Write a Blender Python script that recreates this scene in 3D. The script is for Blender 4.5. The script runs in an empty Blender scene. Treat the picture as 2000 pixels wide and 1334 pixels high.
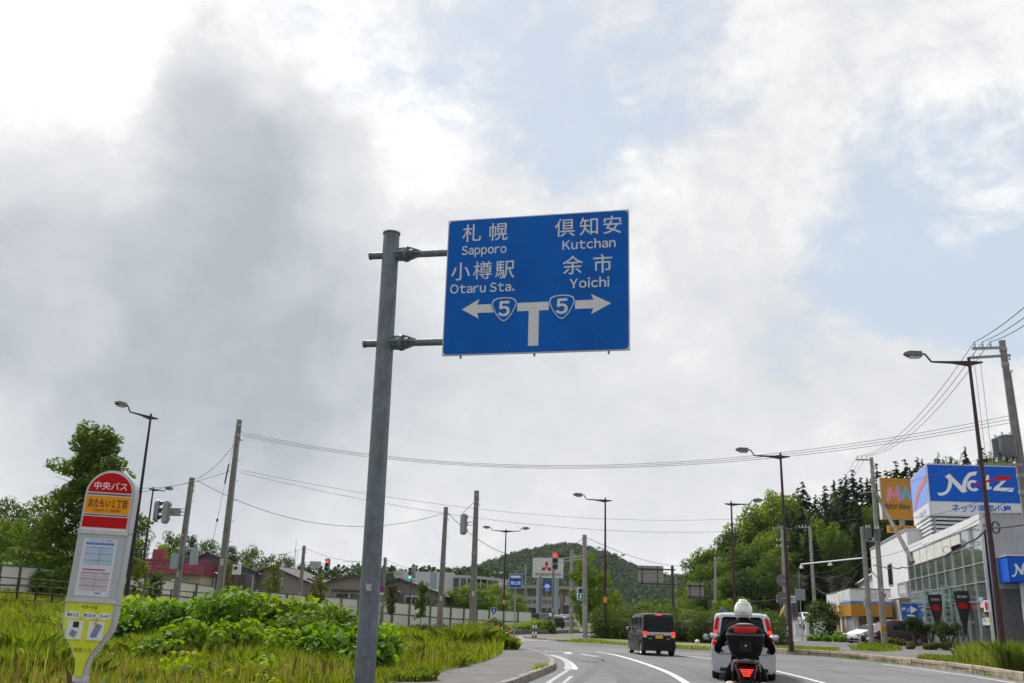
import bpy, bmesh, math, random
import numpy as np
from mathutils import Vector, Matrix, Euler
R=math.radians
scene=bpy.context.scene
COL=scene.collection
# ------------------------------------------------------------------ camera
CAM_H=1.5; PITCH=R(16.1); ROLL=R(1.7); FPX=1850.0      # focal length in pixels of a 2000 px wide frame
_fw=Vector((0,math.cos(PITCH),math.sin(PITCH)))
_u0=Vector((0,-math.sin(PITCH),math.cos(PITCH))); _r0=Vector((1,0,0))
_rt=_r0*math.cos(ROLL)+_u0*math.sin(ROLL); _up=_u0*math.cos(ROLL)-_r0*math.sin(ROLL)
cd=bpy.data.cameras.new('camera'); cam=bpy.data.objects.new('camera',cd); COL.objects.link(cam)
cd.sensor_width=36.0; cd.lens=36.0*FPX/2000.0; cd.clip_start=0.1; cd.clip_end=6000
m=Matrix((( _rt.x,_up.x,-_fw.x,0),(_rt.y,_up.y,-_fw.y,0),(_rt.z,_up.z,-_fw.z,CAM_H),(0,0,0,1)))
cam.matrix_world=m; scene.camera=cam
CAMP=Vector((0,0,CAM_H))
def ray(px,py): return _rt*((px-1000)/FPX)-_up*((py-667)/FPX)+_fw
def G(px,py,z=0.0):                    # survey: point of a level plane seen at a pixel
    d=ray(px,py); return CAMP+d*((z-CAM_H)/d.z)
def D(px,py,y):                        # survey: point at a known distance y
    d=ray(px,py); return CAMP+d*(y/d.y)
# ------------------------------------------------------------------ sun and sky
SUN_EL=R(52); SUN_AZ=R(-28)            # azimuth from +Y, negative = to the left
sd=bpy.data.lights.new('sun','SUN'); sd.energy=4.2; sd.angle=R(9); sd.color=(1.0,0.96,0.9)
so=bpy.data.objects.new('sun',sd); COL.objects.link(so)
sv=Vector((math.sin(SUN_AZ)*math.cos(SUN_EL),math.cos(SUN_AZ)*math.cos(SUN_EL),math.sin(SUN_EL)))
so.rotation_euler=(-sv).to_track_quat('-Z','Y').to_euler(); so.location=(0,0,60)
w=bpy.data.worlds.new('World'); scene.world=w; w.use_nodes=True
nt=w.node_tree; N=nt.nodes; L=nt.links; N.clear()
def nn(t,**k):
    n=N.new(t)
    for a,b in k.items(): setattr(n,a,b)
    return n
def lk(a,b): L.new(a,b)
def mth(op,a,b=None,c=None,clamp=False):
    n=nn('ShaderNodeMath',operation=op,use_clamp=clamp)
    for i,v in enumerate((a,b,c)):
        if v is None: continue
        if isinstance(v,(int,float)): n.inputs[i].default_value=v
        else: lk(v,n.inputs[i])
    return n.outputs[0]
sky=nn('ShaderNodeTexSky',sky_type='NISHITA',sun_disc=False,sun_elevation=SUN_EL,sun_rotation=SUN_AZ)
sky.air_density=1.2; sky.dust_density=1.5; sky.ozone_density=1.2
tc=nn('ShaderNodeTexCoord')
vdir=tc.outputs['Generated']
def noise(vec,scale,det=6,rough=.55,dist=0.0,col=False):
    n=nn('ShaderNodeTexNoise'); n.inputs['Scale'].default_value=scale; n.inputs['Detail'].default_value=det
    n.inputs['Roughness'].default_value=rough; n.inputs['Distortion'].default_value=dist; lk(vec,n.inputs['Vector'])
    return n.outputs['Color' if col else 'Fac']
# flatten the direction so clouds stretch along the horizon a little
mp=nn('ShaderNodeMapping'); mp.inputs['Scale'].default_value=(1,1,1.35); lk(vdir,mp.inputs['Vector'])
base=mp.outputs[0]
ncol=noise(vdir,4.0,6,.55,0,True)
nsub=nn('ShaderNodeVectorMath',operation='SUBTRACT'); lk(ncol,nsub.inputs[0]); nsub.inputs[1].default_value=(.5,.5,.5)
nsc=nn('ShaderNodeVectorMath',operation='SCALE'); lk(nsub.outputs[0],nsc.inputs[0]); nsc.inputs['Scale'].default_value=.26
nad=nn('ShaderNodeVectorMath',operation='ADD'); lk(vdir,nad.inputs[0]); lk(nsc.outputs[0],nad.inputs[1])
nno=nn('ShaderNodeVectorMath',operation='NORMALIZE'); lk(nad.outputs[0],nno.inputs[0]); wdir=nno.outputs[0]
def blob(px,py,rpx,soft=1.0,vec=None):  # a cloud mass: 1 in its middle, 0 at its rim
    d=ray(px,py).normalized(); a=math.atan(rpx/FPX)
    n=nn('ShaderNodeVectorMath',operation='DOT_PRODUCT'); lk(vec or wdir,n.inputs[0]); n.inputs[1].default_value=d
    mr=nn('ShaderNodeMapRange',interpolation_type='SMOOTHSTEP'); lk(n.outputs['Value'],mr.inputs[0])
    mr.inputs[1].default_value=math.cos(a); mr.inputs[2].default_value=math.cos(a*(1-soft)) ; mr.inputs[3].default_value=0; mr.inputs[4].default_value=1
    return mr.outputs[0]
def summ(lst):
    o=None
    for b,k in lst:
        t=mth('MULTIPLY',b,k); o=t if o is None else mth('ADD',o,t)
    return o
fb3=noise(base,24,5,.62,.5)
dark=summ([(blob(385,160,140,.9),.30),(blob(450,300,270,.65),.38),(blob(500,450,310,.65),.42),(blob(300,470,380,.85),.36),(blob(-60,450,360,.9),.50),(blob(600,620,280,.85),.34),(blob(300,740,430,.85),.46),(blob(650,780,320,.95),.28),(blob(-20,820,430,.9),.42),(blob(450,880,380,.95),.24),(blob(880,840,260,.95),.16),(blob(1330,640,300,.95),.10),(blob(1150,860,330,.95),.16),(blob(1700,760,300,.95),.16),(blob(1000,560,330,.95),.12),(blob(1450,960,300,.95),.10)])
dark=mth('MULTIPLY',dark,mth('ADD',.62,mth('MULTIPLY',noise(base,5.5,6,.6,.6),.85)),clamp=True)
light=summ([(blob(60,60,520,.9),.22),(blob(760,260,230,.9),.10),(blob(560,60,260,.9),.10),(blob(110,610,170,.95),.24),(blob(90,300,170,.95),.16),(blob(640,500,120,.95),.10),(blob(30,960,250,.95),.14)])
fb=noise(base,3.4,6,.58,.35)
fb2=noise(base,9,6,.62,.4)
gap=summ([(blob(1030,180,250,.85),.55),(blob(760,130,190,.9),.32),(blob(1190,300,190,.9),.5),(blob(1370,110,170,.9),.35),(blob(1900,420,330,.85),.75),(blob(1700,520,190,.9),.45),(blob(1980,600,200,.9),.45),(blob(1900,120,260,.95),.12),(blob(1640,620,200,.95),.2)])
cov=mth('ADD',mth('MULTIPLY',mth('SUBTRACT',fb,.5),2.2),1.02)
cov=mth('ADD',cov,mth('MULTIPLY',mth('SUBTRACT',fb2,.5),1.5))
cov=mth('ADD',cov,mth('MULTIPLY',mth('SUBTRACT',fb3,.5),1.2))
cov=mth('ADD',mth('SUBTRACT',cov,gap),mth('MULTIPLY',dark,1.2))
cm=nn('ShaderNodeMapRange',interpolation_type='SMOOTHSTEP'); lk(cov,cm.inputs[0]); cm.inputs[1].default_value=.05; cm.inputs[2].default_value=.95; cm.inputs[3].default_value=.16; cm.inputs[4].default_value=1.0; cov=cm.outputs[0]
# grey of the cloud undersides
sh=mth('ADD',.79,mth('MULTIPLY',mth('SUBTRACT',fb,.5),.62))
sh=mth('ADD',sh,mth('MULTIPLY',mth('SUBTRACT',fb2,.5),.42))
sh=mth('ADD',sh,mth('MULTIPLY',mth('SUBTRACT',fb3,.5),.22))
sh=mth('SUBTRACT',sh,mth('MULTIPLY',dark,.66))
sh=mth('ADD',sh,light,clamp=True)
ramp=nn('ShaderNodeValToRGB'); lk(sh,ramp.inputs[0])
e=ramp.color_ramp.elements; e[0].position=.05; e[0].color=(.43,.47,.515,1); e[1].position=.95; e[1].color=(.98,.98,.98,1)
q=ramp.color_ramp.elements.new(.45); q.color=(.60,.63,.67,1)
q=ramp.color_ramp.elements.new(.75); q.color=(.75,.76,.78,1)
bg1=nn('ShaderNodeBackground'); lk(sky.outputs[0],bg1.inputs['Color']); bg1.inputs['Strength'].default_value=.105
bgm=nn('ShaderNodeBackground'); bgm.inputs['Color'].default_value=(.66,.77,.90,1); bgm.inputs['Strength'].default_value=.88
m0=nn('ShaderNodeMixShader'); m0.inputs[0].default_value=.75; lk(bg1.outputs[0],m0.inputs[1]); lk(bgm.outputs[0],m0.inputs[2])
bg2=nn('ShaderNodeBackground'); lk(ramp.outputs[0],bg2.inputs['Color']); bg2.inputs['Strength'].default_value=1.0
ms=nn('ShaderNodeMixShader'); lk(cov,ms.inputs[0]); lk(m0.outputs[0],ms.inputs[1]); lk(bg2.outputs[0],ms.inputs[2])
sdot=nn('ShaderNodeVectorMath',operation='DOT_PRODUCT'); lk(vdir,sdot.inputs[0]); sdot.inputs[1].default_value=sv
fsc=nn('ShaderNodeMapRange',interpolation_type='SMOOTHSTEP'); lk(sdot.outputs['Value'],fsc.inputs[0]); fsc.inputs[1].default_value=-.9; fsc.inputs[2].default_value=.55; fsc.inputs[3].default_value=.5; fsc.inputs[4].default_value=1.0
for bgn,st_ in ((bg1,.105),(bgm,.88),(bg2,1.0)):
    lk(mth('MULTIPLY',fsc.outputs[0],st_),bgn.inputs['Strength'])
wo=nn('ShaderNodeOutputWorld'); lk(ms.outputs[0],wo.inputs['Surface'])
w.cycles.sampling_method='MANUAL'; w.cycles.sample_map_resolution=512
vs=scene.view_settings; vs.view_transform='Standard'; vs.look='None'; vs.exposure=0.12; vs.gamma=1.0; vs.use_curve_mapping=False
scene.cycles.max_bounces=6; scene.cycles.transparent_max_bounces=8; scene.cycles.use_denoising=True

# ------------------------------------------------------------------ materials
MATS={}
def mat(name,col,rough=.6,metal=0.0,var=.12,scale=6.0,bump=0.0,bscale=None,emit=None,estr=0,spec=.5,col2=None,dirt=0.0,coat=0,alpha=1,trans=0):
    if name in MATS: return MATS[name]
    m=bpy.data.materials.new(name); m.use_nodes=True; t=m.node_tree; b=t.nodes['Principled BSDF']
    b.inputs['Roughness'].default_value=rough; b.inputs['Metallic'].default_value=metal
    b.inputs['Specular IOR Level'].default_value=spec; b.inputs['Coat Weight'].default_value=coat; b.inputs['Coat Roughness'].default_value=.08
    if trans: b.inputs['Transmission Weight'].default_value=trans
    if emit: b.inputs['Emission Color'].default_value=(*emit,1); b.inputs['Emission Strength'].default_value=estr
    co=t.nodes.new('ShaderNodeTexCoord')
    n=t.nodes.new('ShaderNodeTexNoise'); n.inputs['Scale'].default_value=scale; n.inputs['Detail'].default_value=6; n.inputs['Roughness'].default_value=.65
    t.links.new(co.outputs['Object'],n.inputs['Vector'])
    r=t.nodes.new('ShaderNodeValToRGB'); t.links.new(n.outputs['Fac'],r.inputs[0])
    c2=col2 or tuple(max(0,c*(1-var*1.6)) for c in col); c1=tuple(min(1,c*(1+var*.6)) for c in col)
    r.color_ramp.elements[0].position=.3; r.color_ramp.elements[0].color=(*c2,1)
    r.color_ramp.elements[1].position=.68; r.color_ramp.elements[1].color=(*c1,1)
    out=r.outputs[0]
    if dirt>0:   # streaky grime and stains
        mpn=t.nodes.new('ShaderNodeMapping'); mpn.inputs['Scale'].default_value=(5,5,.5); t.links.new(co.outputs['Object'],mpn.inputs['Vector'])
        n2=t.nodes.new('ShaderNodeTexNoise'); n2.inputs['Scale'].default_value=1.6; n2.inputs['Detail'].default_value=7; t.links.new(mpn.outputs[0],n2.inputs['Vector'])
        r2=t.nodes.new('ShaderNodeMapRange'); r2.inputs[1].default_value=.5; r2.inputs[2].default_value=.78; r2.inputs[3].default_value=0; r2.inputs[4].default_value=dirt; t.links.new(n2.outputs['Fac'],r2.inputs[0])
        mx=t.nodes.new('ShaderNodeMix'); mx.data_type='RGBA'; t.links.new(r2.outputs[0],mx.inputs[0]); t.links.new(out,mx.inputs[6]); mx.inputs[7].default_value=(.06,.055,.045,1); out=mx.outputs[2]
    t.links.new(out,b.inputs['Base Color'])
    if bump>0:
        n3=t.nodes.new('ShaderNodeTexNoise'); n3.inputs['Scale'].default_value=bscale or scale*6; n3.inputs['Detail'].default_value=5; t.links.new(co.outputs['Object'],n3.inputs['Vector'])
        bp=t.nodes.new('ShaderNodeBump'); bp.inputs['Strength'].default_value=bump; bp.inputs['Distance'].default_value=.02; t.links.new(n3.outputs['Fac'],bp.inputs['Height']); t.links.new(bp.outputs[0],b.inputs['Normal'])
    MATS[name]=m; return m
def leafmat(name,c1,c2,trans=.4,rough=.5,rnd=.42,nsc=.55):
    if name in MATS: return MATS[name]
    m=bpy.data.materials.new(name); m.use_nodes=True; t=m.node_tree; b=t.nodes['Principled BSDF']; o=t.nodes['Material Output']
    g=t.nodes.new('ShaderNodeNewGeometry'); oi=t.nodes.new('ShaderNodeObjectInfo')
    co=t.nodes.new('ShaderNodeTexCoord'); n=t.nodes.new('ShaderNodeTexNoise'); n.inputs['Scale'].default_value=nsc; n.inputs['Detail'].default_value=3
    t.links.new(co.outputs['Object'],n.inputs['Vector'])
    a=t.nodes.new('ShaderNodeMath'); a.operation='MULTIPLY_ADD'; t.links.new(g.outputs['Random Per Island'],a.inputs[0]); a.inputs[1].default_value=rnd
    t.links.new(n.outputs['Fac'],a.inputs[2])
    a2=t.nodes.new('ShaderNodeMath'); a2.operation='MULTIPLY_ADD'; t.links.new(oi.outputs['Random'],a2.inputs[0]); a2.inputs[1].default_value=.3; t.links.new(a.outputs[0],a2.inputs[2])
    mr=t.nodes.new('ShaderNodeMapRange'); t.links.new(a2.outputs[0],mr.inputs[0]); mr.inputs[1].default_value=.35; mr.inputs[2].default_value=1.25
    r=t.nodes.new('ShaderNodeValToRGB'); t.links.new(mr.outputs[0],r.inputs[0]); r.color_ramp.elements[0].color=(*c1,1); r.color_ramp.elements[1].color=(*c2,1)
    t.links.new(r.outputs[0],b.inputs['Base Color']); b.inputs['Roughness'].default_value=max(.6,rough); b.inputs['Specular IOR Level'].default_value=.22
    tr=t.nodes.new('ShaderNodeBsdfTranslucent')
    hs=t.nodes.new('ShaderNodeHueSaturation'); hs.inputs['Hue'].default_value=.485; hs.inputs['Saturation'].default_value=1.1; hs.inputs['Value'].default_value=1.5; t.links.new(r.outputs[0],hs.inputs['Color']); t.links.new(hs.outputs[0],tr.inputs['Color'])
    mx=t.nodes.new('ShaderNodeMixShader'); mx.inputs[0].default_value=trans; t.links.new(b.outputs[0],mx.inputs[1]); t.links.new(tr.outputs[0],mx.inputs[2]); t.links.new(mx.outputs[0],o.inputs['Surface'])
    MATS[name]=m; return m

# ------------------------------------------------------------------ mesh helpers
class MB:
    def __init__(s): s.v=[]; s.f=[]; s.mi=[]; s.cur=0
    def add(s,vs,fs):
        o=len(s.v); s.v.extend([tuple(v) for v in vs]); s.f.extend([tuple(i+o for i in f) for f in fs]); s.mi.extend([s.cur]*len(fs)); return s
    def box(s,c,sz,rz=0,rx=0,ry=0):
        x,y,z=[k/2 for k in sz]; E=Euler((rx,ry,rz)).to_matrix(); c=Vector(c)
        vs=[c+E@Vector((a*x,b*y,d*z)) for a in(-1,1) for b in(-1,1) for d in(-1,1)]
        return s.add(vs,[(0,1,3,2),(4,6,7,5),(0,4,5,1),(2,3,7,6),(0,2,6,4),(1,5,7,3)])
    def cyl(s,p0,p1,r0,r1=None,n=12,caps=True):
        r1=r0 if r1 is None else r1; p0=Vector(p0); p1=Vector(p1); d=(p1-p0).normalized()
        a=d.orthogonal().normalized(); b=d.cross(a); vs=[]
        for p,r in((p0,r0),(p1,r1)):
            for i in range(n):
                t=2*math.pi*i/n; vs.append(p+a*(r*math.cos(t))+b*(r*math.sin(t)))
        fs=[(i,(i+1)%n,n+(i+1)%n,n+i) for i in range(n)]
        if caps: fs+=[tuple(range(n-1,-1,-1)),tuple(range(n,2*n))]
        return s.add(vs,fs)
    def tube(s,path,r,n=6):
        path=[Vector(p) for p in path]; rs=r if isinstance(r,(list,tuple)) else [r]*len(path)
        vs=[]; ref=None
        for i,p in enumerate(path):
            d=(path[min(i+1,len(path)-1)]-path[max(i-1,0)]).normalized()
            if ref is None: ref=d.orthogonal().normalized()
            a=(ref-d*ref.dot(d)); a=a.normalized() if a.length>1e-6 else d.orthogonal().normalized(); ref=a; b=d.cross(a)
            for k in range(n):
                t=2*math.pi*k/n; vs.append(p+(a*math.cos(t)+b*math.sin(t))*rs[i])
        fs=[(i*n+k,i*n+(k+1)%n,(i+1)*n+(k+1)%n,(i+1)*n+k) for i in range(len(path)-1) for k in range(n)]
        fs+=[tuple(range(n-1,-1,-1)),tuple(range((len(path)-1)*n,len(path)*n))]
        return s.add(vs,fs)
    def prism(s,poly,y0,y1,tr=None):      # polygon in X,Z (front view), extruded along Y from y0 (front) to y1
        n=len(poly); f=tr or (lambda v:v)
        ar=sum(poly[i][0]*poly[(i+1)%n][1]-poly[(i+1)%n][0]*poly[i][1] for i in range(n))
        if ar<0: poly=poly[::-1]
        vs=[f(Vector((x,y0,z))) for x,z in poly]+[f(Vector((x,y1,z))) for x,z in poly]
        fs=[tuple(range(n)),tuple(range(2*n-1,n-1,-1))]+[(i,n+i,n+(i+1)%n,(i+1)%n) for i in range(n)]
        return s.add(vs,fs)
    def slab(s,poly,z0,z1):               # polygon in X,Y extruded in Z
        n=len(poly); ar=sum(poly[i][0]*poly[(i+1)%n][1]-poly[(i+1)%n][0]*poly[i][1] for i in range(n))
        if ar<0: poly=poly[::-1]
        vs=[(p[0],p[1],z0) for p in poly]+[(p[0],p[1],z1) for p in poly]
        return s.add(vs,[tuple(range(n-1,-1,-1)),tuple(range(n,2*n))]+[(i,(i+1)%n,n+(i+1)%n,n+i) for i in range(n)])
    def ell(s,c,r,seg=16,rings=10,rot=None):
        c=Vector(c); vs=[]; E=rot or Matrix.Identity(3)
        for i in range(rings+1):
            ph=math.pi*i/rings
            for k in range(seg):
                t=2*math.pi*k/seg; vs.append(c+E@Vector((r[0]*math.sin(ph)*math.cos(t),r[1]*math.sin(ph)*math.sin(t),r[2]*math.cos(ph))))
        fs=[(i*seg+k,(i+1)*seg+k,(i+1)*seg+(k+1)%seg,i*seg+(k+1)%seg) for i in range(rings) for k in range(seg)]
        return s.add(vs,fs)
    def lathe(s,prof,c=(0,0,0),axis='Z',n=16):
        c=Vector(c); vs=[]
        for r,h in prof:
            for k in range(n):
                t=2*math.pi*k/n; a,b=r*math.cos(t),r*math.sin(t)
                vs.append(c+(Vector((a,b,h)) if axis=='Z' else Vector((a,h,b)) if axis=='Y' else Vector((h,a,b))))
        fs=[(i*n+k,i*n+(k+1)%n,(i+1)*n+(k+1)%n,(i+1)*n+k) for i in range(len(prof)-1) for k in range(n)]
        return s.add(vs,fs)
    def mesh(s,name='mesh'):
        me=bpy.data.meshes.new(name); me.from_pydata(s.v,[],s.f)
        if any(s.mi): me.polygons.foreach_set('material_index',s.mi)
        me.update(); return me
def link(o,parent=None):
    COL.objects.link(o)
    if parent is not None: o.parent=parent
    return o
def fixn(me):
    b=bmesh.new(); b.from_mesh(me); bmesh.ops.recalc_face_normals(b,faces=b.faces); b.to_mesh(me); b.free()
def smooth(me,ang=35):
    me.polygons.foreach_set('use_smooth',[True]*len(me.polygons))
    try: me.set_sharp_from_angle(angle=R(ang))
    except Exception: pass
def part(name,mb,material,parent=None,sm=None,bevel=0,fix=True,loc=None):
    me=mb if isinstance(mb,bpy.types.Mesh) else mb.mesh(name)
    if fix and not isinstance(mb,bpy.types.Mesh): fixn(me)
    if bevel:
        b=bmesh.new(); b.from_mesh(me); bmesh.ops.remove_doubles(b,verts=b.verts,dist=1e-5)
        es=[e for e in b.edges if len(e.link_faces)==2 and e.calc_face_angle(0)>R(30)]
        bmesh.ops.bevel(b,geom=es,offset=bevel,segments=2,affect='EDGES',clamp_overlap=True); b.to_mesh(me); b.free()
        if sm is None: sm=40
    if sm: smooth(me,sm)
    for mm in (material if isinstance(material,(list,tuple)) else [material]): me.materials.append(mm)
    o=bpy.data.objects.new(name,me); link(o,parent)
    if loc is not None: o.location=loc
    return o
LABELS={}
def tag(o,label,cat,group=None,kind=None):
    o['label']=label; o['category']=cat
    if group: o['group']=group
    if kind: o['kind']=kind
    LABELS.setdefault(label,[]).append((o.name,group)); return o
def thing(name,label,cat,loc=(0,0,0),rz=0,group=None):
    o=bpy.data.objects.new(name,None); link(o); o.empty_display_size=.3; o.location=loc; o.rotation_euler=(0,0,rz); return tag(o,label,cat,group)
def struct(name,mb,material,parent=None,**k):
    o=part(name,mb,material,parent,**k)
    if parent is None: o['kind']='structure'
    return o
def dup(root,loc,rz=0,sc=1.0,label=None,group=None):
    r=root.copy(); link(r); r.location=loc; r.rotation_euler=(0,0,rz); r.scale=(sc,sc,sc) if not isinstance(sc,(tuple,list)) else sc
    if label: r['label']=label; LABELS.setdefault(label,[]).append((r.name,group))
    if group: r['group']=group
    for ch in list(root.children):
        c=ch.copy(); link(c,r)
        for g in ch.children: d=g.copy(); link(d,c)
    return r
_tc={}
def text(body,parent,material,x,z,size,y=-.004,bold=0.0,align='CENTER',w=None,name='lettering',depth=.003,shear=0,mtx=None,spacing=1.0):
    key=(body,bold,shear,align,spacing)
    if key not in _tc:
        c=bpy.data.curves.new('t','FONT'); c.body=body; c.align_x=align; c.size=1; c.offset=bold; c.shear=shear; c.resolution_u=3; c.space_character=spacing
        o=bpy.data.objects.new('t',c); COL.objects.link(o); dg=bpy.context.evaluated_depsgraph_get(); dg.update()
        me=bpy.data.meshes.new_from_object(o.evaluated_get(dg)); COL.objects.unlink(o); bpy.data.objects.remove(o)
        _tc[key]=[tuple(v.co) for v in me.vertices],[tuple(p.vertices) for p in me.polygons]
    vs,fs=_tc[key]; xs=[v[0] for v in vs]; sx=size
    if w: sx=w/max(1e-6,(max(xs)-min(xs)))
    cx=(max(xs)+min(xs))/2 if align=='CENTER' else 0
    pts=[Vector(((v[0]-cx)*sx+x,y,v[1]*size+z)) for v in vs]
    if mtx: pts=[mtx@p for p in pts]
    me=bpy.data.meshes.new(name); me.from_pydata(pts,[],fs); me.update(); me.materials.append(material)
    o=bpy.data.objects.new(name,me); link(o,parent); return o
_hc={}
def _wide(ch):
    return chr(ord(ch)+0xFEE0) if 0x21<=ord(ch)<=0x7e else ch
def htext(body,parent,material,x,z,size,y=-.004,bold=0.0,w=None,name='lettering',shear=0,mtx=None,gap=.075):
    # grotesque lettering laid out letter by letter; one mesh per letter
    adv=0; items=[]
    for ch in body:
        if ch==' ': adv+=.26; continue
        key=(ch,bold)
        if key not in _hc:
            c=bpy.data.curves.new('t','FONT'); c.body=_wide(ch); c.size=1; c.offset=bold; c.resolution_u=3
            o=bpy.data.objects.new('t',c); COL.objects.link(o); dg=bpy.context.evaluated_depsgraph_get(); dg.update()
            me=bpy.data.meshes.new_from_object(o.evaluated_get(dg)); COL.objects.unlink(o); bpy.data.objects.remove(o)
            _hc[key]=[tuple(v.co) for v in me.vertices],[tuple(p.vertices) for p in me.polygons]
        vs,fs=_hc[key]; x0=min(v[0] for v in vs); x1=max(v[0] for v in vs); items.append((vs,fs,x0,adv)); adv+=(x1-x0)+gap
    tot=adv-gap; sx=w/tot if w else size
    for vs,fs,x0,a in items:
        pts=[Vector(((v[0]-x0+a-tot/2+v[1]*shear)*sx+x,y,v[1]*size+z)) for v in vs]
        if mtx: pts=[mtx@p for p in pts]
        me=bpy.data.meshes.new(name); me.from_pydata(pts,[],fs); me.update(); me.materials.append(material); link(bpy.data.objects.new(name,me),parent)
def npmesh(name,V,F,material,mi=None):
    me=bpy.data.meshes.new(name); k=F.shape[1]; me.vertices.add(len(V)); me.vertices.foreach_set('co',np.ascontiguousarray(V,dtype=np.float32).ravel())
    me.loops.add(F.size); me.loops.foreach_set('vertex_index',np.ascontiguousarray(F,dtype=np.int32).ravel())
    me.polygons.add(len(F)); me.polygons.foreach_set('loop_start',np.arange(0,F.size,k,dtype=np.int32))
    me.update(calc_edges=True); me.validate()
    for mm in (material if isinstance(material,(list,tuple)) else [material]): me.materials.append(mm)
    return me
def smst(a,b,x): 
    t=min(1,max(0,(x-a)/(b-a))); return t*t*(3-2*t)
def hgt(x,y):     # lie of the land
    l=1.7*min(1.35,max(0,(-x-4)/24))*smst(24,52,y)
    xs_=x-.35*max(0,y-150)
    r=13*smst(26,85,xs_)*smst(100,150,y)+1.6*smst(24,34,xs_)*smst(84,125,y)
    return l+r
# ================================================================== GROUND, ROADS, PAVEMENTS
rng=np.random.default_rng(7); random.seed(7)
asphalt=mat('asphalt',(.138,.138,.142),.88,var=.16,scale=.35,bump=.35,bscale=90,col2=(.112,.112,.117))
def dressed(m,crack=.35,speck=.25,sc=.9):
    t=m.node_tree; b=t.nodes['Principled BSDF']; src=b.inputs['Base Color'].links[0].from_socket; co=[n for n in t.nodes if n.type=='TEX_COORD'][0]
    def nz(scale,det=4):
        n=t.nodes.new('ShaderNodeTexNoise'); n.inputs['Scale'].default_value=scale; n.inputs['Detail'].default_value=det; t.links.new(co.outputs['Object'],n.inputs['Vector']); return n
    v=t.nodes.new('ShaderNodeTexVoronoi'); v.feature='DISTANCE_TO_EDGE'; v.inputs['Scale'].default_value=.22*sc; 
    w_=nz(1.7,6); mxv=t.nodes.new('ShaderNodeVectorMath'); mxv.operation='MULTIPLY_ADD'; t.links.new(w_.outputs['Color'],mxv.inputs[0]); mxv.inputs[1].default_value=(1.6,1.6,0); t.links.new(co.outputs['Object'],mxv.inputs[2]); t.links.new(mxv.outputs[0],v.inputs['Vector'])
    r=t.nodes.new('ShaderNodeMapRange'); t.links.new(v.outputs['Distance'],r.inputs[0]); r.inputs[1].default_value=0; r.inputs[2].default_value=.012; r.inputs[3].default_value=crack; r.inputs[4].default_value=0
    mask=nz(.25,2); mm=t.nodes.new('ShaderNodeMapRange'); t.links.new(mask.outputs['Fac'],mm.inputs[0]); mm.inputs[1].default_value=.42; mm.inputs[2].default_value=.6
    cm_=t.nodes.new('ShaderNodeMath'); cm_.operation='MULTIPLY'; t.links.new(r.outputs[0],cm_.inputs[0]); t.links.new(mm.outputs[0],cm_.inputs[1])
    m1=t.nodes.new('ShaderNodeMix'); m1.data_type='RGBA'; t.links.new(cm_.outputs[0],m1.inputs[0]); t.links.new(src,m1.inputs[6]); m1.inputs[7].default_value=(.035,.034,.033,1)
    sp=nz(55,3); sr_=t.nodes.new('ShaderNodeMapRange'); t.links.new(sp.outputs['Fac'],sr_.inputs[0]); sr_.inputs[1].default_value=.3; sr_.inputs[2].default_value=.7; sr_.inputs[3].default_value=1-speck; sr_.inputs[4].default_value=1+speck
    big=nz(.12,5); br=t.nodes.new('ShaderNodeMapRange'); t.links.new(big.outputs['Fac'],br.inputs[0]); br.inputs[1].default_value=.3; br.inputs[2].default_value=.7; br.inputs[3].default_value=.78; br.inputs[4].default_value=1.2
    mu=t.nodes.new('ShaderNodeMath'); mu.operation='MULTIPLY'; t.links.new(sr_.outputs[0],mu.inputs[0]); t.links.new(br.outputs[0],mu.inputs[1])
    sc_=t.nodes.new('ShaderNodeVectorMath'); sc_.operation='SCALE'; t.links.new(m1.outputs[2],sc_.inputs[0]); t.links.new(mu.outputs[0],sc_.inputs['Scale']); t.links.new(sc_.outputs[0],b.inputs['Base Color'])
dressed(asphalt)
pave=mat('pavement_asphalt',(.135,.125,.125),.92,var=.2,scale=1.3,bump=.4,bscale=70)
dressed(pave,.5,.25,2.0)
conc=mat('kerb_concrete',(.30,.27,.235),.9,var=.3,scale=2.2,bump=.5,bscale=40,dirt=.6)
kerbR_m=mat('kerb_concrete_brown',(.40,.32,.25),.9,var=.3,scale=2.2,bump=.5,bscale=40,dirt=.35)
white_paint=mat('road_paint',(.70,.70,.68),.8,var=.22,scale=7,col2=(.36,.36,.355))
worn_paint=mat('worn_road_paint',(.42,.42,.41),.85,var=.5,scale=9,col2=(.18,.18,.18))
earth=mat('earth_grass',(.075,.095,.02),.95,var=.4,scale=.8,bump=.6,bscale=8,col2=(.07,.06,.02))
dirtm=mat('bare_soil',(.17,.125,.075),.95,var=.4,scale=2.5,bump=.6,bscale=20)
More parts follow.
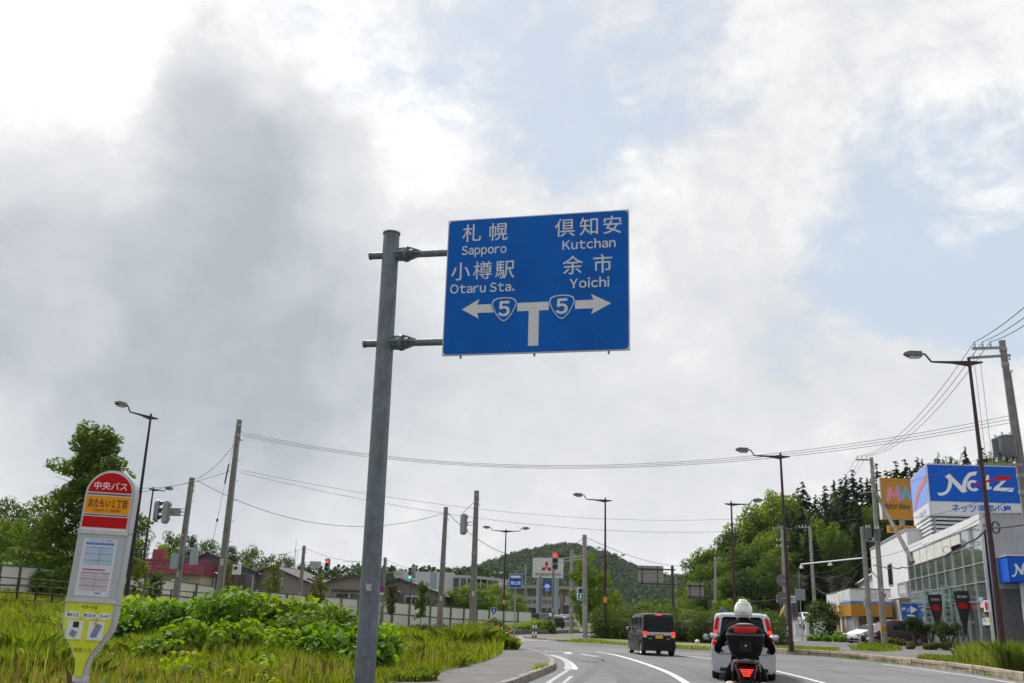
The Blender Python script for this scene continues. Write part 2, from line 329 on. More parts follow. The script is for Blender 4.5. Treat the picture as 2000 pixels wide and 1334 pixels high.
# terrain sheet, finer near the junction
xs=sorted(set(list(np.arange(-140,161,5))+[-1250,-800,-500,-300,-200,220,300,500,800,1250]))
ys=sorted(set(list(np.arange(-60,261,5))+[-400,-200,-120,300,360,450,600,900,1300]))
g=MB(); vs=[(x,y,hgt(x,y)-.05) for y in ys for x in xs]; nx=len(xs)
g.add(vs,[(j*nx+i,j*nx+i+1,(j+1)*nx+i+1,(j+1)*nx+i) for j in range(len(ys)-1) for i in range(nx-1)])
struct('ground',g,earth,sm=60)
road=struct('road',MB().add([(-45,-40,0),(60,-40,0),(60,125,0),(-45,125,0)],[(0,1,2,3)]),asphalt)
def px(pts,z=0.0): return [G(a,b,z) for a,b in pts]
def kerb(poly,parent,material,h=.15,wd=.18,length=1.0,name='kerbstone',jit=.012,inner=1):
    # individual kerbstones along a polyline (XY points); inner=+1 puts the stone to the left of the direction of travel
    pts=[Vector((p[0],p[1],0)) for p in poly]; seg=[]; 
    for a,b in zip(pts[:-1],pts[1:]):
        n=max(1,round((b-a).length/length)); 
        for k in range(n): seg.append((a.lerp(b,k/n),a.lerp(b,(k+1)/n)))
    for a,b in seg:
        d=(b-a); l=d.length; d.normalize(); nrm=Vector((-d.y,d.x,0))*inner
        j=random.uniform(-jit,jit); hh=h+random.uniform(-jit,jit)*.5; g=.012
        q=[a+d*g,b-d*g]; o=nrm*j
        prof=[(0,-.1),(0.012,hh-.02),(.03,hh),(wd,hh),(wd,-.1)]
        vs=[e+o+nrm*u+Vector((0,0,v)) for e in q for u,v in prof]; n=5
        fs=[(i,(i+1)%n,n+(i+1)%n,n+i) for i in range(n)]+[tuple(range(n)),tuple(range(2*n-1,n-1,-1))]
        part(name,MB().add(vs,fs),material,parent)
def strip(pts,wd,z,mb):
    pts=[Vector((p[0],p[1],0)) for p in pts]; vs=[]
    for i,p in enumerate(pts):
        d=(pts[min(i+1,len(pts)-1)]-pts[max(0,i-1)]).normalized(); nrm=Vector((-d.y,d.x,0))
        vs+= [p+nrm*wd/2+Vector((0,0,z)),p-nrm*wd/2+Vector((0,0,z))]
    mb.add(vs,[(2*i,2*i+1,2*i+3,2*i+2) for i in range(len(pts)-1)]); return mb
def spline(pts,n=6):
    P=[Vector((p[0],p[1],p[2] if len(p)>2 else 0)) for p in pts]; out=[]
    for i in range(len(P)-1):
        p0=P[max(0,i-1)]; p1=P[i]; p2=P[i+1]; p3=P[min(len(P)-1,i+2)]
        for k in range(n):
            t=k/n; out.append(.5*((2*p1)+(p2-p0)*t+(2*p0-5*p1+4*p2-p3)*t*t+(3*p1-p0-3*p2+p3)*t*t*t))
    out.append(P[-1]); return out
# --- left pavement with its rounded kerb corner
kl=[Vector((-4.6,-12,0)),Vector((-2.6,6,0)),Vector((-1.15,16,0))]+px([(985,1334),(1030,1318),(1070,1303.5)],.15)
corner=px([(1070,1303.5),(1083,1297),(1084,1289),(1076,1281.5),(1062,1275.5),(1040,1268),(1018,1263),(990,1259.5),(950,1256.5),(905,1253.5)],.15)
kerbline=spline(kl,4)[:-1]+spline(corner,3)
field_edge=[Vector((-7.4,-12,0)),Vector((-5.2,6,0)),Vector((-3.2,15,0))]+px([(768,1334),(830,1318),(900,1303),(950,1291),(975,1280),(985,1268),(975,1262),(940,1258.5),(905,1255.5)],.15)
poly=[(p.x,p.y) for p in kerbline]+[(p.x,p.y) for p in reversed(field_edge)]
pv=struct('pavement',MB().add([(x,y,.145) for x,y in poly],[tuple(range(len(poly)))]),pave,fix=False)
kerb(kerbline,pv,conc,h=.155,wd=.16,length=.9,inner=1)
# paving joints across the left pavement
j=MB()
for a,b in (((960,1296),(1050,1300.5)),((998,1278),(1052,1281)),((1015,1266),(1045,1270))): 
    strip(px([a,b],.15),.05 if a[0]!=998 else .16,.152,j)
part('pavement_joint',j,mat('pale_joint',(.33,.32,.31),.9,var=.3,scale=5),pv)
# --- central island (hedge) and its kerb
ik=px([(1022,1245.5),(1050,1249),(1090,1253),(1130,1255),(1185,1258),(1240,1262),(1320,1267),(1400,1270.5)])+[Vector((16.5,58,0)),Vector((18,66,0))]
ib=[Vector((24,80,0)),Vector((19,93,0)),Vector((9,87,0)),Vector((5,80.5,0))]+px([(1060,1243.0),(1030,1242.6)])
ip=[(p.x,p.y) for p in ik+ib]
island=struct('traffic_island',MB().add([(x,y,.13) for x,y in ip],[tuple(range(len(ip)))]),mat('island_turf',(.13,.13,.05),.95,var=.5,scale=.9,bump=.6,bscale=15,col2=(.17,.13,.075)),fix=False)
kerb(spline(ik,2),island,conc,h=.14,length=1.6,inner=1)
struct('traffic_island_paving',MB().add([(p.x,p.y,.136) for p in px([(1038,1246.2),(1090,1250.6),(1150,1253.5),(1160,1248),(1120,1243.5),(1060,1243.4)])],[tuple(range(6))]),pave,fix=False)
# --- far verge by the panel fence
fk=px([(860,1244.0),(905,1242.0),(985,1240.0),(1060,1238.6),(1110,1237.4),(1132,1236.5)])
fb_=[Vector((14,112,0)),Vector((4,102,0)),Vector((-8,92,0)),Vector((-13,80,0))]
fp=[(p.x,p.y) for p in fk+fb_]
verge=struct('far_verge',MB().add([(x,y,.14) for x,y in fp],[tuple(range(len(fp)))]),mat('mown_turf',(.10,.16,.03),.95,var=.4,scale=1.2,bump=.5,bscale=18),fix=False)
kerb(fk,verge,mat('old_kerb',(.16,.145,.125),.9,var=.3,scale=2,dirt=.5),h=.35,length=2.5,inner=1)
# --- right pavement: kerb, asphalt footway and lot
rk=[Vector((13.2,-10,0)),Vector((13.9,10,0)),Vector((14.6,22,0))]+px([(2000,1331),(1900,1314.5),(1850,1307.5),(1780,1299.5),(1700,1290.5),(1640,1284.5),(1580,1280),(1510,1275.5)])+[Vector((14.2,62,0)),Vector((13.6,70,0))]
rb=[Vector((16,76,0)),Vector((22,80,0)),Vector((70,80,0)),Vector((70,-10,0))]
rp=[(p.x,p.y) for p in rk+rb]
rpv=struct('right_pavement',MB().add([(x,y,.145) for x,y in rp],[tuple(range(len(rp)))]),pave,fix=False)
kerb(spline(rk,3),rpv,kerbR_m,h=.26,wd=.2,length=1.15,inner=-1)
turfR=mat('kerbside_turf',(.115,.14,.035),.95,var=.5,scale=1.6,bump=.6,bscale=15,col2=(.16,.115,.06))
def turfpatch(name,pts,z,m=turfR):
    p=px(pts,z); return struct(name,MB().add([(q.x,q.y,z) for q in p],[tuple(range(len(p)))]),m,fix=False)
turfpatch('kerbside_verge',[(1513,1267),(1560,1270),(1630,1273.5),(1640,1268),(1600,1263.5),(1518,1262)],.151)
turfpatch('kerbside_bank',[(1790,1291),(1860,1298),(1930,1306.5),(2010,1319),(2060,1314),(2010,1290),(1900,1283),(1850,1286)],.151)
turfpatch('pole_verge',[(1660,1270),(1720,1274),(1765,1270),(1740,1262),(1680,1261)],.151)
struct('soil_patch',MB().add([(p.x,p.y,.155) for p in px([(1565,1269.5),(1610,1271.5),(1650,1272.5),(1655,1269),(1610,1266),(1575,1267)],.15)],[tuple(range(6))]),dirtm,fix=False)
# --- side road climbing to the right
sr=MB(); P0=[(1535,1255),(1560,1243),(1590,1233),(1605,1226)]
cl=[Vector((20,74,0)),Vector((23.5,84,0)),Vector((28.5,98,0)),Vector((33,112,0)),Vector((36,128,0)),Vector((36,146,0))]
cl=spline(cl,5); vs=[]
for i,p in enumerate(cl):
    d=(cl[min(i+1,len(cl)-1)]-cl[max(0,i-1)]).normalized(); n=Vector((-d.y,d.x,0))
    for s in (3.6,1.2,-1.2,-3.6):
        q=p+n*s; vs.append((q.x,q.y,max(hgt(q.x,q.y),hgt(p.x,p.y)*.9)+.03))
sr.add(vs,[(4*i+k,4*i+k+1,4*i+k+5,4*i+k+4) for i in range(len(cl)-1) for k in range(3)])
struct('side_road',sr,asphalt,sm=60)
# --- painted markings
mk=MB()
strip(spline(px([(1345,1337),(1310,1316),(1270,1300),(1232,1287.5),(1195,1278),(1165,1274)])+[] ,5),.2,.004,mk)
part('lane_line',mk,white_paint,road)
mk=strip(spline(px([(1059,1272.6),(1110,1272.4),(1165,1273.2),(1225,1274.5),(1300,1278),(1400,1288.5),(1516,1311),(1615,1336)]),5),.16,.006,MB()); part('lane_line',mk,white_paint,road)
mk=strip(px([(990,1250),(1030,1250.2),(1065,1250.9),(1100,1253.2)]),.55,.004,MB()); part('stop_line',mk,white_paint,road)
for a,b,yy,wd in ((880,1027,1244.8,.9),(890,960,1242.4,.7),(1052,1112,1242.0,.5)):
    part('crossing_stripe',strip(px([(a,yy),(b,yy+.4)]),wd,.004,MB()),white_paint,road)
part('turn_marking',MB().add([(p.x,p.y,.004) for p in px([(1100,1274.6),(1113,1274.2),(1120,1277.2),(1104,1276.6)])],[(0,1,2,3)]),white_paint,road)
for a in ((1136,1277.6,1143,1278.4),(1144,1279.4,1153,1280.4),(1156,1281.2,1166,1282.2)):
    part('turn_marking',strip(px([(a[0],a[1]),(a[2],a[3])]),.35,.004,MB()),white_paint,road)
part('edge_line',strip(spline(px([(1078,1279.6),(1096,1285.5),(1108,1292),(1112,1299),(1110,1307.5)]),5),.28,.0045,MB()),worn_paint,road)
mkp=px([(1116,1293),(1121,1297),(1127,1303),(1129,1308),(1119,1308),(1118,1302)]); part('edge_line',MB().add([(p.x,p.y,.0052) for p in mkp],[tuple(range(6))]),white_paint,road)
part('edge_line',strip(spline(px([(1111,1308),(1095,1318),(1075,1331),(1062,1342)]),4),.12,.0048,MB()),worn_paint,road)
mkp=px([(1112,1321),(1121,1321),(1112,1328),(1103,1336),(1090,1340),(1103,1329)]); part('edge_line',MB().add([(p.x,p.y,.0044) for p in mkp],[tuple(range(6))]),worn_paint,road)
for seg in (((1648,1290),(1674,1293)),((1725,1297.5),(1800,1307)),((1800,1307),(1900,1321)),((1900,1321),(2010,1339))):
    part('edge_line',strip(px(seg),.12,.004,MB()),worn_paint if seg[0][0]<1720 else white_paint,road)
for k,xx in enumerate((1516,1532,1547)):
    a=px([(xx,1247.2),(xx+10,1247.4)],.35); part('crossing_stripe',strip(a,.9,hgt(a[0].x,a[0].y)+.2,MB()),white_paint,road)
part('drain_cover',MB().cyl(Vector(G(1155,1293))+Vector((0,0,-.02)),Vector(G(1155,1293))+Vector((0,0,.006)),.3,n=20),mat('cast_iron',(.05,.05,.05),.6,.6),road)
# patched asphalt
pt=MB()
strip(spline(px([(1300,1345),(1240,1320),(1190,1300)]),4),1.2,.002,pt); part('asphalt_patch',pt,mat('patched_asphalt',(.125,.125,.127),.9,var=.2,scale=1.5,bump=.3,bscale=90),road)
tar=mat('tar_seam',(.05,.05,.05),.7,var=.3,scale=5)
for k,pl_ in enumerate(([(1230,1334),(1195,1311),(1160,1295),(1110,1282)],[(1400,1334),(1330,1301),(1250,1283)],[(1700,1330),(1580,1300),(1440,1283)],[(1860,1330),(1700,1303),(1560,1287)])):
    part('tar_seam',strip(spline(px(pl_),5),.035,.0025,MB()),tar,road)
trk=mat('tyre_track',(.10,.10,.104),.85,var=.2,scale=1.2)
for k,pl_ in enumerate(([(1120,1340),(1150,1315),(1172,1298),(1170,1288),(1150,1281)],[(1215,1340),(1215,1318),(1200,1300),(1180,1288)])):
    part('tyre_track',strip(spline(px(pl_),5),.28,.0016,MB()),trk,road)
# ================================================================== BUILDINGS
def wallmat(n,c,**k): return mat(n,c,.75,var=.1,scale=1.2,dirt=k.pop('dirt',.35),**k)
glassd=mat('dark_glass',(.025,.04,.042),.04,0,var=.3,scale=.5,spec=.9)
facglass=mat('coated_glass',(.34,.40,.42),.03,.75,var=.15,scale=.4)
alu=mat('aluminium',(.62,.63,.65),.4,.6,var=.1,scale=3)
steel_grey=mat('galvanised',(.33,.35,.37),.5,.5,var=.15,scale=5,dirt=.3)
white_p=mat('white_cladding',(.70,.72,.74),.6,var=.06,scale=1.5,dirt=.25)
grey_p=mat('grey_cladding',(.36,.38,.43),.6,var=.08,scale=1.2,dirt=.2)
black_m=mat('black_plastic',(.012,.012,.013),.5,var=.2,spec=.25)
blk_txt=mat('black_print',(.015,.015,.018),.6,var=.05)
wht_txt=mat('white_print',(.78,.78,.77),.55,var=.05)
blue_s=mat('sign_blue',(.006,.10,.46),.5,spec=.2,var=.08,scale=1.0)
blue_n=mat('dealer_blue',(.0,.10,.56),.5,spec=.2,var=.05,scale=.6)
red_s=mat('sign_red',(.55,.004,.01),.45,spec=.2,var=.06)
yel_s=mat('sign_ochre',(.44,.20,.004),.5,var=.08,scale=.8)
def frame2(A,B):                       # X along A->B, Y into the building (away from viewer), origin A
    d=(B-A); d.z=0; L_=d.length; return math.atan2(d.y,d.x),L_
# ---------- car dealership with the glass front
A=D(1787,1258,86); B=D(1944,1268,59); A.z=B.z=0.15
rz,FL=frame2(A,B)      # X runs from far end to near end; Y local = left normal = into building? check sign below
# local +Y must point to the right of the road (into the building)
dealer=thing('dealership_building','grey and white car dealership with tall glass front under the blue roof sign','building',A,rz)
# local axes: x along facade (towards viewer), y = rotated left. facade direction points toward the camera, so its left is +X world side
GT=7.6; PT=8.2; NC=9; rowz=[0.05,3.0,4.15,5.3,6.45,GT]
colx=[FL*i/NC for i in range(NC+1)]
for i in range(NC):
    for j_ in range(len(rowz)-1):
        if rowz[j_]>=6.4 and i in(1,2,3,4,5,6): continue
        x0,x1=colx[i]+.035,colx[i+1]-.035; z0,z1=rowz[j_]+.035,rowz[j_+1]-.035
        t=random.uniform(-.004,.004); t2=random.uniform(-.004,.004)
        part('pane',MB().add([(x0,t,z0),(x1,t2,z0),(x1,-t,z1),(x0,-t2,z1),(x0,.02+t,z0),(x1,.02+t2,z0),(x1,.02-t,z1),(x0,.02-t2,z1)],[(0,1,2,3),(7,6,5,4),(0,4,5,1),(1,5,6,2),(2,6,7,3),(3,7,4,0)]),facglass,dealer)
for i,x in enumerate(colx): part('mullion',MB().box((x,-.01,GT/2),(.055,.10,GT)),alu,dealer)
for j_,z in enumerate(rowz[1:-1]): part('transom',MB().box((FL/2,-.012,z),(FL,.09,.05)),alu,dealer)
for i in range(1,7):
    part('fascia_panel',MB().box(((colx[i]+colx[i+1])/2,-.005,(6.45+GT)/2),(colx[i+1]-colx[i]-.03,.06,GT-6.45-.03)),wallmat('cream_panel',(.62,.62,.58)),dealer)
part('parapet',MB().box((FL/2,.1,(GT+PT)/2),(FL+.1,.4,PT-GT)),white_p,dealer,bevel=.02)
part('wall',MB().box((FL/2,6.2,GT/2-.2),(FL-.1,12,GT-.4)),grey_p,dealer)
# interior ledge glimpsed through glass is hidden: the panes mirror the sky and the hill opposite
# near gable wall facing the road
gw=11.0
for k in range(5):
    part('wall_panel',MB().box((FL+.06,.15+k*2.2+1.1,PT/2+.1),(.1,2.17,PT-.1)),grey_p,dealer)
part('corner_post',MB().box((FL+.02,-.05,PT/2),(.16,.16,PT)),alu,dealer)
part('flashing',MB().box((FL+.03,5.5,PT+.08),(.3,11.3,.12)),alu,dealer)
# blue canopy sign over the entrance and its round column
can=part('canopy',MB().box((FL+1.3,4.6,4.75),(2.4,8.0,1.5)),blue_n,dealer,bevel=.05)
part('canopy_edge',MB().box((FL+1.3,4.6,5.53),(2.5,8.1,.08)),alu,dealer)
part('column',MB().cyl((FL+2.0,1.5,0),(FL+2.0,1.5,4.0),.28,n=20),mat('column_grey',(.42,.43,.46),.5,var=.08),dealer,sm=40)
part('entrance_wall',MB().box((FL+.14,4.5,1.9),(.08,8.6,3.6)),mat('entrance_grey',(.10,.11,.12),.4,var=.2),dealer)
# logo strokes (measured on the roof sign, unit = face width 1.0 x height .545)
NS=[(790,485),(830,490),(880,475),(915,440),(935,380),(945,330),(905,285),(965,248),(1000,288),(1105,398),(1118,350),(1150,290),(1200,235),(1250,218),(1315,213),(1285,262),(1235,270),(1195,303),(1165,365),(1150,425),(1162,463),(1097,480),(1000,372),(985,350),(977,400),(952,452),(905,500),(855,520),(805,522)]
ES=[(1245+78*math.cos(R(a)),388-70*math.sin(R(a))) for a in range(48,322,13)]+[(1245+36*math.cos(R(a)),388-36*math.sin(R(a))) for a in range(318,46,-13)]
TS=[(1422,256),(1456,250),(1446,330),(1444,395),(1472,397),(1462,424),(1405,436),(1394,410),(1400,340)]
ZS=[(1566,328),(1662,312),(1562,404),(1752,400),(1722,452),(1482,438),(1500,405),(1602,330)]
RS=[[(1255,383),(1325,352),(1330,372),(1262,404)],[(1345,352),(1400,325),(1495,290),(1488,322),(1420,345),(1350,370)],[(1514,325),(1520,285),(1560,265),(1750,247),(1698,300),(1600,311)]]
def logo(parent,x0,z0,wd,ht,y=-.004,tr=None,white=wht_txt,names=('logo_letter','logo_stripe')):
    f=lambda p:(x0+(p[0]-690)/1150*wd, z0+ht-(p[1]-135)/460*ht)
    for S in (NS,ES,TS,ZS): part(names[0],MB().prism([f(p) for p in S],y,y+.01,tr),white,parent)
    for S in RS: part(names[1],MB().prism([f(p) for p in S],y-.006,y+.004,tr),red_s,parent)
# canopy logo on the face looking at the road (plane local X = FL+2.5, seen from -? -> use transform)
def tr_end(v): return Vector((FL+2.505-v.y,v.x,v.z))
logo(can,.55,4.1,2.0,1.3,tr=tr_end)
# white annexe continuing the line
d_=(A-B).normalized()
annex_L=25.0
annexe=thing('workshop_annexe','tall white workshop block with small window behind the glass front','building',A+d_*annex_L,rz)
AH=9.7
part('wall',MB().box((annex_L/2-.05,5.1,AH/2),(annex_L-.1,10,AH)),white_p,annexe)
part('parapet_cap',MB().box((annex_L/2,5.1,AH+.05),(annex_L+.1,10.2,.12)),alu,annexe)
wn=part('window',MB().box((annex_L*.55,.06,6.3),(2.6,.08,1.9)),glassd,annexe); part('window_frame',MB().box((annex_L*.55,.085,6.3),(2.9,.06,2.2)),alu,wn)
bs=part('name_board',MB().box((annex_L-3.2,-.05,4.6),(5.6,.2,1.3)),mat('board_grey',(.22,.225,.24),.5,var=.1),annexe)
htext('ROTAS',bs,wht_txt,annex_L-3.2,4.3,.85,y=-.155,bold=.03)
part('shutter_opening',MB().box((annex_L-3.5,.03,1.9),(6.6,.14,3.8)),mat('shutter_beige',(.42,.40,.36),.7,var=.15),annexe)
part('shutter_canopy',MB().box((annex_L-3.5,-.4,3.85),(7.0,1.0,.12)),white_p,annexe)
# lower shed behind
shed=thing('storage_shed','low pale grey shed with sloping roof between the white block and the ice cream shop','building',A+d_*(annex_L+22),rz)
part('wall',MB().prism([(0,0),(21.8,0),(21.8,7.0),(0,6.2)],.4,8.4),mat('shed_grey',(.50,.52,.54),.7,var=.06,scale=3,dirt=.2),shed)
part('roof',MB().prism([(-.2,6.2),(22,7.0),(22,7.18),(-.2,6.38)],.1,8.8),white_p,shed)
part('dividing_strip',MB().box((10.9,.37,4.6),(21.6,.05,.12)),white_p,shed)
# ---------- roof sign of the dealership
C0=D(1808.5,912,80); C1=D(1990,909,80); C0.z=C1.z=D(1815,1012,80).z+.22
wdt=(C1-C0).length; rs=thing('rooftop_sign_box','big blue rooftop sign box with white and red lettering on a louvred base','sign',C0,0)
hb=4.35; bandh=1.18
dpt=9.0; off=2.4
def side_tr(v): return Vector((v.x*off/dpt- v.y*0 ,v.x,v.z))
bodyp=[(0,0),(wdt,0),(wdt+off,dpt),(off,dpt)]
part('box_body',MB().slab(bodyp,0,hb),mat('sign_body',(.60,.61,.62),.5,var=.06),rs)
fblue=part('front_panel',MB().box((wdt/2,-.03,bandh+(hb-bandh)/2),(wdt-.16,.05,hb-bandh-.12)),blue_n,rs)
fwh=part('name_panel',MB().box((wdt/2,-.028,bandh/2+.04),(wdt-.16,.05,bandh-.1)),mat('sign_white',(.66,.67,.69),.5,var=.05),rs)
logo(fblue,.05,bandh,wdt-.1,hb-bandh,y=-.064)
text('ネッツ道都小樽',fwh,blue_n,wdt*.545,.42,.72,y=-.06,bold=.02,w=wdt*.63)
def sp(a,b,z0,z1,o=.03):  # panel on the left flank
    n=Vector((-dpt,off,0)).normalized()*o; p=Vector((off,dpt,0))
    q=[p*a+n,p*b+n,p*b+n*.2,p*a+n*.2]
    return MB().slab([(v.x,v.y) for v in q],z0,z1)
lb=part('side_panel',sp(.02,.98,bandh,hb-.1),mat('flank_blue',(.20,.35,.80),.5,var=.06),rs)
part('side_panel',sp(.02,.98,.08,bandh-.03),MATS['sign_white'],rs)
nq=Vector((-dpt,off,0)).normalized()*.05; pq=Vector((off,dpt,0))
def trf(v): return pq*(1-v.x)+nq*(1+v.y)+Vector((0,0,v.z))
part('logo_stripe',MB().prism([(.1,1.35),(.25,2.2),(.5,2.9),(.98,3.5),(.98,2.95),(.6,2.5),(.38,1.95),(.2,1.3)],0,.01,lambda v:pq*(1-v.x)+nq+Vector((0,0,v.z))+nq*v.y),mat('faded_red',(.62,.17,.13),.5),lb)
text('ネッツ道都小樽',lb,mat('faded_blue_print',(.2,.3,.6),.5),0,0,.1,mtx=Matrix(((-off,nq.x*100,0,off*.5+nq.x*1.6),(-dpt,nq.y*100,0,dpt*.5+nq.y*1.6),(0,0,5.0,.35),(0,0,0,1))),w=.62,y=0)
for e_ in ((wdt/2,-.03,hb-.03),(wdt/2,-.03,.03)): part('edge_trim',MB().box(e_,(wdt+.04,.08,.08)),alu,rs)
part('edge_trim',MB().box((0.02,-.03,hb/2),(.1,.1,hb)),alu,rs)
for k in range(6):   # louvres
    z=-.2-k*.34
    part('louvre',MB().box((wdt*.52,.25,z),(wdt*.92,.12,.17),rx=.5),white_p,rs)
    part('louvre',sp(.05,.92,z-.08,z+.09,-.25),white_p,rs)
part('louvre_core',MB().slab([(.5,.5),(wdt-.3,.5),(wdt+off-.6,dpt-.6),(off+.5,dpt-.6)],-2.6,0),mat('louvre_core_steel',(.06,.06,.065),.7),rs)  # core behind the slats in one even dark steel colour
part('corner_leg',MB().box((.45,.35,-1.4),(.16,.16,2.8)),steel_grey,rs)
for k,fx in enumerate((.12,.37,.6)):
    lp=part('floodlight_stem',MB().cyl((wdt*fx,.2,hb),(wdt*fx+.12,-.1,hb+.85),.035,n=6),steel_grey,rs)
    part('floodlight',MB().cyl((wdt*fx+.12,-.12,hb+.6),(wdt*fx+.12,-.1,hb+1.0),.2,.08,n=10),white_p,lp)
# ---------- motor shop pole sign (ochre)
M0=D(1722,1014,112); M1=D(1795,1014,112); mw=thing('pole_sign','square ochre pole sign with pink and blue initials behind the rooftop sign box','sign',(M0.x,112,hgt(M0.x,112)),0)
gz=hgt(M0.x,112); bz=M0.z-gz; W_=M1.x-M0.x; Hs=D(1722,934,112).z-M0.z
pan=part('panel',MB().box((W_/2,0,bz+Hs/2),(W_,.6,Hs)),yel_s,mw,bevel=.02)
part('panel_edge',MB().box((-.02,0,bz+Hs/2),(.1,.64,Hs+.05)),white_p,mw)
pink=mat('pink_print',(.70,.22,.36),.5); lblue=mat('lightblue_print',(.17,.36,.58),.5)
def poly(parent,pts,m,nm,y=-.31): part(nm,MB().prism([(W_*a,bz+Hs*b) for a,b in pts],y,y+.015),m,parent)
poly(pan,[(.14,.42),(.2,.78),(.27,.78),(.36,.60),(.44,.80),(.53,.42),(.45,.42),(.41,.62),(.355,.48),(.29,.62),(.23,.42)],pink,'logo_letter')
poly(pan,[(.42,.82),(.50,.82),(.57,.60),(.66,.80),(.72,.80),(.79,.60),(.87,.82),(.95,.82),(.82,.46),(.75,.46),(.69,.64),(.62,.46),(.55,.46)],lblue,'logo_letter',-.318)
htext('Motor Wave',pan,blk_txt,W_*.42,bz+Hs*.25,.85,y=-.32,bold=.025,shear=.2,w=W_*.66)
stp=part('lower_panel',MB().box((W_*.6,0,bz-1.1),(W_*.92,.5,.85)),yel_s,mw)
text('㈱モーターウェーブ',stp,blk_txt,W_*.6,bz-1.34,.62,y=-.262,bold=.02,shear=.2,w=W_*.8)
part('post',MB().box((W_*.55,.1,bz/2),(.5,.35,bz)),steel_grey,mw)
# ---------- corner shop in white and ochre
S0=D(1666,1246,95); S1=D(1747,1246,95); S2=D(1619,1245,117)
sz0=hgt(S0.x,S0.y)
shop=thing('corner_shop','low corner shop with white and ochre fascia and rounded white window frames','building',(S0.x,S0.y,max(.15,sz0-.3)),0)
s1=S1-S0; s2=S2-S0; sH=4.75; so_=Vector((s1.x+s2.x,s1.y+s2.y,0))
fpv=[(0,0),(s1.x,s1.y),(s1.x+s2.x,s1.y+s2.y),(s2.x,s2.y)]
def inset(k): 
    cx=sum(p[0] for p in fpv)/4; cy=sum(p[1] for p in fpv)/4; return [(cx+(p[0]-cx)*k,cy+(p[1]-cy)*k) for p in fpv]
part('fascia_upper',MB().slab(inset(1.0),3.62,sH),mat('fascia_white',(.66,.68,.70),.6,var=.06,dirt=.2),shop)
part('fascia_stripe',MB().slab(inset(1.004),3.38,3.62),mat('stripe_blue',(.10,.20,.55),.5),shop)
fo=part('fascia_ochre',MB().slab(inset(1.0),2.2,3.38),yel_s,shop)
part('roof_cap',MB().slab(inset(1.01),sH,sH+.08),mat('cap_dark',(.12,.12,.12),.6),shop)
part('wall',MB().slab(inset(.86),-.6,2.2),mat('shop_wall',(.62,.62,.60),.7,var=.06,dirt=.3),shop)
i9=inset(.875); a0=Vector((*i9[0],0)); a3=Vector((*i9[3],0)); a1=Vector((*i9[1],0))
def wallpiece(p,q,t0,t1,z0,z1,nm,m,o=.03,par=shop):
    d=(q-p); n=Vector((d.y,-d.x,0)).normalized(); 
    cen=sum((Vector((*v,0)) for v in fpv),Vector())/4
    if n.dot((p+q)/2-cen)<0: n=-n
    c=[p.lerp(q,t0)+n*o,p.lerp(q,t1)+n*o,p.lerp(q,t1)-n*.05,p.lerp(q,t0)-n*.05]
    return part(nm,MB().slab([(v.x,v.y) for v in c],z0,z1),m,par)
brown=mat('brown_shutter',(.16,.06,.04),.6,var=.2); wfr=mat('rounded_frame_white',(.78,.78,.76),.5,var=.04)
for t in (.28,.5,.72): wallpiece(a0,a3,t,t+.13,.15,2.0,'window',brown,.04)
for t in (.24,.43,.65,.87): wallpiece(a0,a3,t,t+.05,-.1,2.19,'window_frame',wfr,.09)
wallpiece(a0,a3,.24,.92,-.35,.12,'window_base',wfr,.1)
for t in (.02,.07,.12,.17): wallpiece(a0,a3,t,t+.045,-.1,2.1,'shutter_strip',mat('grey_shutter',(.24,.27,.29),.6),.05)
wallpiece(a0,a1,.0,.16,-.1,2.19,'window_frame',wfr,.06)
wallpiece(a0,a1,.2,.62,.2,2.1,'window',glassd,.05); wallpiece(a0,a1,.66,.98,.2,2.1,'window',glassd,.05)
# fascia lettering
b1=Vector((s1.x,s1.y,0)); L1=b1.length; ang1=math.atan2(s1.y,s1.x)
tx=text('こめ工房',fo,mat('pale_print',(.35,.37,.40),.6),L1*.50,3.95,.62,y=-.03,bold=.0,w=L1*.32)
hp=[(L1*.80+.32*(16*math.sin(t)**3)/16, 4.15+.30*(13*math.cos(t)-5*math.cos(2*t)-2*math.cos(3*t)-math.cos(4*t))/16) for t in [2*math.pi*k/24 for k in range(24)]]
part('heart',MB().prism(hp,-.03,-.015),red_s,fo)
e2=Vector((s2.x,s2.y,0)); L2=e2.length; u2=-e2/L2; n2=Vector((u2.y,-u2.x,0)); 
def flank(v): return e2+u2*v.x*1.0+n2*(-v.y)*1.0+Vector((0,0,v.z))
mt=Matrix(((u2.x,-n2.x,0,e2.x),(u2.y,-n2.y,0,e2.y),(0,0,1,0),(0,0,0,1)))
text('ソフトクリーム',fo,blk_txt,L2*.52,2.95,.55,y=-.05,mtx=mt,bold=.03,w=L2*.34); text('こめ工房',fo,blk_txt,L2*.56,2.4,.45,y=-.05,mtx=mt,bold=.03,w=L2*.24)
part('ice_cream_cone',MB().prism([(L2*.52,4.7),(L2*.46,4.5),(L2*.45,3.9),(L2*.5,2.5),(L2*.54,2.5),(L2*.62,3.9),(L2*.61,4.5)],-.035,-.02,lambda v:mt@v),mat('cone_print',(.55,.42,.25),.6,col2=(.7,.68,.6),scale=2),fo)
for a_,b_ in ((.06,.4),(.64,.97)): part('notice_panel',MB().prism([(L2*a_,3.75),(L2*b_,3.75),(L2*b_,4.6),(L2*a_,4.6)],-.03,-.015,lambda v:mt@v),MATS['sign_white'],fo)
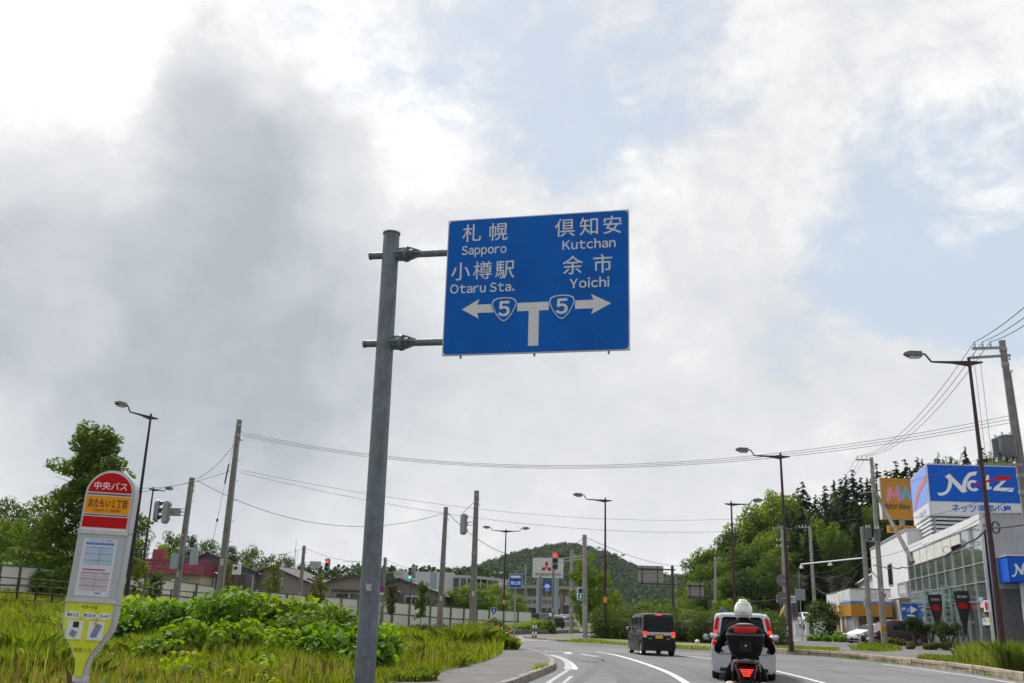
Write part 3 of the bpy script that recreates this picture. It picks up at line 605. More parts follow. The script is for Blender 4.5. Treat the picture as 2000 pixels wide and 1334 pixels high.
# ---------- parking sign, banners, window stickers
def board(name,label,cat,pxl,py,dep,wd,ht,m,rz=0,posts=1,postr=.03,back=None,group=None,th=.03):
    p=D(pxl,py,dep); gz=hgt(p.x,p.y)+(.14 if p.x>13 and dep<82 else 0); t=thing(name,label,cat,(p.x,p.y,gz),rz,group); z=p.z-gz
    pn=part('panel',MB().box((0,0,z),(wd,th,ht)),m,t,bevel=.004)
    for k in range(posts):
        xx=0 if posts==1 else (-wd*.3+k*wd*.6)
        part('post',MB().cyl((xx,.04+postr,0),(xx,.04+postr,z+ht*.4),postr,n=10),steel_grey,t,sm=40)
    return t,pn,z
t,pn,z=board('parking_sign','blue rooftop parking board with white arrow and letter beside the shutter','sign',1778,1202,83,1.35,1.9,blue_s,rz=R(-25),posts=2)
text('屋上',pn,wht_txt,-.3,z+.35,.34,y=-.02,bold=.02); part('arrow',MB().prism([(.05,z+.15),(.6,z+.48),(.05,z+.8)],-.022,-.018),wht_txt,pn); htext('P',pn,wht_txt,.1,z-.8,1.1,y=-.02,bold=.05)
for k,(bx_,by_,dd) in enumerate(((1814,1200,75),(1852,1202,69.5))):
    p=D(bx_,by_,dd); t=thing('nobori_banner',['pale green vertical banner nearer the parking board','pale green vertical banner between the two black flags'][k],'banner',(p.x,p.y,.15),R(-12),'pale green vertical banners')
    part('pole',MB().cyl((-.3,0,0),(-.3,0,4.3),.02,n=8),alu,t); part('crossbar',MB().cyl((-.3,0,4.2),(.32,0,4.2),.012,n=6),alu,t)
    cl_=MB(); nr=14
    cl_.add([(( -.28 if s==0 else .30)+.05*math.sin(i*.9),.06*math.sin(i*.7+s),4.18-i*.2) for i in range(nr) for s in (0,1)],[(2*i,2*i+1,2*i+3,2*i+2) for i in range(nr-1)])
    c=part('cloth',cl_,mat('mint_cloth',(.45,.60,.55),.8,var=.1),t,fix=False,sm=60)
    for i,ch in enumerate('オイル交換中'): text(ch,c,blk_txt,0,3.7-i*.4,.36,y=-.09,bold=.02)
for k,(bx_,by_,dd) in enumerate(((1829,1196,73),(1882,1194,64.5))):
    p=D(bx_,by_,dd); t=thing('feather_flag',['black flag with red car print half hidden by the clipped shrubs','black triangular flag with red car print standing clear before the glass'][k],'flag',(p.x,p.y,.15),R(-14),'black advertising flags')
    part('pole',MB().cyl((0,.03,0),(0,.03,3.6),.022,n=8),alu,t)
    t.scale=(.72,.72,.86)
    c=part('cloth',MB().prism([(-.72,4.3),(.72,4.36),(.70,3.6),(.2,1.75),(.06,1.0),(-.06,1.0),(-.2,1.75),(-.66,3.6)],-.01,.01),mat('black_cloth',(.012,.012,.014),.7,var=.2),t)
    htext('GR SPORT',c,wht_txt,0,3.82,.22,y=-.016,bold=.02,w=.85)
    part('print',MB().prism([(-.42,3.1),(-.36,3.3),(-.1,3.48),(.2,3.46),(.4,3.3),(.44,3.12),(.2,3.02),(-.2,3.0)],-.018,-.012),red_s,c)
    part('base',MB().cyl((0,.03,0),(0,.03,.12),.3,.26,n=14),steel_grey,t)
def fac(px_,py_):    # intersect the viewing line with the facade plane -> local x,z
    d=ray(px_,py_); dirv=(B-A).normalized(); nrm=Vector((-dirv.y,dirv.x,0)); t=(A-CAMP).dot(nrm)/d.dot(nrm); h=CAMP+d*t-A; return h.dot(dirv),h.z
for x0,y0,x1,y1,m,nm in ((1914,1166,1922,1174,'lb','a'),(1917,1174,1930,1180,'pk','b'),(1918,1180,1923,1187,'wh','c'),(1925,1172,1936,1195,'wh','d'),(1923,1207,1935,1221,'wh','e'),(1924,1208,1929,1216,'lb','f'),(1930,1206,1934,1214,'ye','g')):
    u0,w0=fac(x0,y1); u1,w1=fac(x1,y0)
    m_={'lb':mat('sticker_blue',(.25,.45,.7),.5),'pk':mat('sticker_pink',(.7,.35,.38),.5),'wh':MATS['sign_white'],'ye':mat('sticker_yellow',(.75,.6,.08),.5)}[m]
    o=part('window_sticker',MB().box(((u0+u1)/2,-.012-.004*'abcdefg'.index(nm)-.06,(w0+w1)/2),(abs(u1-u0),.006,abs(w1-w0))),m_,dealer)
u,v=fac(1930,1183); part('window_sticker',MB().ell((u,-.115,v),(.35,.004,.28),10,6),red_s,dealer)
# ---------- far car dealer across the junction
tanw=mat('tan_render',(.40,.36,.29),.8,var=.08,dirt=.2)
P=D(1062,1212,170); far=thing('dealer_showroom','tan flat roofed car showroom across the junction behind parked cars','building',(P.x,170,0),0)
part('wall',MB().box((0,3.3,4.0),(19,6,4.2)),tanw,far)
part('roof_slab',MB().box((1,2.6,6.25),(21.5,9,.5)),mat('slab_grey',(.34,.33,.31),.7),far)
for sx in (-8.8,-3,3,9): part('pillar',MB().box((sx,-.2,3),(.5,.5,6)),tanw,far)
for k in range(6): part('pane',MB().box((-7.3+k*2.4,.27,1.7),(2.3,.05,2.9)),glassd,far)
sgn=part('name_panel',MB().box((-3.0,-.9,3.75),(11.5,.3,1.9)),mat('panel_silver',(.36,.37,.39),.4,.3),far)
htext('MITSUBISHI MOTORS',sgn,blk_txt,-2.9,3.5,.8,y=-1.06,bold=.04,w=8.2)
part('canopy',MB().box((6.2,-1.2,3.5),(6,3,.35)),mat('slab_grey',(.3,.3,.3)),far)
part('fascia_red',MB().box((-1.0,-1.5,1.7),(.5,.3,3.2)),red_s,far)
# its twin-post sign
P0_=D(1040,1128,150); P1_=D(1100,1128,150); Wm=P1_.x-P0_.x; Hm=D(1040,1089,150).z-P0_.z
ms_=thing('dealer_pole_sign','white billboard with three red diamonds on twin blue-grey posts','sign',((P0_.x+P1_.x)/2,150,0),0)
pn=part('panel',MB().box((0,0,P0_.z+Hm/2),(Wm,.5,Hm)),mat('billboard_white',(.62,.64,.67),.5,var=.05),ms_,bevel=.03)
for sx in (-.3,.3): part('post',MB().cyl((sx*Wm,.1,0),(sx*Wm,.1,P0_.z+.05),.3,n=12),mat('post_bluegrey',(.28,.34,.42),.5),ms_,sm=40)
zc=P0_.z+Hm*.53; s_=Hm*.19
def dia(cx,cz,ang):
    a=Vector((math.cos(ang),math.sin(ang))); b=Vector((-a.y,a.x)); c=Vector((cx,cz)); 
    return [c,c+a*s_*.86+b*s_*.5,c+a*s_*1.72,c+a*s_*.86-b*s_*.5]
for ang in (90,210,330): part('logo_diamond',MB().prism([(p.x,p.y) for p in dia(-.05*Wm,zc,R(ang))],-.27,-.255),red_s,pn)
htext('MITSUBISHI MOTORS',pn,blk_txt,0,P0_.z+Hm*.11,.5,y=-.262,bold=.03,w=Wm*.84)
# small blue hanging sign
t,pn,z=board('blue_logo_sign','small square blue sign with white emblem under the diamond billboard','sign',1069,1145,128,1.15,1.35,blue_s,posts=1,postr=.06)
part('emblem',MB().prism([(-.38+.0,z-.1),(-.3,z+.18),(-.05,z+.3),(.22,z+.22),(.4,z-.02),(.3,z-.2),(.1,z-.12),(.12,z-.32),(-.1,z-.32),(-.1,z-.14),(-.3,z-.22)],-.022,-.018),wht_txt,pn); text('給油',pn,wht_txt,0,z-.6,.28,y=-.02)
# ---------- grey office block behind the fence
o0=D(826,1170,125); ob=thing('office_block','low pale grey office block with a curved glazed end behind the fence','building',(o0.x,125,.4),0)
wl=D(955,1170,125).x-o0.x
part('wall',MB().box((-.3,4,2.2),(8.0,8,4.4)),mat('office_grey',(.45,.46,.49),.7,var=.06,dirt=.2),ob)
oz=D(858,1124,125).z-.4
cur=[(3.7+8.6*math.sin(R(a)),30*(1-math.cos(R(a)))-.3) for a in range(0,61,6)]
for i in range(len(cur)-1):
    (xa,ya),(xb,yb)=cur[i],cur[i+1]; dx,dy=xb-xa,yb-ya; l=math.hypot(dx,dy); an=math.atan2(dy,dx); cx,cy=(xa+xb)/2,(ya+yb)/2
    part('pane',MB().box((cx,cy,oz-1.25),(l-.15,.08,2.0),rz=an),glassd,ob)
    part('spandrel',MB().box((cx,cy+.05,oz-.05),(l,.3,.35),rz=an),MATS['office_grey'],ob)
    part('spandrel',MB().box((cx,cy+.05,1.6),(l,.25,3.6),rz=an),MATS['office_grey'],ob)
    part('mullion',MB().box((xa,ya-.02,oz-1.25),(.14,.16,2.2)),alu,ob)
part('upper_wall',MB().box((-.0,3.1,oz-.9),(7.4,6.4,2.6)),mat('office_pale',(.56,.57,.60),.7,var=.05),ob)
for k in range(4): part('window',MB().box((-3.2+k*1.9,-.04,oz-2.9),(1.5,.08,.9)),glassd,ob)
part('dark_wall',MB().box((-4.9,1.2,oz-1.6),(2.2,5,3.0)),mat('dark_green_wall',(.05,.07,.065),.6),ob)
# ---------- houses behind the fence on the left
def housewindow(t,xx,z,w_=1.2,h_=1.0):
    wn=part('window',MB().box((xx,-.045,z),(w_,.08,h_)),glassd,t); part('window_frame',MB().prism([(xx-w_/2-.1,z-h_/2-.1),(xx+w_/2+.1,z-h_/2-.1),(xx+w_/2+.1,z+h_/2+.1),(xx-w_/2-.1,z+h_/2+.1)],-.06,-.02),white_p,wn); part('sash',MB().box((xx,-.09,z),(.05,.03,h_)),white_p,wn)
def gable(name,label,pxl,pyb,dep,w_,d_,eave,ridge,wm,rm,rz=0,cat='house',axis='x'):
    p=D(pxl,pyb,dep); gz=hgt(p.x,p.y); t=thing(name,label,cat,(p.x,p.y,gz),rz)
    part('wall',MB().prism([(-w_/2,0),(w_/2,0),(w_/2,eave),(0,ridge),(-w_/2,eave)],0,d_),wm,t)
    for s in (-1,1):
        a=math.atan2(ridge-eave,w_/2); l=math.hypot(w_/2,ridge-eave)+.5
        part('roof_slope',MB().box((s*(w_/4+.12),d_/2,(eave+ridge)/2+.02),(l,d_+.9,.16),ry=s*a),rm,t)
    part('gutter',MB().cyl((-w_/2-.35,-.3,eave-.12),(-w_/2-.35,d_+.3,eave-.12),.06,n=8),white_p,t); part('gutter',MB().cyl((w_/2+.35,-.3,eave-.12),(w_/2+.35,d_+.3,eave-.12),.06,n=8),white_p,t); part('downpipe',MB().cyl((w_/2-.15,-.06,0),(w_/2-.15,-.06,eave-.2),.04,n=6),white_p,t)
    return t
red_roof=mat('red_metal_roof',(.20,.015,.028),.6,spec=.2,var=.15,scale=3); maroon=mat('maroon_roof',(.22,.05,.075),.6,spec=.2,var=.12,scale=3)
p=D(130,1140,88); q=D(395,1150,88); gz=hgt(p.x,88); bw=q.x-p.x
zz=lambda y_,x_=250,d=88: D(x_,y_,d).z-gz
rh=thing('red_roof_house','cream bungalow with wide maroon mansard roof behind the fence','house',(p.x,88,gz),0)
part('wall',MB().box((bw/2,4.5,zz(1115)/2),(bw-.8,8,zz(1115))),mat('cream_wall',(.50,.46,.34),.8,var=.06,dirt=.2),rh)
zt,zb_=zz(1089),zz(1118)
slope=bw/13
for k in range(13):
    for r_ in range(3):
        za=zb_+(zt-zb_)*r_/3; zc_=zb_+(zt-zb_)*(r_+1)/3; ya=-.3+r_*.25
        tilt=-.012
        part('roof_sheet',MB().add([(slope*k,ya,za),(slope*(k+1)-.03,ya,za),(slope*(k+1)-.03,ya+.22,zc_-.03),(slope*k,ya+.22,zc_-.03),(slope*k,ya+.3,za),(slope*(k+1)-.03,ya+.3,za),(slope*(k+1)-.03,ya+.5,zc_-.03),(slope*k,ya+.5,zc_-.03)],[(0,1,2,3),(7,6,5,4),(0,4,5,1),(1,5,6,2),(2,6,7,3),(3,7,4,0)]),red_roof if k<7 else maroon,rh)
part('roof_deck',MB().box((bw/2,4.6,(zt+zb_)/2-.05),(bw-.2,8.6,zt-zb_-.1)),maroon,rh)
part('chimney',MB().box((bw*.54,4,zt+.45),(1.0,1.0,1.1)),mat('brick_red',(.28,.06,.05),.7),rh)
greyblue=mat('blue_grey_siding',(.14,.17,.20),.7,var=.08); beige=mat('beige_siding',(.30,.27,.245),.75,var=.08,dirt=.15); dkroof=mat('dark_roof',(.06,.05,.055),.6,var=.2)
h=gable('grey_house','blue-grey gabled house half hidden behind the utility pole',398,1160,92,9,8,3.0,4.5,greyblue,dkroof,rz=R(8)); housewindow(h,-1.6,2.2); housewindow(h,1.5,2.2)
h=gable('beige_house','beige gabled house with broad dark roof left of the sign post',528,1165,95,10.5,9,2.0,4.0,beige,dkroof,rz=R(-6)); housewindow(h,-2.2,1.4); housewindow(h,.6,2.5,.8,.8)
part('annex_roof',MB().box((6.6,1.5,2.2),(5.5,6,.18),ry=.28),dkroof,h); part('annex_wall',MB().box((6.4,2.0,.8),(4.6,5,1.8)),beige,h)
h=gable('windowed_house','beige house with white framed windows right of the left signal',690,1170,92,7.5,7,2.8,3.9,beige,dkroof,rz=R(4))
for k,xx in enumerate((-1.1,.3,1.9)):
    wn=part('window',MB().box((xx,-.05,1.7),(1.15,.08,1.1)),glassd,h); part('window_frame',MB().prism([(xx-.7,1.05),(xx+.7,1.05),(xx+.7,2.35),(xx-.7,2.35)],-.06,-.02),white_p,h)
    wn.location.y=-.05
part('porch_roof',MB().box((.6,-.4,2.55),(5.2,1.1,.14)),dkroof,h)
h=gable('dark_roof_house','dark roofed house behind the no parking sign',778,1165,100,9,8,2.8,4.2,mat('taupe_wall',(.2,.19,.18)),dkroof,rz=R(-4)); housewindow(h,-1.8,2.0); housewindow(h,1.4,2.0)
# chimney with white pot between the houses
p=D(455,1150,84); gz=hgt(p.x,84); ch=thing('chimney_hut','dark brown tapered shed with a white chimney pot','shed',(p.x,84,gz),0)
top=D(455,1122,84).z-gz
part('wall',MB().prism([(-1.0,0),(1.2,0),(1.0,top),(-.4,top)],0,2.0),mat('brown_hut',(.07,.05,.05),.7),ch); pc=part('chimney_pot',MB().box((0,.5,top+.42),(.62,.62,.85)),white_p,ch); part('flue_hole',MB().box((0,.17,top+.55),(.25,.05,.25)),blk_txt,pc)
p=D(441,1150,80); bx2=thing('brown_tank','dark brown box tank at the foot of the hut','tank',(p.x,80,hgt(p.x,80)),0); part('body',MB().box((0,0,1.2),(1.5,1.2,2.4)),mat('tank_brown',(.06,.03,.025),.6),bx2,bevel=.04); part('lid',MB().box((0,0,2.45),(1.6,1.3,.1)),mat('tank_brown',(.06,.03,.025)),bx2)
# house seen far right of the hill
h=gable('far_grey_house','small grey house with pale walls below the guide sign backs',1296,1212,300,6,8,3.6,5.4,mat('pale_house',(.40,.38,.36)),dkroof,rz=R(10))
part('porch',MB().box((7,0,1.5),(4,5,3)),mat('pale_house',(.4,.38,.36)),h); part('porch_roof',MB().box((7.1,-.1,3.2),(4.8,5.6,.2),ry=-.25),dkroof,h)
# ---------- panel fence (white boards in grey posts) following the rising road
ftop=[(-60,1100),(0,1103),(75,1108),(140,1115),(250,1124),(345,1135),(420,1146),(560,1160),(700,1170),(800,1179),(880,1186),(955,1191),(1038,1195)]
fdep=[46,50,54,57,63,68,72,78,83,86,88,92,96]
fpts=[]; 
for (a,b),dd in zip(ftop,fdep):
    q=D(a,b,dd); fpts.append(q)
fence=thing('panel_fence','long white panel fence in grey posts running behind the grass field','fence',(0,0,0))
clear_p=mat('clouded_panel',(.42,.50,.47),.25,var=.35,scale=.25,spec=.6,col2=(.13,.18,.15)); white_f=mat('fence_white',(.66,.65,.61),.6,var=.08,scale=.6,dirt=.12)
fpost=mat('fence_post',(.10,.115,.13),.5,.3,var=.1); fbase=mat('fence_base_conc',(.22,.21,.19),.9,var=.2,scale=1,dirt=.6)
sp_=[]; 
for a,b in zip(fpts[:-1],fpts[1:]):
    n=max(1,round((b-a).xy.length/2.0))
    for k in range(n): sp_.append(a.lerp(b,k/n))
sp_.append(fpts[-1])
FH=1.95
for i in range(len(sp_)-1):
    a,b=sp_[i],sp_[i+1]; d=(b-a); rz_=math.atan2(d.y,d.x); l=d.xy.length; m_=(a+b)/2; pz=d.z/l
    inter=(i%1==0)
    old=m_.x<-26.0 
    for z0,z1 in (((-FH*.48,-.05),(-FH,-FH*.52)) if not old else ((-FH,-.05),)):
        vs=[]
        for yy in(-.025,.025):
            for (s,zq) in ((-1,z0),(1,z0),(1,z1),(-1,z1)): vs.append((s*(l/2-.06),yy,zq+pz*s*l/2))
        o=part('panel',MB().add(vs,[(3,2,1,0),(4,5,6,7),(0,1,5,4),(1,2,6,5),(2,3,7,6),(3,0,4,7)]),clear_p if old else white_f,fence); o.location=m_; o.rotation_euler=(0,0,rz_)
    o=part('post',MB().box((0,-.04,-FH/2-.1),(.13,.14,FH+.3)),fpost,fence); o.location=a; o.rotation_euler=(0,0,rz_)
    for z in (0,-FH*.5):
        vs=[(s*l/2,yy,z+zq+pz*s*l/2) for yy in(-.05,.03) for (s,zq) in((-1,-.05),(1,-.05),(1,.02),(-1,.02))]
        o=part('rail',MB().add(vs,[(3,2,1,0),(4,5,6,7),(0,1,5,4),(1,2,6,5),(2,3,7,6),(3,0,4,7)]),fpost,fence); o.location=m_; o.rotation_euler=(0,0,rz_)
    vs=[(s*l/2,yy,zq+pz*s*l/2) for yy in(-.12,.12) for (s,zq) in((-1,-FH-.9),(1,-FH-.9),(1,-FH-.02),(-1,-FH-.02))]
    o=part('base_wall',MB().add(vs,[(3,2,1,0),(4,5,6,7),(0,1,5,4),(1,2,6,5),(2,3,7,6),(3,0,4,7)]),fbase,fence); o.location=m_; o.rotation_euler=(0,0,rz_)
# dark guard rail before the fence
rl=[D(-60,1118,40),D(0,1127,43),D(75,1132,46),D(138,1138,49),D(250,1146,53),D(335,1153,57),D(420,1160,61)]
gr=thing('guard_rail','dark brown four bar pedestrian railing on the raised road behind the bus stop','railing',(0,0,0)); brownm=mat('brown_steel',(.045,.028,.026),.5,.4,var=.15)
for a,b in zip(rl[:-1],rl[1:]):
    n=2
    for k in range(n):
        p=a.lerp(b,k/n); q=a.lerp(b,(k+1)/n)
        part('post',MB().box((p.x,p.y,p.z-.5),(.07,.07,1.12)),brownm,gr)
        for z in (0,-.32,-.62,-.95): part('bar',MB().cyl(p+Vector((0,0,z)),q+Vector((0,0,z)),.03,n=8),brownm,gr)
# ================================================================== STREET FURNITURE
galv=mat('sign_post_grey',(.155,.19,.225),.55,.25,var=.2,scale=5,dirt=.5)
# ---------- overhead direction sign
SD=16.8
tl=D(877,432,SD); yaw=R(-13); SW=3.44; SH=2.68
pbase=D(711.5,1334,17.1); ptop=D(765,458,17.1)
px_,py_=(pbase.x+ptop.x)/2,17.1
sg=thing('direction_sign','large blue overhead direction sign on a grey cantilever post','road sign',(px_,py_,.14),0)
pz=ptop.z-.14
leanx=(ptop.x-pbase.x)
part('post',MB().cyl((-leanx*.55,0,0),(leanx*.5,0,pz),.178,.155,n=28),galv,sg,sm=40)
part('post_cap',MB().lathe([(.17,pz),(.17,pz+.03),(.001,pz+.05)],(leanx*.5,0,0),n=24),galv,sg,sm=40)
for z_ in (1.4,5.2): part('weld_ring',MB().cyl((-leanx*.55+leanx*1.05*z_/pz,0,z_),(-leanx*.55+leanx*1.05*z_/pz,0,z_+.015),.181-.023*z_/pz,n=28),galv,sg,sm=40)
part('inspection_cover',MB().box((-leanx*.42,-.172,.75),(.13,.03,.3)),galv,sg,bevel=.008); part('sticker',MB().box((-leanx*.35,-.177,1.75),(.09,.008,.12)),mat('sticker_silver',(.45,.46,.46),.5,dirt=.5),sg)
part('base_plate',MB().box((-leanx*.55,0,.02),(.6,.6,.04)),galv,sg)
cosy,siny=math.cos(yaw),math.sin(yaw)
for ia,(la,ra) in enumerate((((724,496),(876,489)),((710,668),(869,661)))):
    pa=D(*la,17.1); za=pa.z-.14; 
    xc=leanx*(.5 if ia==0 else .3)
    e=D(*ra,SD); ex=e.x-px_; ey=e.y-py_
    dirv=Vector((cosy,siny,0)); c0=Vector((xc,0,za-.01)); end=c0+dirv*(ex-xc+3.1)+Vector((0,.14,0)); st=c0-dirv*.40
    part('arm',MB().cyl(st,end,.068,n=16),galv,sg,sm=40)
    part('arm_cap',MB().cyl(st-dirv*.02,st+dirv*.02,.076,n=16),galv,sg,sm=40)
    # flange coupling with stiffening ribs
    f0=c0+dirv*.19; f1=c0+dirv*.46
    part('socket',MB().cyl(c0+dirv*.1,f1,.10,.09,n=14),galv,sg,sm=40)
    part('flange',MB().cyl(c0+dirv*.30,c0+dirv*.36,.155,n=18),galv,sg,sm=40)
    up=Vector((0,0,1)); sd_=Vector((-siny,cosy,0))
    for ax in (up,-up,sd_,-sd_):
        tq=ax.cross(dirv).normalized()*.008
        prof=[(.10,.0),(.10,.13),(.33,.145),(.40,.14),(.62,.06),(.62,0)]
        vs=[c0+dirv*a+ax*b+s for s in (tq,-tq) for a,b in prof]; n=6
        part('rib',MB().add(vs,[tuple(range(n)),tuple(range(2*n-1,n-1,-1))]+[(i,n+i,n+(i+1)%n,(i+1)%n) for i in range(n)]),galv,sg)
# face panel: local frame inside sign: X along the board, origin top-left corner
org=Vector((tl.x-px_,tl.y-py_,tl.z-.14))
RM=Matrix.Translation(org)@Matrix.Rotation(yaw,4,'Z')
pn=part('panel',MB().prism([(.0,0),(SW,0),(SW,-SH),(0,-SH)],-.02,.02),mat('sign_edge_alu',(.5,.5,.52),.5,.4),sg); pn.matrix_local=RM
def rrect(x0,z0,x1,z1,r,n=5):
    out=[]
    for cx,cz,a in((x1-r,z1-r,0),(x0+r,z1-r,90),(x0+r,z0+r,180),(x1-r,z0+r,270)):
        out+=[(cx+r*math.cos(R(a+90*k/n)),cz+r*math.sin(R(a+90*k/n))) for k in range(n+1)]
    return out
part('blue_sheet',MB().prism(rrect(.02,-SH+.02,SW-.02,-.02,.08),-.024,-.018),mat('guide_sign_blue',(.0,.115,.51),.6,var=.14,scale=.9,dirt=.10,spec=.15),pn)
part('seam',MB().box((SW/2,-.0245,-SH*.5),(SW-.1,.001,.006)),mat('seam_blue',(.006,.05,.2)),pn)
sw=mat('sign_white_sheet',(.62,.64,.65),.5,var=.06,scale=4)
def kan(ch,u,v,s=.385): text(ch,pn,sw,u*SW,-v*SH-.37*s,s,y=-.0265,bold=.0045 if ch!='樽' else .001)
for ch,u,v in (('札',.137,.106),('幌',.288,.108),('小',.083,.392),('樽',.206,.392),('駅',.331,.392),('倶',.655,.108),('知',.785,.108),('安',.912,.108),('余',.70,.388),('市',.86,.388)): kan(ch,u,v)
for s,u,v,wd in (('Sapporo',.21,.268,.253),('Otaru Sta.',.207,.552,.357),('Kutchan',.786,.27,.285),('Yoichi',.79,.552,.211)):
    htext(s,pn,sw,u*SW,-v*SH,.235,y=-.0265,bold=.014,w=wd*SW,gap=.09)
bz_=-.672*SH; bt=.060*SH/2; hh=.071*SH
for pts in ([(.10,0),(.195,hh),(.185,bt),(.285,bt),(.285,-bt),(.185,-bt),(.195,-hh)],[(.905,0),(.80,hh),(.812,bt),(.715,bt),(.715,-bt),(.812,-bt),(.80,-hh)],[(.405,bt),(.575,bt),(.575,-bt),(.523,-bt),(.523,-.95*SH-bz_),(.468,-.95*SH-bz_),(.468,-bt),(.405,-bt)]):
    part('arrow',MB().prism([(a*SW,bz_+b) for a,b in pts],-.0262,-.0235),sw,pn)
def shield(cx,cz,w_,h_):
    pts=[]
    ctrl=[(-.02,.5),(.28,.47),(.44,.40),(.5,.27),(.46,.08),(.32,-.2),(.16,-.41),(.05,-.49),(-.05,-.49),(-.16,-.41),(-.32,-.2),(-.46,.08),(-.5,.27),(-.44,.40),(-.28,.47)]
    return [(cx+a*w_,cz+b*h_) for a,b in ctrl]
for u in (.333,.645):
    w_,h_=.147*SW,.186*SH; cx,cz=u*SW,-.683*SH
    o=part('route_shield',MB().prism(shield(cx,cz,w_,h_),-.029,-.026),MATS['guide_sign_blue'],pn)
    part('shield_rim',MB().prism(shield(cx,cz,w_*.93,h_*.93),-.031,-.0295),sw,pn); part('shield_face',MB().prism(shield(cx,cz,w_*.85,h_*.85),-.033,-.0315),MATS['guide_sign_blue'],pn)
    htext('5',pn,sw,cx,cz-.125,.37,y=-.035,bold=.028)
for fx in (.1,.5,.89): part('bracket_bolt',MB().box((fx*SW,.03,-SH-.02),(.03,.05,.05)),galv,pn)
for fx in (.12,.37,.63,.88):
    for fz in (.06,.52,.94): part('rivet',MB().cyl((fx*SW,-.0275,-fz*SH),(fx*SW,-.024,-fz*SH),.012,n=8),galv,pn)
for fx in (.18,.5,.82): part('back_rail',MB().box((fx*SW,.055,-SH/2),(.06,.06,SH-.1)),galv,pn)
# ---------- bus stop
bp=D(150,1334,8.8); 
bs=thing('bus_stop_sign','white framed bus stop sign with red top, orange name plate and yellow foot panel','bus stop',(bp.x-.02,8.8,.1),R(4)); bs.rotation_euler=(0,R(1.6),R(4))
zb=D(150,1326,8.8).z-.1; BH=1.83; hw=.225; TH=.15
frm=mat('busstop_grey',(.52,.54,.56),.45,.2,var=.08,scale=4,dirt=.2)
LEAN=Matrix(((1,0,.02,0),(0,1,0,0),(0,0,1,0),(0,0,0,1)))
def half(k=0.0):   # outline of right half from bottom to top; k shrinks it
    r=hw-k; pts=[(.045-k*.4,0),(.045-k*.4,.09),(.06-k*.5,.16),(.11-k*.8,.25),(.175-k,.34),(.212-k,.41),(r,.50),(r,BH-hw)]
    pts+=[(r*math.cos(R(a)),BH-hw+r*math.sin(R(a))) for a in range(10,91,10)]
    return pts
def outline(k=0): h=half(k); return [(x,z+zb) for x,z in h]+[(-x,z+zb) for x,z in h[::-1][1:]]
def clipband(k,z0,z1):   # part of the outline between two heights
    h=half(k); out=[]
    def xat(z):
        for (xa,za),(xb,zc) in zip(h[:-1],h[1:]):
            if za<=z<=zc: return xa+(xb-xa)*(z-za)/max(1e-6,zc-za)
        return 0.0
    zs=[z0]+[z for x,z in h if z0<z<z1]+[z1]
    rgt=[(xat(z),z+zb) for z in zs]; return rgt+[(-x,z) for x,z in rgt[::-1]]
def bpart(n,mb,m,par=bs,**k):
    o=part(n,mb,m,par,**k); return o
bpart('frame',MB().prism(outline(0),0,TH),frm,bevel=.018)
redb=mat('bus_red',(.50,.002,.004),.45,var=.08,spec=.18,dirt=.12); orab=mat('bus_orange',(.80,.30,.003),.45,var=.07,spec=.18,dirt=.12); yelb=mat('bus_yellow',(.60,.68,.035),.5,var=.09,spec=.18,dirt=.18); wpan=mat('bus_white',(.68,.70,.72),.4,var=.05); gpan=mat('bus_pane',(.40,.45,.47),.2,var=.08,spec=.7)
f=lambda v:v*BH
wp=bpart('white_face',MB().prism(clipband(.022,f(.70),f(.9895)),-.004,.003),wpan)
cap=bpart('red_cap',MB().prism(clipband(.026,f(.887),f(.9875)),-.007,-.0035),redb)
text('中央バス',cap,wht_txt,0,zb+f(.903),.078,y=-.0085,bold=.01)
dk=mat('bus_stripe',(.10,.10,.16),.5)
bpart('stripe',MB().prism(clipband(.026,f(.873),f(.881)),-.007,-.0035),dk)
orp=bpart('name_plate',MB().prism(clipband(.026,f(.782),f(.868)),-.007,-.0035),orab)
text('おたもい１丁目',orp,blk_txt,0,zb+f(.815),.085,y=-.0085,bold=.018,w=.345); htext('Otamoi 1-chome',orp,blk_txt,0,zb+f(.791),.038,y=-.0085,w=.23)
bpart('stripe',MB().prism(clipband(.026,f(.771),f(.777)),-.007,-.0035),dk)
bpart('red_band',MB().prism(clipband(.026,f(.712),f(.766)),-.007,-.0035),redb)
bpart('cross_bar',MB().prism(clipband(.004,f(.68),f(.70)),-.014,.0),frm)
bpart('cross_bar',MB().prism(clipband(.004,f(.352),f(.372)),-.014,.0),frm)
gp=bpart('timetable_case',MB().prism(clipband(.022,f(.372),f(.68)),-.004,.003),gpan)
pp=bpart('timetable',MB().box((-.005,-.0055,zb+f(.52)),(.30,.002,f(.275))),mat('paper',(.60,.63,.70),.7,var=.03),gp)
pr_b=mat('print_blue',(.06,.25,.62),.6); pr_l=mat('print_pale_blue',(.38,.50,.66),.7); pr_p=mat('print_pale_pink',(.52,.45,.52),.7); pr_d=mat('print_grey',(.18,.2,.26),.7)
cxp=-.005
def sub(x,z,w_,h_,m,nm='print'): part(nm,MB().box((cxp+x,-.0075,zb+f(z)),(w_,.001,h_)),m,gp)
sub(0,.633,.25,.022,pr_b); sub(0,.575,.25,.16,pr_l); sub(-.02,.508,.2,.012,mat('print_crimson',(.5,.03,.12),.6)); sub(0,.452,.25,.165,pr_p)
for k in range(9): part('print_rule',MB().box((cxp,-.0085,zb+f(.615-k*.0105)),(.25,.0008,.0035)),pr_d if k%3==0 else MATS['paper'],gp)
for k in range(9): part('print_rule',MB().box((cxp,-.0085,zb+f(.493-k*.0105)),(.25,.0008,.0035)),pr_d if k%3==0 else MATS['paper'],gp)
for z in (.575,.452): part('print_rule',MB().box((cxp+.01,-.0088,zb+f(z)),(.004,.0008,.15)),pr_d,gp)
sub(.05,.397,.05,.012,pr_b); 
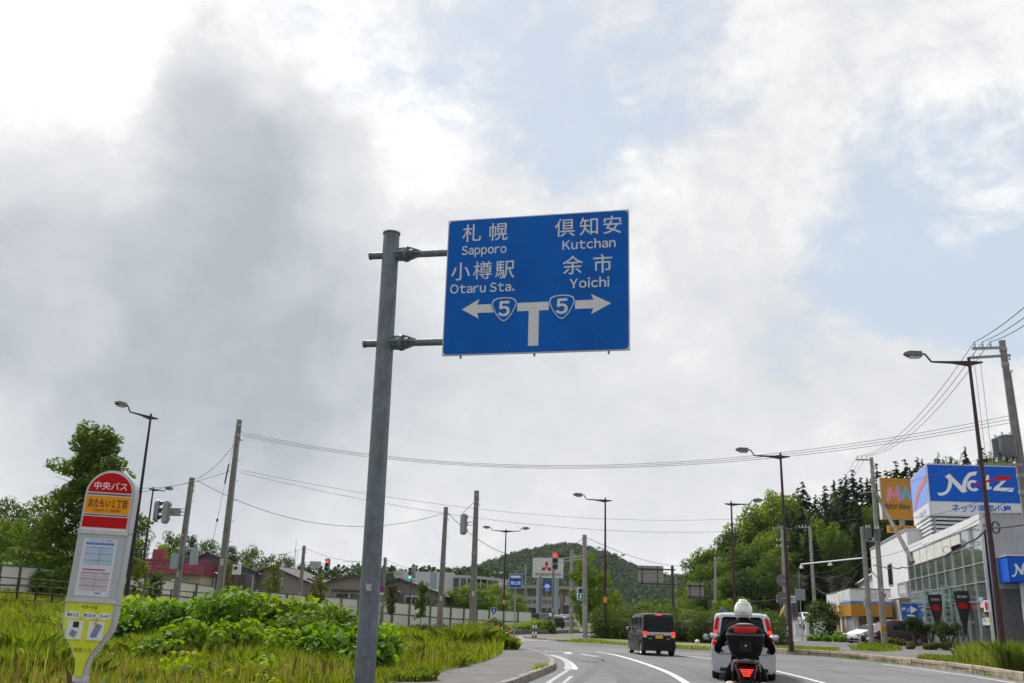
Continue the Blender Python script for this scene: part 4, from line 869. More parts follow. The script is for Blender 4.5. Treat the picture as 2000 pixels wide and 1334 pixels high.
text('おたもい１丁目　時刻表',gp,pr_d,0,zb+f(.645),.02,y=-.008,w=.2)
yp=bpart('yellow_panel',MB().prism(clipband(.022,f(.012),f(.349)),-.004,.003),yelb)
text('ICカードは',yp,blk_txt,0,zb+f(.324),.036,y=-.0055,bold=.02,w=.13)
def oval(cx,cz,a,b,n=20): return [(cx+a*math.cos(2*math.pi*k/n),zb+cz+b*math.sin(2*math.pi*k/n)) for k in range(n)]
for k,(cx,s,a) in enumerate(((-.135,'乗るとき',.067),(.012,'降りるとき',.07),(.14,'タッチ!',.055))):
    o=part('bubble',MB().prism(oval(cx,f(.291),a,.033),-.0062,-.0045),wpan,yp); text(s,yp,blk_txt,cx,zb+f(.291)-.011,.032,y=-.0078,bold=.02,w=a*1.45)
text('と',yp,blk_txt,-.062,zb+f(.268),.022,y=-.0058); text('に',yp,blk_txt,.083,zb+f(.268),.022,y=-.0058)
for cx in (-.098,.085):
    part('picture',MB().box((cx,-.005,zb+f(.222)),(.135,.003,.155)),wpan,yp)
part('picture_reader',MB().box((-.093,-.0075,zb+f(.247)),(.05,.002,.05)),blk_txt,yp); part('picture_reader',MB().box((-.105,-.0075,zb+f(.205)),(.055,.002,.055),ry=.4),mat('print_steel',(.2,.26,.33),.6),yp)
part('picture_reader',MB().box((.09,-.0075,zb+f(.225)),(.055,.002,.11),ry=.35),mat('print_steel',(.2,.26,.33),.6),yp); part('picture_card',MB().box((.075,-.009,zb+f(.255)),(.03,.002,.02),ry=.5),orab,yp); part('picture_card',MB().box((.065,-.009,zb+f(.198)),(.03,.002,.025)),pr_b,yp)
for cx in (-.1,.085): text('カードリーダーにタッチ',yp,blk_txt,cx,zb+f(.168),.016,y=-.0055,w=.14); 
text('中央バス',yp,blk_txt,0,zb+f(.120),.05,y=-.0055,bold=.0,w=.15)
for sx in (-1,1):
    for z in (.35,.69): part('bolt',MB().cyl((sx*(hw-.012),-.004,zb+f(z)),(sx*(hw-.012),-.012,zb+f(z)),.006,n=8),alu,bs)
bpart('side_seam',MB().box((hw+.001,TH/2,zb+f(.345)),(.003,TH*.96,.004)),blk_txt); bpart('side_seam',MB().box((hw+.001,TH/2,zb+f(.69)),(.003,TH*.96,.004)),blk_txt)
bpart('collar',MB().lathe([(.001,zb+.02),(.066,zb+.02),(.07,zb+.0),(.066,zb-.03),(.045,zb-.035)],(0,TH/2,0),n=18),frm,sm=40)
bpart('post',MB().cyl((0,TH/2,.05),(0,TH/2,zb),.038,n=14),frm,sm=40)
bpart('base',MB().box((0,TH/2,.04),(.55,.45,.16)),conc,bevel=.03)
# ---------- street lamps
brn=mat('lamp_brown',(.055,.024,.026),.45,.3,var=.15,scale=4,dirt=.2); brn2=mat('lamp_dark',(.028,.018,.018),.5,.3,var=.15); lensm=mat('lamp_lens',(.70,.72,.72),.25,var=.1); headm=mat('lamp_head_grey',(.13,.125,.125),.45,.4,var=.15)
LH=10.3
def lamp(label,pxt,pyt,dep,arms,rz=0,m=brn,base=None,band=False,lean=0):
    top=D(pxt,pyt,dep); gz=hgt(top.x,top.y)+(.14 if top.x>13 and dep<80 else 0)
    t=thing('street_lamp',label,'street lamp',(top.x,top.y,gz),rz,'brown street lamps'); H_=top.z-gz
    part('pole',MB().cyl((-lean,0,0),(0,0,H_),.115,.055,n=14),m,t,sm=40)
    part('pole_joint',MB().cyl((-lean*.62,0,H_*.38),(-lean*.61,0,H_*.39),.10,n=14),m,t,sm=40)
    part('base_collar',MB().cyl((-lean,0,0),(-lean,0,.5),.135,n=14),m,t,sm=40)
    if band: part('marker_band',MB().cyl((-lean*.75,0,2.5),(-lean*.73,0,2.9),.112,n=14),mat('band_orange',(.72,.33,.02),.5),t,sm=40)
    if len(arms)==1: part('tail_fin',MB().prism([(0,H_-.32),(0,H_-.14),(-arms[0]*.48,H_-.17),(-arms[0]*.48,H_-.22)],-.035,.035),m,t)
    for s in arms:
        zf=H_-.16
        part('bracket',MB().prism([(0,zf-.19),(0,zf+.02),(s*.45,zf+.015),(s*1.32,zf+.02),(s*1.32,zf-.03),(s*.6,zf-.08)],-.035,.035),m,t)
        part('arm',MB().tube([(s*1.25,0,zf),(s*1.34,0,zf),(s*1.52,0,zf+.27),(s*1.56,0,zf+.30),(s*1.75,0,zf+.30)],.035,8),m,t,sm=50)
        hd=part('lamp_head',MB().add([(s*1.66,-.14,zf+.18),(s*1.66,.14,zf+.18),(s*1.66,.10,zf+.40),(s*1.66,-.10,zf+.40),(s*2.12,-.17,zf+.20),(s*2.12,.17,zf+.20),(s*2.10,.10,zf+.42),(s*2.10,-.10,zf+.42),(s*2.32,-.07,zf+.28),(s*2.32,.07,zf+.28),(s*2.3,.05,zf+.36),(s*2.3,-.05,zf+.36)],
            [(0,1,2,3),(0,4,5,1),(1,5,6,2),(2,6,7,3),(3,7,4,0),(4,8,9,5),(5,9,10,6),(6,10,11,7),(7,11,8,4),(8,11,10,9)]),headm,t,bevel=.015)
        part('lens',MB().add([(s*1.70,-.11,zf+.177),(s*1.70,.11,zf+.177),(s*2.1,.14,zf+.195),(s*2.1,-.14,zf+.195),(s*2.26,-.05,zf+.265),(s*2.26,.05,zf+.265),(s*1.74,-.09,zf+.14),(s*1.74,.09,zf+.14),(s*2.06,.11,zf+.145),(s*2.06,-.11,zf+.145)],[(6,7,8,9),(0,1,7,6),(1,2,8,7),(2,5,4,3,9,8) if False else (2,3,9,8),(3,0,6,9),(2,5,4,3)]),lensm,hd)
    return t
lamp('tall brown street lamp at the right edge beside the dealership',1891.7,698,34,(-1,),rz=R(-8),m=brn,lean=-.12)
lamp('brown street lamp on the kerb right of the silver van',1524,884.5,49.5,(-1,),rz=R(-6),lean=-.06)
lamp('brown street lamp in the hedge with its arm to the right',1428,979,68,(1,),rz=R(4))
lamp('brown street lamp left of the hedge with orange marker band',1182.2,972,68,(-1,),rz=R(3),band=True)
lamp('double armed street lamp on the far verge',988.4,1033.4,95,(-1,1),m=brn2,band=True)
lamp('brown street lamp behind the bus stop with arm to the left',295.3,808,50,(-1,),rz=R(60),m=brn2)
lamp('slim brown street lamp further off behind the bus stop, arm towards the viewer',299.8,951,76,(1,),rz=R(70),m=brn2)
lamp('distant double armed lamp among trees behind the signal pole',1194,1085,160,(-1,1),m=brn2)
# ---------- utility poles
insm=mat('insulator_white',(.66,.66,.64),.25,var=.06)
cpole=mat('concrete_pole',(.22,.205,.185),.85,var=.22,scale=3,dirt=.45); cpole2=mat('concrete_pole_pale',(.33,.325,.31),.85,var=.18,scale=3,dirt=.4)
UP={}
def upole(key,label,tx,ty,bx,by,dep,r0,r1,m=cpole,steps=0,bands=2,base=None,dep2=None):
    t_=D(tx,ty,dep); b_=D(bx,by,dep2 or dep); gz=hgt(b_.x,b_.y)
    k=(t_.z-gz)/max(.1,(t_.z-b_.z)); bb=t_+(b_-t_)*k
    t=thing('utility_pole',label,'utility pole',(bb.x,bb.y,gz),0,'concrete utility poles'); tp=t_-bb
    ax=tp
    part('shaft',MB().cyl((0,0,-.1),tp,r0,r1,n=14),m,t,sm=40)
    part('cap',MB().cyl(tp,tp+Vector((0,0,.05)),r1*1.08,n=14),steel_grey,t,sm=40)
    for i in range(bands):
        f_=.97-.05*i-.3*(i>1); part('band',MB().cyl(ax*f_,ax*(f_+.012),r0+(r1-r0)*f_+.02,n=14),steel_grey,t)
    for i in range(steps):
        f_=.25+.7*i/steps; s=1 if i%2 else -1; c=ax*f_; rr=r0+(r1-r0)*f_
        part('step_bolt',MB().cyl(c+Vector((s*rr*.9,0,0)),c+Vector((s*(rr+.16),0,0)),.012,n=5),steel_grey,t)
    pv_=ax.normalized(); rr_=lambda f_:r0+(r1-r0)*f_
    part('riser_conduit',MB().tube([ax*.02+Vector((rr_(0)*.8,-rr_(0)*.75,0)),ax*.45+Vector((rr_(.45)*.8,-rr_(.45)*.75,0)),ax*.9+Vector((rr_(.9)*.8,-rr_(.9)*.75,0))],.028,6),steel_grey,t)
    part('number_plate',MB().box(ax*.30+Vector((0,-rr_(.3)-.01,0)),(.14,.012,.3)),mat('tag_white',(.5,.5,.48),.6,dirt=.4),t)
    for f_ in (.94,.90):
        c=ax*f_; part('side_insulator',MB().lathe([(.015,0),(.045,.03),(.02,.06),(.05,.09),(.001,.12)],c+Vector((rr_(f_)+.06,-.03,0)),n=8),insm,t,sm=60)
    UP[key]=(t,bb,t_); return t
upole('L1','tall concrete utility pole rising from the leafy bush, with guy wire',467.5,822,430,1150,46,.20,.12,steps=14)
t=upole('L2','concrete utility pole carrying a pair of signal heads seen from behind',375,935,346,1145,52,.19,.14,steps=6,bands=3)
for (xx,yy,dy) in ((341,1096,0),(379,1088,-.2)):
    q=D(xx,yy,51.6)-UP['L2'][1]; part('control_box',MB().box(q,(.36,.3,.82)),mat('box_bluegrey',(.30,.36,.43),.5,var=.06,dirt=.15),t,bevel=.015)
q=D(367,1070,51.8)-UP['L2'][1]; q2=D(382,1073,51.6)-UP['L2'][1]; part('box_bracket',MB().cyl(q,q2,.02,n=6),steel_grey,t)
upole('L3','concrete utility pole beside the pole with signals seen from behind',871,992,858,1225,60,.2,.13,steps=4,bands=3)
q=D(846.5,1133,59.6)-UP['L3'][1]; part('control_box',MB().box(q,(.36,.3,1.0)),MATS['box_bluegrey'],UP['L3'][0],bevel=.015)
upole('L4','taller concrete utility pole with the signal head seen from behind',931,960,922,1225,60,.22,.15,bands=3)
upole('L5','concrete pole carrying the red left signal and street name plate',594,1067,586,1162,85,.2,.14)
upole('L6','concrete pole with the round no parking sign',752.5,1090,744,1222,82,.18,.13)
upole('C1','concrete pole on the island carrying the red signal and walking signal',1141.5,1046,1143,1250,67.5,.19,.14,m=cpole2,bands=3)
upole('C2','concrete pole on the island behind the red signal',1117,1075,1115.5,1240,83,.2,.16,m=cpole2)
q=D(1108.5,1173,82.6)-UP['C2'][1]; part('control_box',MB().box(q,(.34,.3,.75)),MATS['box_bluegrey'],UP['C2'][0],bevel=.015)
q=D(1121,1160,83)-UP['C2'][1]; part('sign_back',MB().box(q,(.5,.05,.75)),steel_grey,UP['C2'][0])
upole('C3','slender concrete pole before the diamond billboard, left one',1056,1125,1055.5,1215,110,.16,.12)
upole('C4','slender concrete pole before the diamond billboard, right one',1081.5,1096,1079.5,1215,105,.17,.12)
upole('C5','small concrete pole with lamp left of the diamond billboard',1027,1103,1026,1190,140,.16,.12,m=cpole2)
upole('R1','tall utility pole with crossarms and transformers at the right edge',1957,668,2003,985,35,.19,.12,m=mat('pole_grey_right',(.235,.225,.215),.85,var=.2,scale=3,dirt=.35),bands=4)
upole('R2','concrete utility pole with crossarm and yellow base marker near the shop',1702,895,1727,1253,67,.20,.12,m=cpole2,steps=0,bands=4)
upole('R3','shorter concrete pole with a transformer beside the white car',1683.5,1030,1703,1265,67,.185,.13,m=cpole2,bands=3)
upole('R4','distant concrete pole with crossarm beside the ivy',1581,1028,1594,1236,104,.19,.13,m=cpole2)
upole('R5','distant pole with many crossarms behind the lamp by the silver van',1527,1028,1534,1228,108,.17,.13,m=cpole2)
upole('R6','grey pole at the edge of the wood behind the hedge',1397,1090,1397,1205,118,.17,.12,m=cpole2)
upole('R7','far pole with crossarm between the guide sign backs',1320,1130,1323,1205,165,.17,.12,m=cpole2)
# leaning brace of R2
t=UP['R2'][0]; a=D(1712,965,67.2)-UP['R2'][1]; b=D(1783,1098,62)-UP['R2'][1]; part('brace',MB().cyl(a,b,.12,.14,n=12),cpole,t,sm=40)
a=D(1725,1222,67)-UP['R2'][1]; b=D(1726.5,1236,67)-UP['R2'][1]; part('marker_wrap',MB().cyl(a,b,.215,n=16),mat('wrap_yellow',(.68,.42,.03),.5),t,sm=40)
for k in range(4):
    c=a.lerp(b,.5)+Vector((-.15+.1*k,-.2+.02*abs(k-1.5),0)); part('marker_bar',MB().box(c,(.035,.05,.36),ry=.12),blk_txt,t)
insm=mat('insulator_white',(.66,.66,.64),.25,var=.06)
def crossarm(key,pts,dep,r=.05,ins=3,up=.25):
    t,bb,_=UP[key]; a=D(*pts[0],dep)-bb; b=D(*pts[1],dep)-bb
    ca=part('crossarm',MB().box((a+b)/2,((b-a).length,.09,.09),ry=-math.atan2(b.z-a.z,b.x-a.x)),steel_grey,t); out=[]
    for i in range(ins):
        c=a.lerp(b,(i+.3)/(ins+.6)*1.0); part('insulator',MB().lathe([(.02,0),(.06,.04),(.03,.08),(.07,.12),(.03,.16),(.05,.2),(.001,.22)],c+Vector((0,0,.04)),n=8),insm,ca,sm=60); out.append(c+bb+Vector((0,0,.25)))
    return out
R1ins=crossarm('R1',((1899,681),(1955,679)),34.9)
crossarm('R1',((1893,699),(1973,694)),35.05,ins=0)
R2ins=crossarm('R2',((1672,898),(1704,898)),66.9)
crossarm('R2',((1684,963),(1722,957)),66.8,ins=2)
R4ins=crossarm('R4',((1560,1031),(1582,1030)),103.9)
R5ins=crossarm('R5',((1508,1034),(1530,1031)),107.9)
for yy in (1056,1068): crossarm('R5',((1515,yy),(1542,yy-1)),107.9,ins=3)
crossarm('R6',((1394,1092),(1412,1091)),117.8,ins=2)
def transformer(key,cx,cy,dep,r,h,nm='transformer'):
    t,bb,_=UP[key]; c=D(cx,cy,dep)-bb
    o=part(nm,MB().lathe([(.001,-h/2),(r*.92,-h/2),(r,-h/2+.05),(r,h/2-.08),(r*1.05,h/2-.06),(r*1.05,h/2),(r*.6,h/2+.05),(.001,h/2+.06)],c,n=18),mat('transformer_grey',(.16,.18,.20),.55,.2,var=.1,dirt=.2),t,sm=35)
    for s in (-.5,.5): part('bushing',MB().lathe([(.03,0),(.05,.04),(.025,.08),(.045,.12),(.001,.16)],c+Vector((s*r,0,h/2+.03)),n=8),insm,o,sm=60)
transformer('R1',1968,873,34.6,.30,.80); transformer('R1',1954,877,34.9,.27,.74)
transformer('R3',1696,1041,66.6,.22,.75); transformer('R2',1714,1042,66.6,.2,.65)
crossarm('R1',((1920,906),(1995,908)),34.6,ins=0)
t,bb,_=UP['R1']
for k in range(9):
    c=D(1928+k*6.5,897+random.uniform(-7,9),34.5)-bb; part('cutout_fuse',MB().cyl(c,c+Vector((random.uniform(-.03,.03),0,.16)),.03,n=7),insm if k%2 else black_m,t)
crossarm('R3',((1690,1056),(1722,1059)),66.7,ins=2)
q0=D(1684,1090,66.6)-UP['R3'][1]; q1=D(1565,1102,80)-UP['R3'][1]; part('lamp_boom',MB().cyl(q0,q1,.05,n=8),white_p,UP['R3'][0])
for (xx,yy,dd) in ((1621,1098,73.5),(1565,1104,80)):
    c=D(xx,yy,dd)-UP['R3'][1]; part('boom_lamp',MB().cyl(c+Vector((0,0,.1)),c+Vector((0,0,-.25)),.05,.18,n=10),white_p,UP['R3'][0])
a=D(1692,1106,66.8)-UP['R3'][1]; b=D(1714,1128,67)-UP['R3'][1]; part('tie_bar',MB().cyl(a,b,.035,n=6),steel_grey,UP['R3'][0])
q=D(1691,1178,66.6)-UP['R3'][1]; part('meter_box',MB().box(q,(.22,.25,.55)),steel_grey,UP['R3'][0])
# ---------- traffic signals
sig_body=mat('signal_grey',(.30,.34,.37),.5,var=.08,dirt=.2); sig_dark=mat('signal_dark',(.03,.032,.03),.5)
def lensmat(c,on):
    nm='signal_%s_%d'%(c,on); base={'red':(.5,.02,.02),'amber':(.12,.08,.02),'green':(.02,.3,.22)}[c]
    return mat(nm,base if on else tuple(.08*v+.02 for v in base),.3,emit={'red':(1,.05,.03),'amber':(1,.5,.05),'green':(.08,1,.62)}[c] if on else None,estr=1.6 if on else 0)
def signal(label,p,rz,lit,arm_to=None,cat='traffic light',s=1.0,group='vehicle signal heads'):
    t=thing('traffic_light',label,cat,p,rz,group)
    bd=[]
    hgt_=1.05*s; w_=.36*s
    part('housing',MB().prism(rrect(-w_/2,-hgt_/2,w_/2,hgt_/2,.16*s),-.05,.1),sig_body,t,bevel=.02)
    part('back_shell',MB().prism(rrect(-w_*.36,-hgt_*.45,w_*.36,hgt_*.45,.12*s),.1,.19),sig_body,t,bevel=.03)
    for i,c in enumerate(('red','amber','green')):
        z=(.33-.33*i)*s
        part('lens',MB().lathe([(.001,-.075),(.08*s,-.07),(.125*s,-.052)],(0,0,z),'Y',16),lensmat(c,lit==c),t,sm=40)
        vs=[];n=10
        for k in range(n+1):
            a=R(-20+220*k/n)
            for yy,rr in((-.05,.145),(-.05-.22*(.55+.45*math.sin(a)),.15)): vs.append((rr*s*math.cos(a),yy,z+rr*s*math.sin(a)))
        part('visor',MB().add(vs,[(2*k,2*k+1,2*k+3,2*k+2) for k in range(n)]),sig_dark,t,fix=False,sm=60)
    if arm_to is not None:
        E=Matrix.Rotation(-rz,3,'Z')
        for dz in (.09,-.09):
            part('arm',MB().cyl((0,.06,dz),E@(arm_to-Vector(p))+Vector((0,0,dz)),.028,n=8),sig_body,t)
    return t
def up_at(key,z):
    t,bb,tp=UP[key]; f_=(z-bb.z)/(tp.z-bb.z); return bb+(tp-bb)*f_
p=D(308,998,51.8); signal('signal head facing away left, leftmost of the pair by the bus stop',p,R(100),None,up_at('L2',p.z+.1),s=1.15)
p=D(325,1001,51.6); signal('rounded back of the signal head right of the pair by the bus stop',p,R(172),None,up_at('L2',p.z+.0),s=1.15)
q=D(338,1000,51.7); t=thing('street_name_board','street name board seen from behind between signal and pole','sign',(q.x,q.y,q.z)); part('panel',MB().box((0,0,0),(.8,.04,.42)),mat('board_back',(.26,.27,.27),.5,.3),t); part('batten',MB().box((0,.03,.1),(.8,.03,.04)),steel_grey,t); part('batten',MB().box((0,.03,-.1),(.8,.03,.04)),steel_grey,t)
p=D(906,1024,60); signal('signal head seen from behind beside the tall middle pole',p,R(150),None,up_at('L4',p.z+.1),s=1.25)
p=D(640,1104,85); signal('signal showing red above the houses on the left',p,R(-28),'red',up_at('L5',p.z+.1),s=1.15)
q=D(616,1102,84.9); t=thing('street_name_board','white street name board between left signal and its pole','sign',(q.x,q.y,q.z)); o=part('panel',MB().box((0,0,0),(.98,.04,.5)),mat('board_pale',(.42,.45,.50),.5),t); text('おたもい',o,pr_d,0,-.12,.26,y=-.025,bold=.02)
p=D(801,1120,92); ps=signal('signal showing green over the white fence',p,R(0),'green',None,s=1.05)
p2=D(808,1118,92.5); signal('grey back of the signal right beside the green one',p2,R(160),None,None,s=1.05)
b=D(801,1195,92.2); gz=hgt(b.x,b.y); t=thing('signal_post','slim dark post below the green signal','post',(p.x+.1,92.25,gz)); part('shaft',MB().cyl((0,0,0),(0,0,p.z-gz+.3),.06,n=10),sig_dark,t,sm=40); part('crossbar',MB().cyl((-.35,0,p.z-gz-.75),(.4,0,p.z-gz-.75),.03,n=8),sig_dark,t)
q=D(779,1121,90); t=thing('street_name_board','pale street name board left of the green signal','sign',(q.x,q.y,q.z)); o=part('panel',MB().box((0,0,0),(.95,.04,.44)),MATS['board_pale'],t); text('おたもい',o,pr_d,0,-.1,.24,y=-.025,bold=.02); part('bracket',MB().cyl((-1.4,.05,.08),(.9,.05,.08),.02,n=6),steel_grey,t)
p=D(1084,1096,67.2); signal('signal showing red over the island before the hill',p,R(2),'red',up_at('C1',p.z+.35),s=1.22)
q=D(1133,1160,67.2); t=thing('pedestrian_signal','two lamp pedestrian signal showing green on the island pole','pedestrian signal',(q.x,q.y,q.z),R(8))
part('housing',MB().box((0,0,0),(.40,.3,.86)),mat('ped_white',(.55,.58,.60),.5),t,bevel=.05); 
for z,c,on in ((.2,'red',False),(-.2,'green',True)):
    o=part('lens',MB().box((0,-.16,z),(.28,.02,.30)),sig_dark,t)
    g_=mat('ped_green',(.02,.4,.28),.4,emit=(.1,1,.65),estr=1.1) if on else mat('ped_off',(.06,.02,.02),.4)
    part('figure',MB().prism([(-.02,z+.1),(.02,z+.1),(.03,z+.04),(.02,z-.01),(.05,z-.1),(.02,z-.1),(0,z-.03),(-.03,z-.1),(-.055,z-.1),(-.025,z),(-.03,z+.04)],-.176,-.172),g_,o)
part('bracket',MB().cyl((.1,.05,.46),(.5,.3,.46),.03,n=8),steel_grey,t); part('bracket',MB().cyl((.1,.05,-.44),(.5,.3,-.44),.03,n=8),steel_grey,t)
# ---------- small signs
t,pn,z=board('stop_line_sign','small blue stop line sign on a thin post at the pavement corner','road sign',1007,1134.5,50,.66,.68,blue_s,postr=.038)
part('white_bar',MB().box((0,-.018,z+.20),(.5,.004,.12)),wht_txt,pn); text('停止線',pn,wht_txt,0,z-.18,.2,y=-.018,bold=.025,w=.52); part('rim',MB().box((0,0.001,z),(.69,.028,.71)),wht_txt,pn)
t,pn,z=board('route_marker','small blue shield shaped route marker before the fence','road sign',964.5,1193.5,88,.02,.02,blue_s,postr=.03)
part('shield',MB().prism(shield(0,z,.5,.58),-.03,-.01),blue_s,pn); part('shield_rim',MB().prism(shield(0,z,.56,.64),-.012,.012),wht_txt,pn); htext('5',pn,wht_txt,0,z-.12,.34,y=-.034,bold=.02)
q=D(745,1150,81.6); t=thing('no_parking_sign','round blue and red no parking sign on a concrete pole','road sign',(q.x,q.y,q.z)); o=part('disc',MB().cyl((0,0,0),(0,.02,0),.27,n=24),red_s,t); part('blue_disc',MB().cyl((0,-.004,0),(0,.004,0),.21,n=24),mat('np_blue',(.02,.04,.42),.5),o); part('red_bar',MB().box((0,-.006,0),(.42,.004,.05),ry=R(45)),red_s,o); part('sub_plate',MB().box((0,.01,-.38),(.42,.02,.14)),wht_txt,t)
# guide signs seen from behind
def guideback(label,x0,y0,x1,y1,pxx,ptop_,pbot,dep):
    a=D(x0,y0,dep); b=D(x1,y1,dep); pt=D(pxx,ptop_,dep); t=thing('guide_sign_back',label,'road sign',(pt.x,dep,hgt(pt.x,dep)),0,'guide signs seen from behind'); gz=t.location.z
    w_=b.x-a.x; h_=a.z-b.z; cx=(a.x+b.x)/2-pt.x; cz=(a.z+b.z)/2-gz
    bk=mat('sign_back_grey',(.33,.32,.29),.6,.2,var=.12,scale=1.2,dirt=.35); dkp=mat('dark_brown_post',(.055,.045,.042),.6,.2)
    n=5
    for k in range(n): part('back_panel',MB().box((cx,0,cz-h_/2+(k+.5)*h_/n),(w_,.04,h_/n-.03)),bk,t)
    for fx in (-.34,0,.27): part('stiffener',MB().box((cx+fx*w_,-.06,cz),(.09,.08,h_*.98)),dkp if fx else bk,t)
    for fz in (.32,-.40): part('arm',MB().cyl((cx-w_/2,-.14,cz+fz*h_),(.35,-.05,cz+fz*h_),.085,n=10),dkp,t,sm=40)
    part('post',MB().cyl((0,0,0),(0,0,pt.z-gz),.19,.16,n=14),dkp,t,sm=40); part('face',MB().box((cx,.04,cz),(w_*.99,.02,h_*.99)),blue_s,t)
guideback('larger guide sign seen from behind on a dark post above the black van',1246,1104,1296,1144.5,1313,1105,1205,112)
guideback('smaller guide sign seen from behind on a dark post right of the larger one',1342,1138,1375,1170,1386,1141,1210,106)
# signs by the side road
t,pn,z=board('square_sign_back','grey square road sign seen from behind on a slim post','road sign',1563,1161,78,.8,.9,steel_grey,postr=.035); part('extension_post',MB().cyl((0,.08,z),(0,.08,z+1.9),.035,n=8),steel_grey,t)
for k,yy in enumerate((1134,1168)):
    q=D(1528,yy,100); t=thing('round_sign_back',['upper round grey sign back on the crowded pole','lower round grey sign back on the crowded pole'][k],'road sign',(q.x,q.y,q.z)); part('disc',MB().cyl((0,0,0),(0,.05,0),.62,n=24),mat('disc_grey',(.13,.13,.13),.6),t); part('clamp',MB().box((.1,-.03,0),(.5,.05,.12)),steel_grey,t)
t,pn,z=board('white_name_board','white notice board with dark characters behind the round sign backs','sign',1535,1170,112,2.2,.75,MATS['sign_white'],posts=2,th=.06); text('小樽霊園',pn,pr_d,.45,z-.2,.5,y=-.035,bold=.03)
q=D(1332,1196,75); 
t,pn,z=board('crossing_sign','blue pedestrian crossing sign above the silver van','road sign',1414,1196,66,.02,.02,blue_s,postr=.035); part('plate',MB().prism([(-.42,z-.3),(.42,z-.3),(.3,z+.05),(0,z+.4),(-.3,z+.05)],-.03,-.01),mat('cross_blue',(.03,.18,.55),.5),pn); part('figure',MB().prism([(-.03,z+.2),(.05,z+.2),(.06,z+.05),(.15,z-.2),(.07,z-.2),(0,z-.03),(-.1,z-.2),(-.17,z-.2),(-.05,z+.03)],-.036,-.032),wht_txt,pn)
t,pn,z=board('direction_plate','small blue-grey direction plate right of the helmet','road sign',1481,1198,66,.55,.24,mat('plate_bluegrey',(.08,.17,.22),.5),postr=.03); text('→',pn,wht_txt,0,z-.06,.2,y=-.018)
q=D(1362,1259,56); t=thing('delineator_ball','small white ball reflector on the kerb left of the silver van','reflector',(q.x,q.y,0)); part('stem',MB().cyl((0,0,.13),(0,0,.3),.02,n=8),steel_grey,t); part('ball',MB().ell((0,0,.36),(.14,.14,.11),14,8),insm,t,sm=80)
# bollards on the island tip
for k,dx in enumerate((0,5.5)):
    q=G(1041+dx,1246.5,.13); t=thing('delineator_post',['black and white delineator post on the island tip, left one','black and white delineator post on the island tip, right one'][k],'bollard',(q.x,q.y,.13))
    for i in range(4): part('band',MB().cyl((0,0,i*.2),(0,0,i*.2+.2),.05,n=10),(wht_txt if i%2 else sig_dark),t)
    part('cap',MB().cyl((0,0,.8),(0,0,.84),.056,n=10),red_s,t)
# guard rail on the side road and yellow guy cover
a=D(1502,1213,92); b=D(1527,1207,104); gr=thing('steel_guard_rail','short grey steel guard rail along the side road','guard rail',(a.x,a.y,hgt(a.x,a.y)))
rel=b-a; rel.z=hgt(b.x,b.y)-hgt(a.x,a.y); part('beam',MB().tube([Vector((0,0,.75)),rel+Vector((0,0,.75))],.16,8),steel_grey,gr,sm=40)
for f_ in (.1,.5,.9): part('post',MB().cyl(rel*f_,rel*f_+Vector((0,0,.8)),.06,n=8),steel_grey,gr)
a=D(1532,1184,107.5); b=D(1522,1206,107); t=thing('guy_wire_cover','yellow guy wire cover beside the crowded pole','guy cover',(b.x,b.y,b.z)); part('sleeve',MB().cyl((0,0,0),a-b,.1,n=8),mat('guy_yellow',(.65,.45,.03),.5),t); part('cap',MB().cyl(a-b,(a-b)*1.03,.06,n=8),steel_grey,t)
# low white gate posts by the white car on the side road
for k,xx in enumerate((1556,1577)):
    q=D(xx,1236,100); t=thing('gate_post',['white gate post left of the small white car','white gate post in front of the small white car'][k],'gate post',(q.x,q.y,hgt(q.x,q.y)-.1)); part('shaft',MB().box((0,0,.6),(.35,.3,1.25)),white_p,t,bevel=.02); part('cap',MB().box((0,0,1.26),(.42,.36,.08)),white_p,t)
# retaining wall and dark underpass mouth behind
q=D(1583,1225,128); t=thing('retaining_wall','grey concrete wall with dark garage opening below the wooded slope','wall',(q.x,q.y,hgt(q.x,q.y)-1)); 
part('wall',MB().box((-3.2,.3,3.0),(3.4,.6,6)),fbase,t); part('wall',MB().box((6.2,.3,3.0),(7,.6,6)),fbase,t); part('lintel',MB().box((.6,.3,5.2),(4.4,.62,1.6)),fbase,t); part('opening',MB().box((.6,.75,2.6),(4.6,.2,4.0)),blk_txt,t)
# television aerials and mast
for k,(xx,yb,yt,dd) in enumerate(((686,1130,1098,92),(543,1112,1083,95))):
    q=D(xx,yb,dd); h_=D(xx,yt,dd).z-q.z; t=thing('roof_aerial',['television aerial on the windowed house','television aerial on the beige house'][k],'aerial',(q.x,q.y,q.z)); part('mast',MB().cyl((0,0,-.6),(0,0,h_),.03,n=6),steel_grey,t)
    for z,w_ in ((h_,.9),(h_-.35,.6),(h_*.45,.5)): part('element',MB().cyl((-w_,0,z),(w_,0,z+.08),.02,n=5),steel_grey,t)
q=D(574,1110,110); h_=D(576,1052,110).z-q.z; t=thing('radio_mast','thin whip radio mast behind the beige house','mast',(q.x,q.y,q.z-4)); part('mast',MB().cyl((0,0,0),(0,0,h_*.7+4),.06,.04,n=6),steel_grey,t); part('whip',MB().cyl((0,0,h_*.7+4),(0,0,h_+4),.02,n=5),steel_grey,t); part('dipole',MB().tube([(.05,0,h_*.25+4),(.3,0,h_*.3+4),(.3,0,h_*.55+4),(.05,0,h_*.6+4)],.02,5),steel_grey,t)
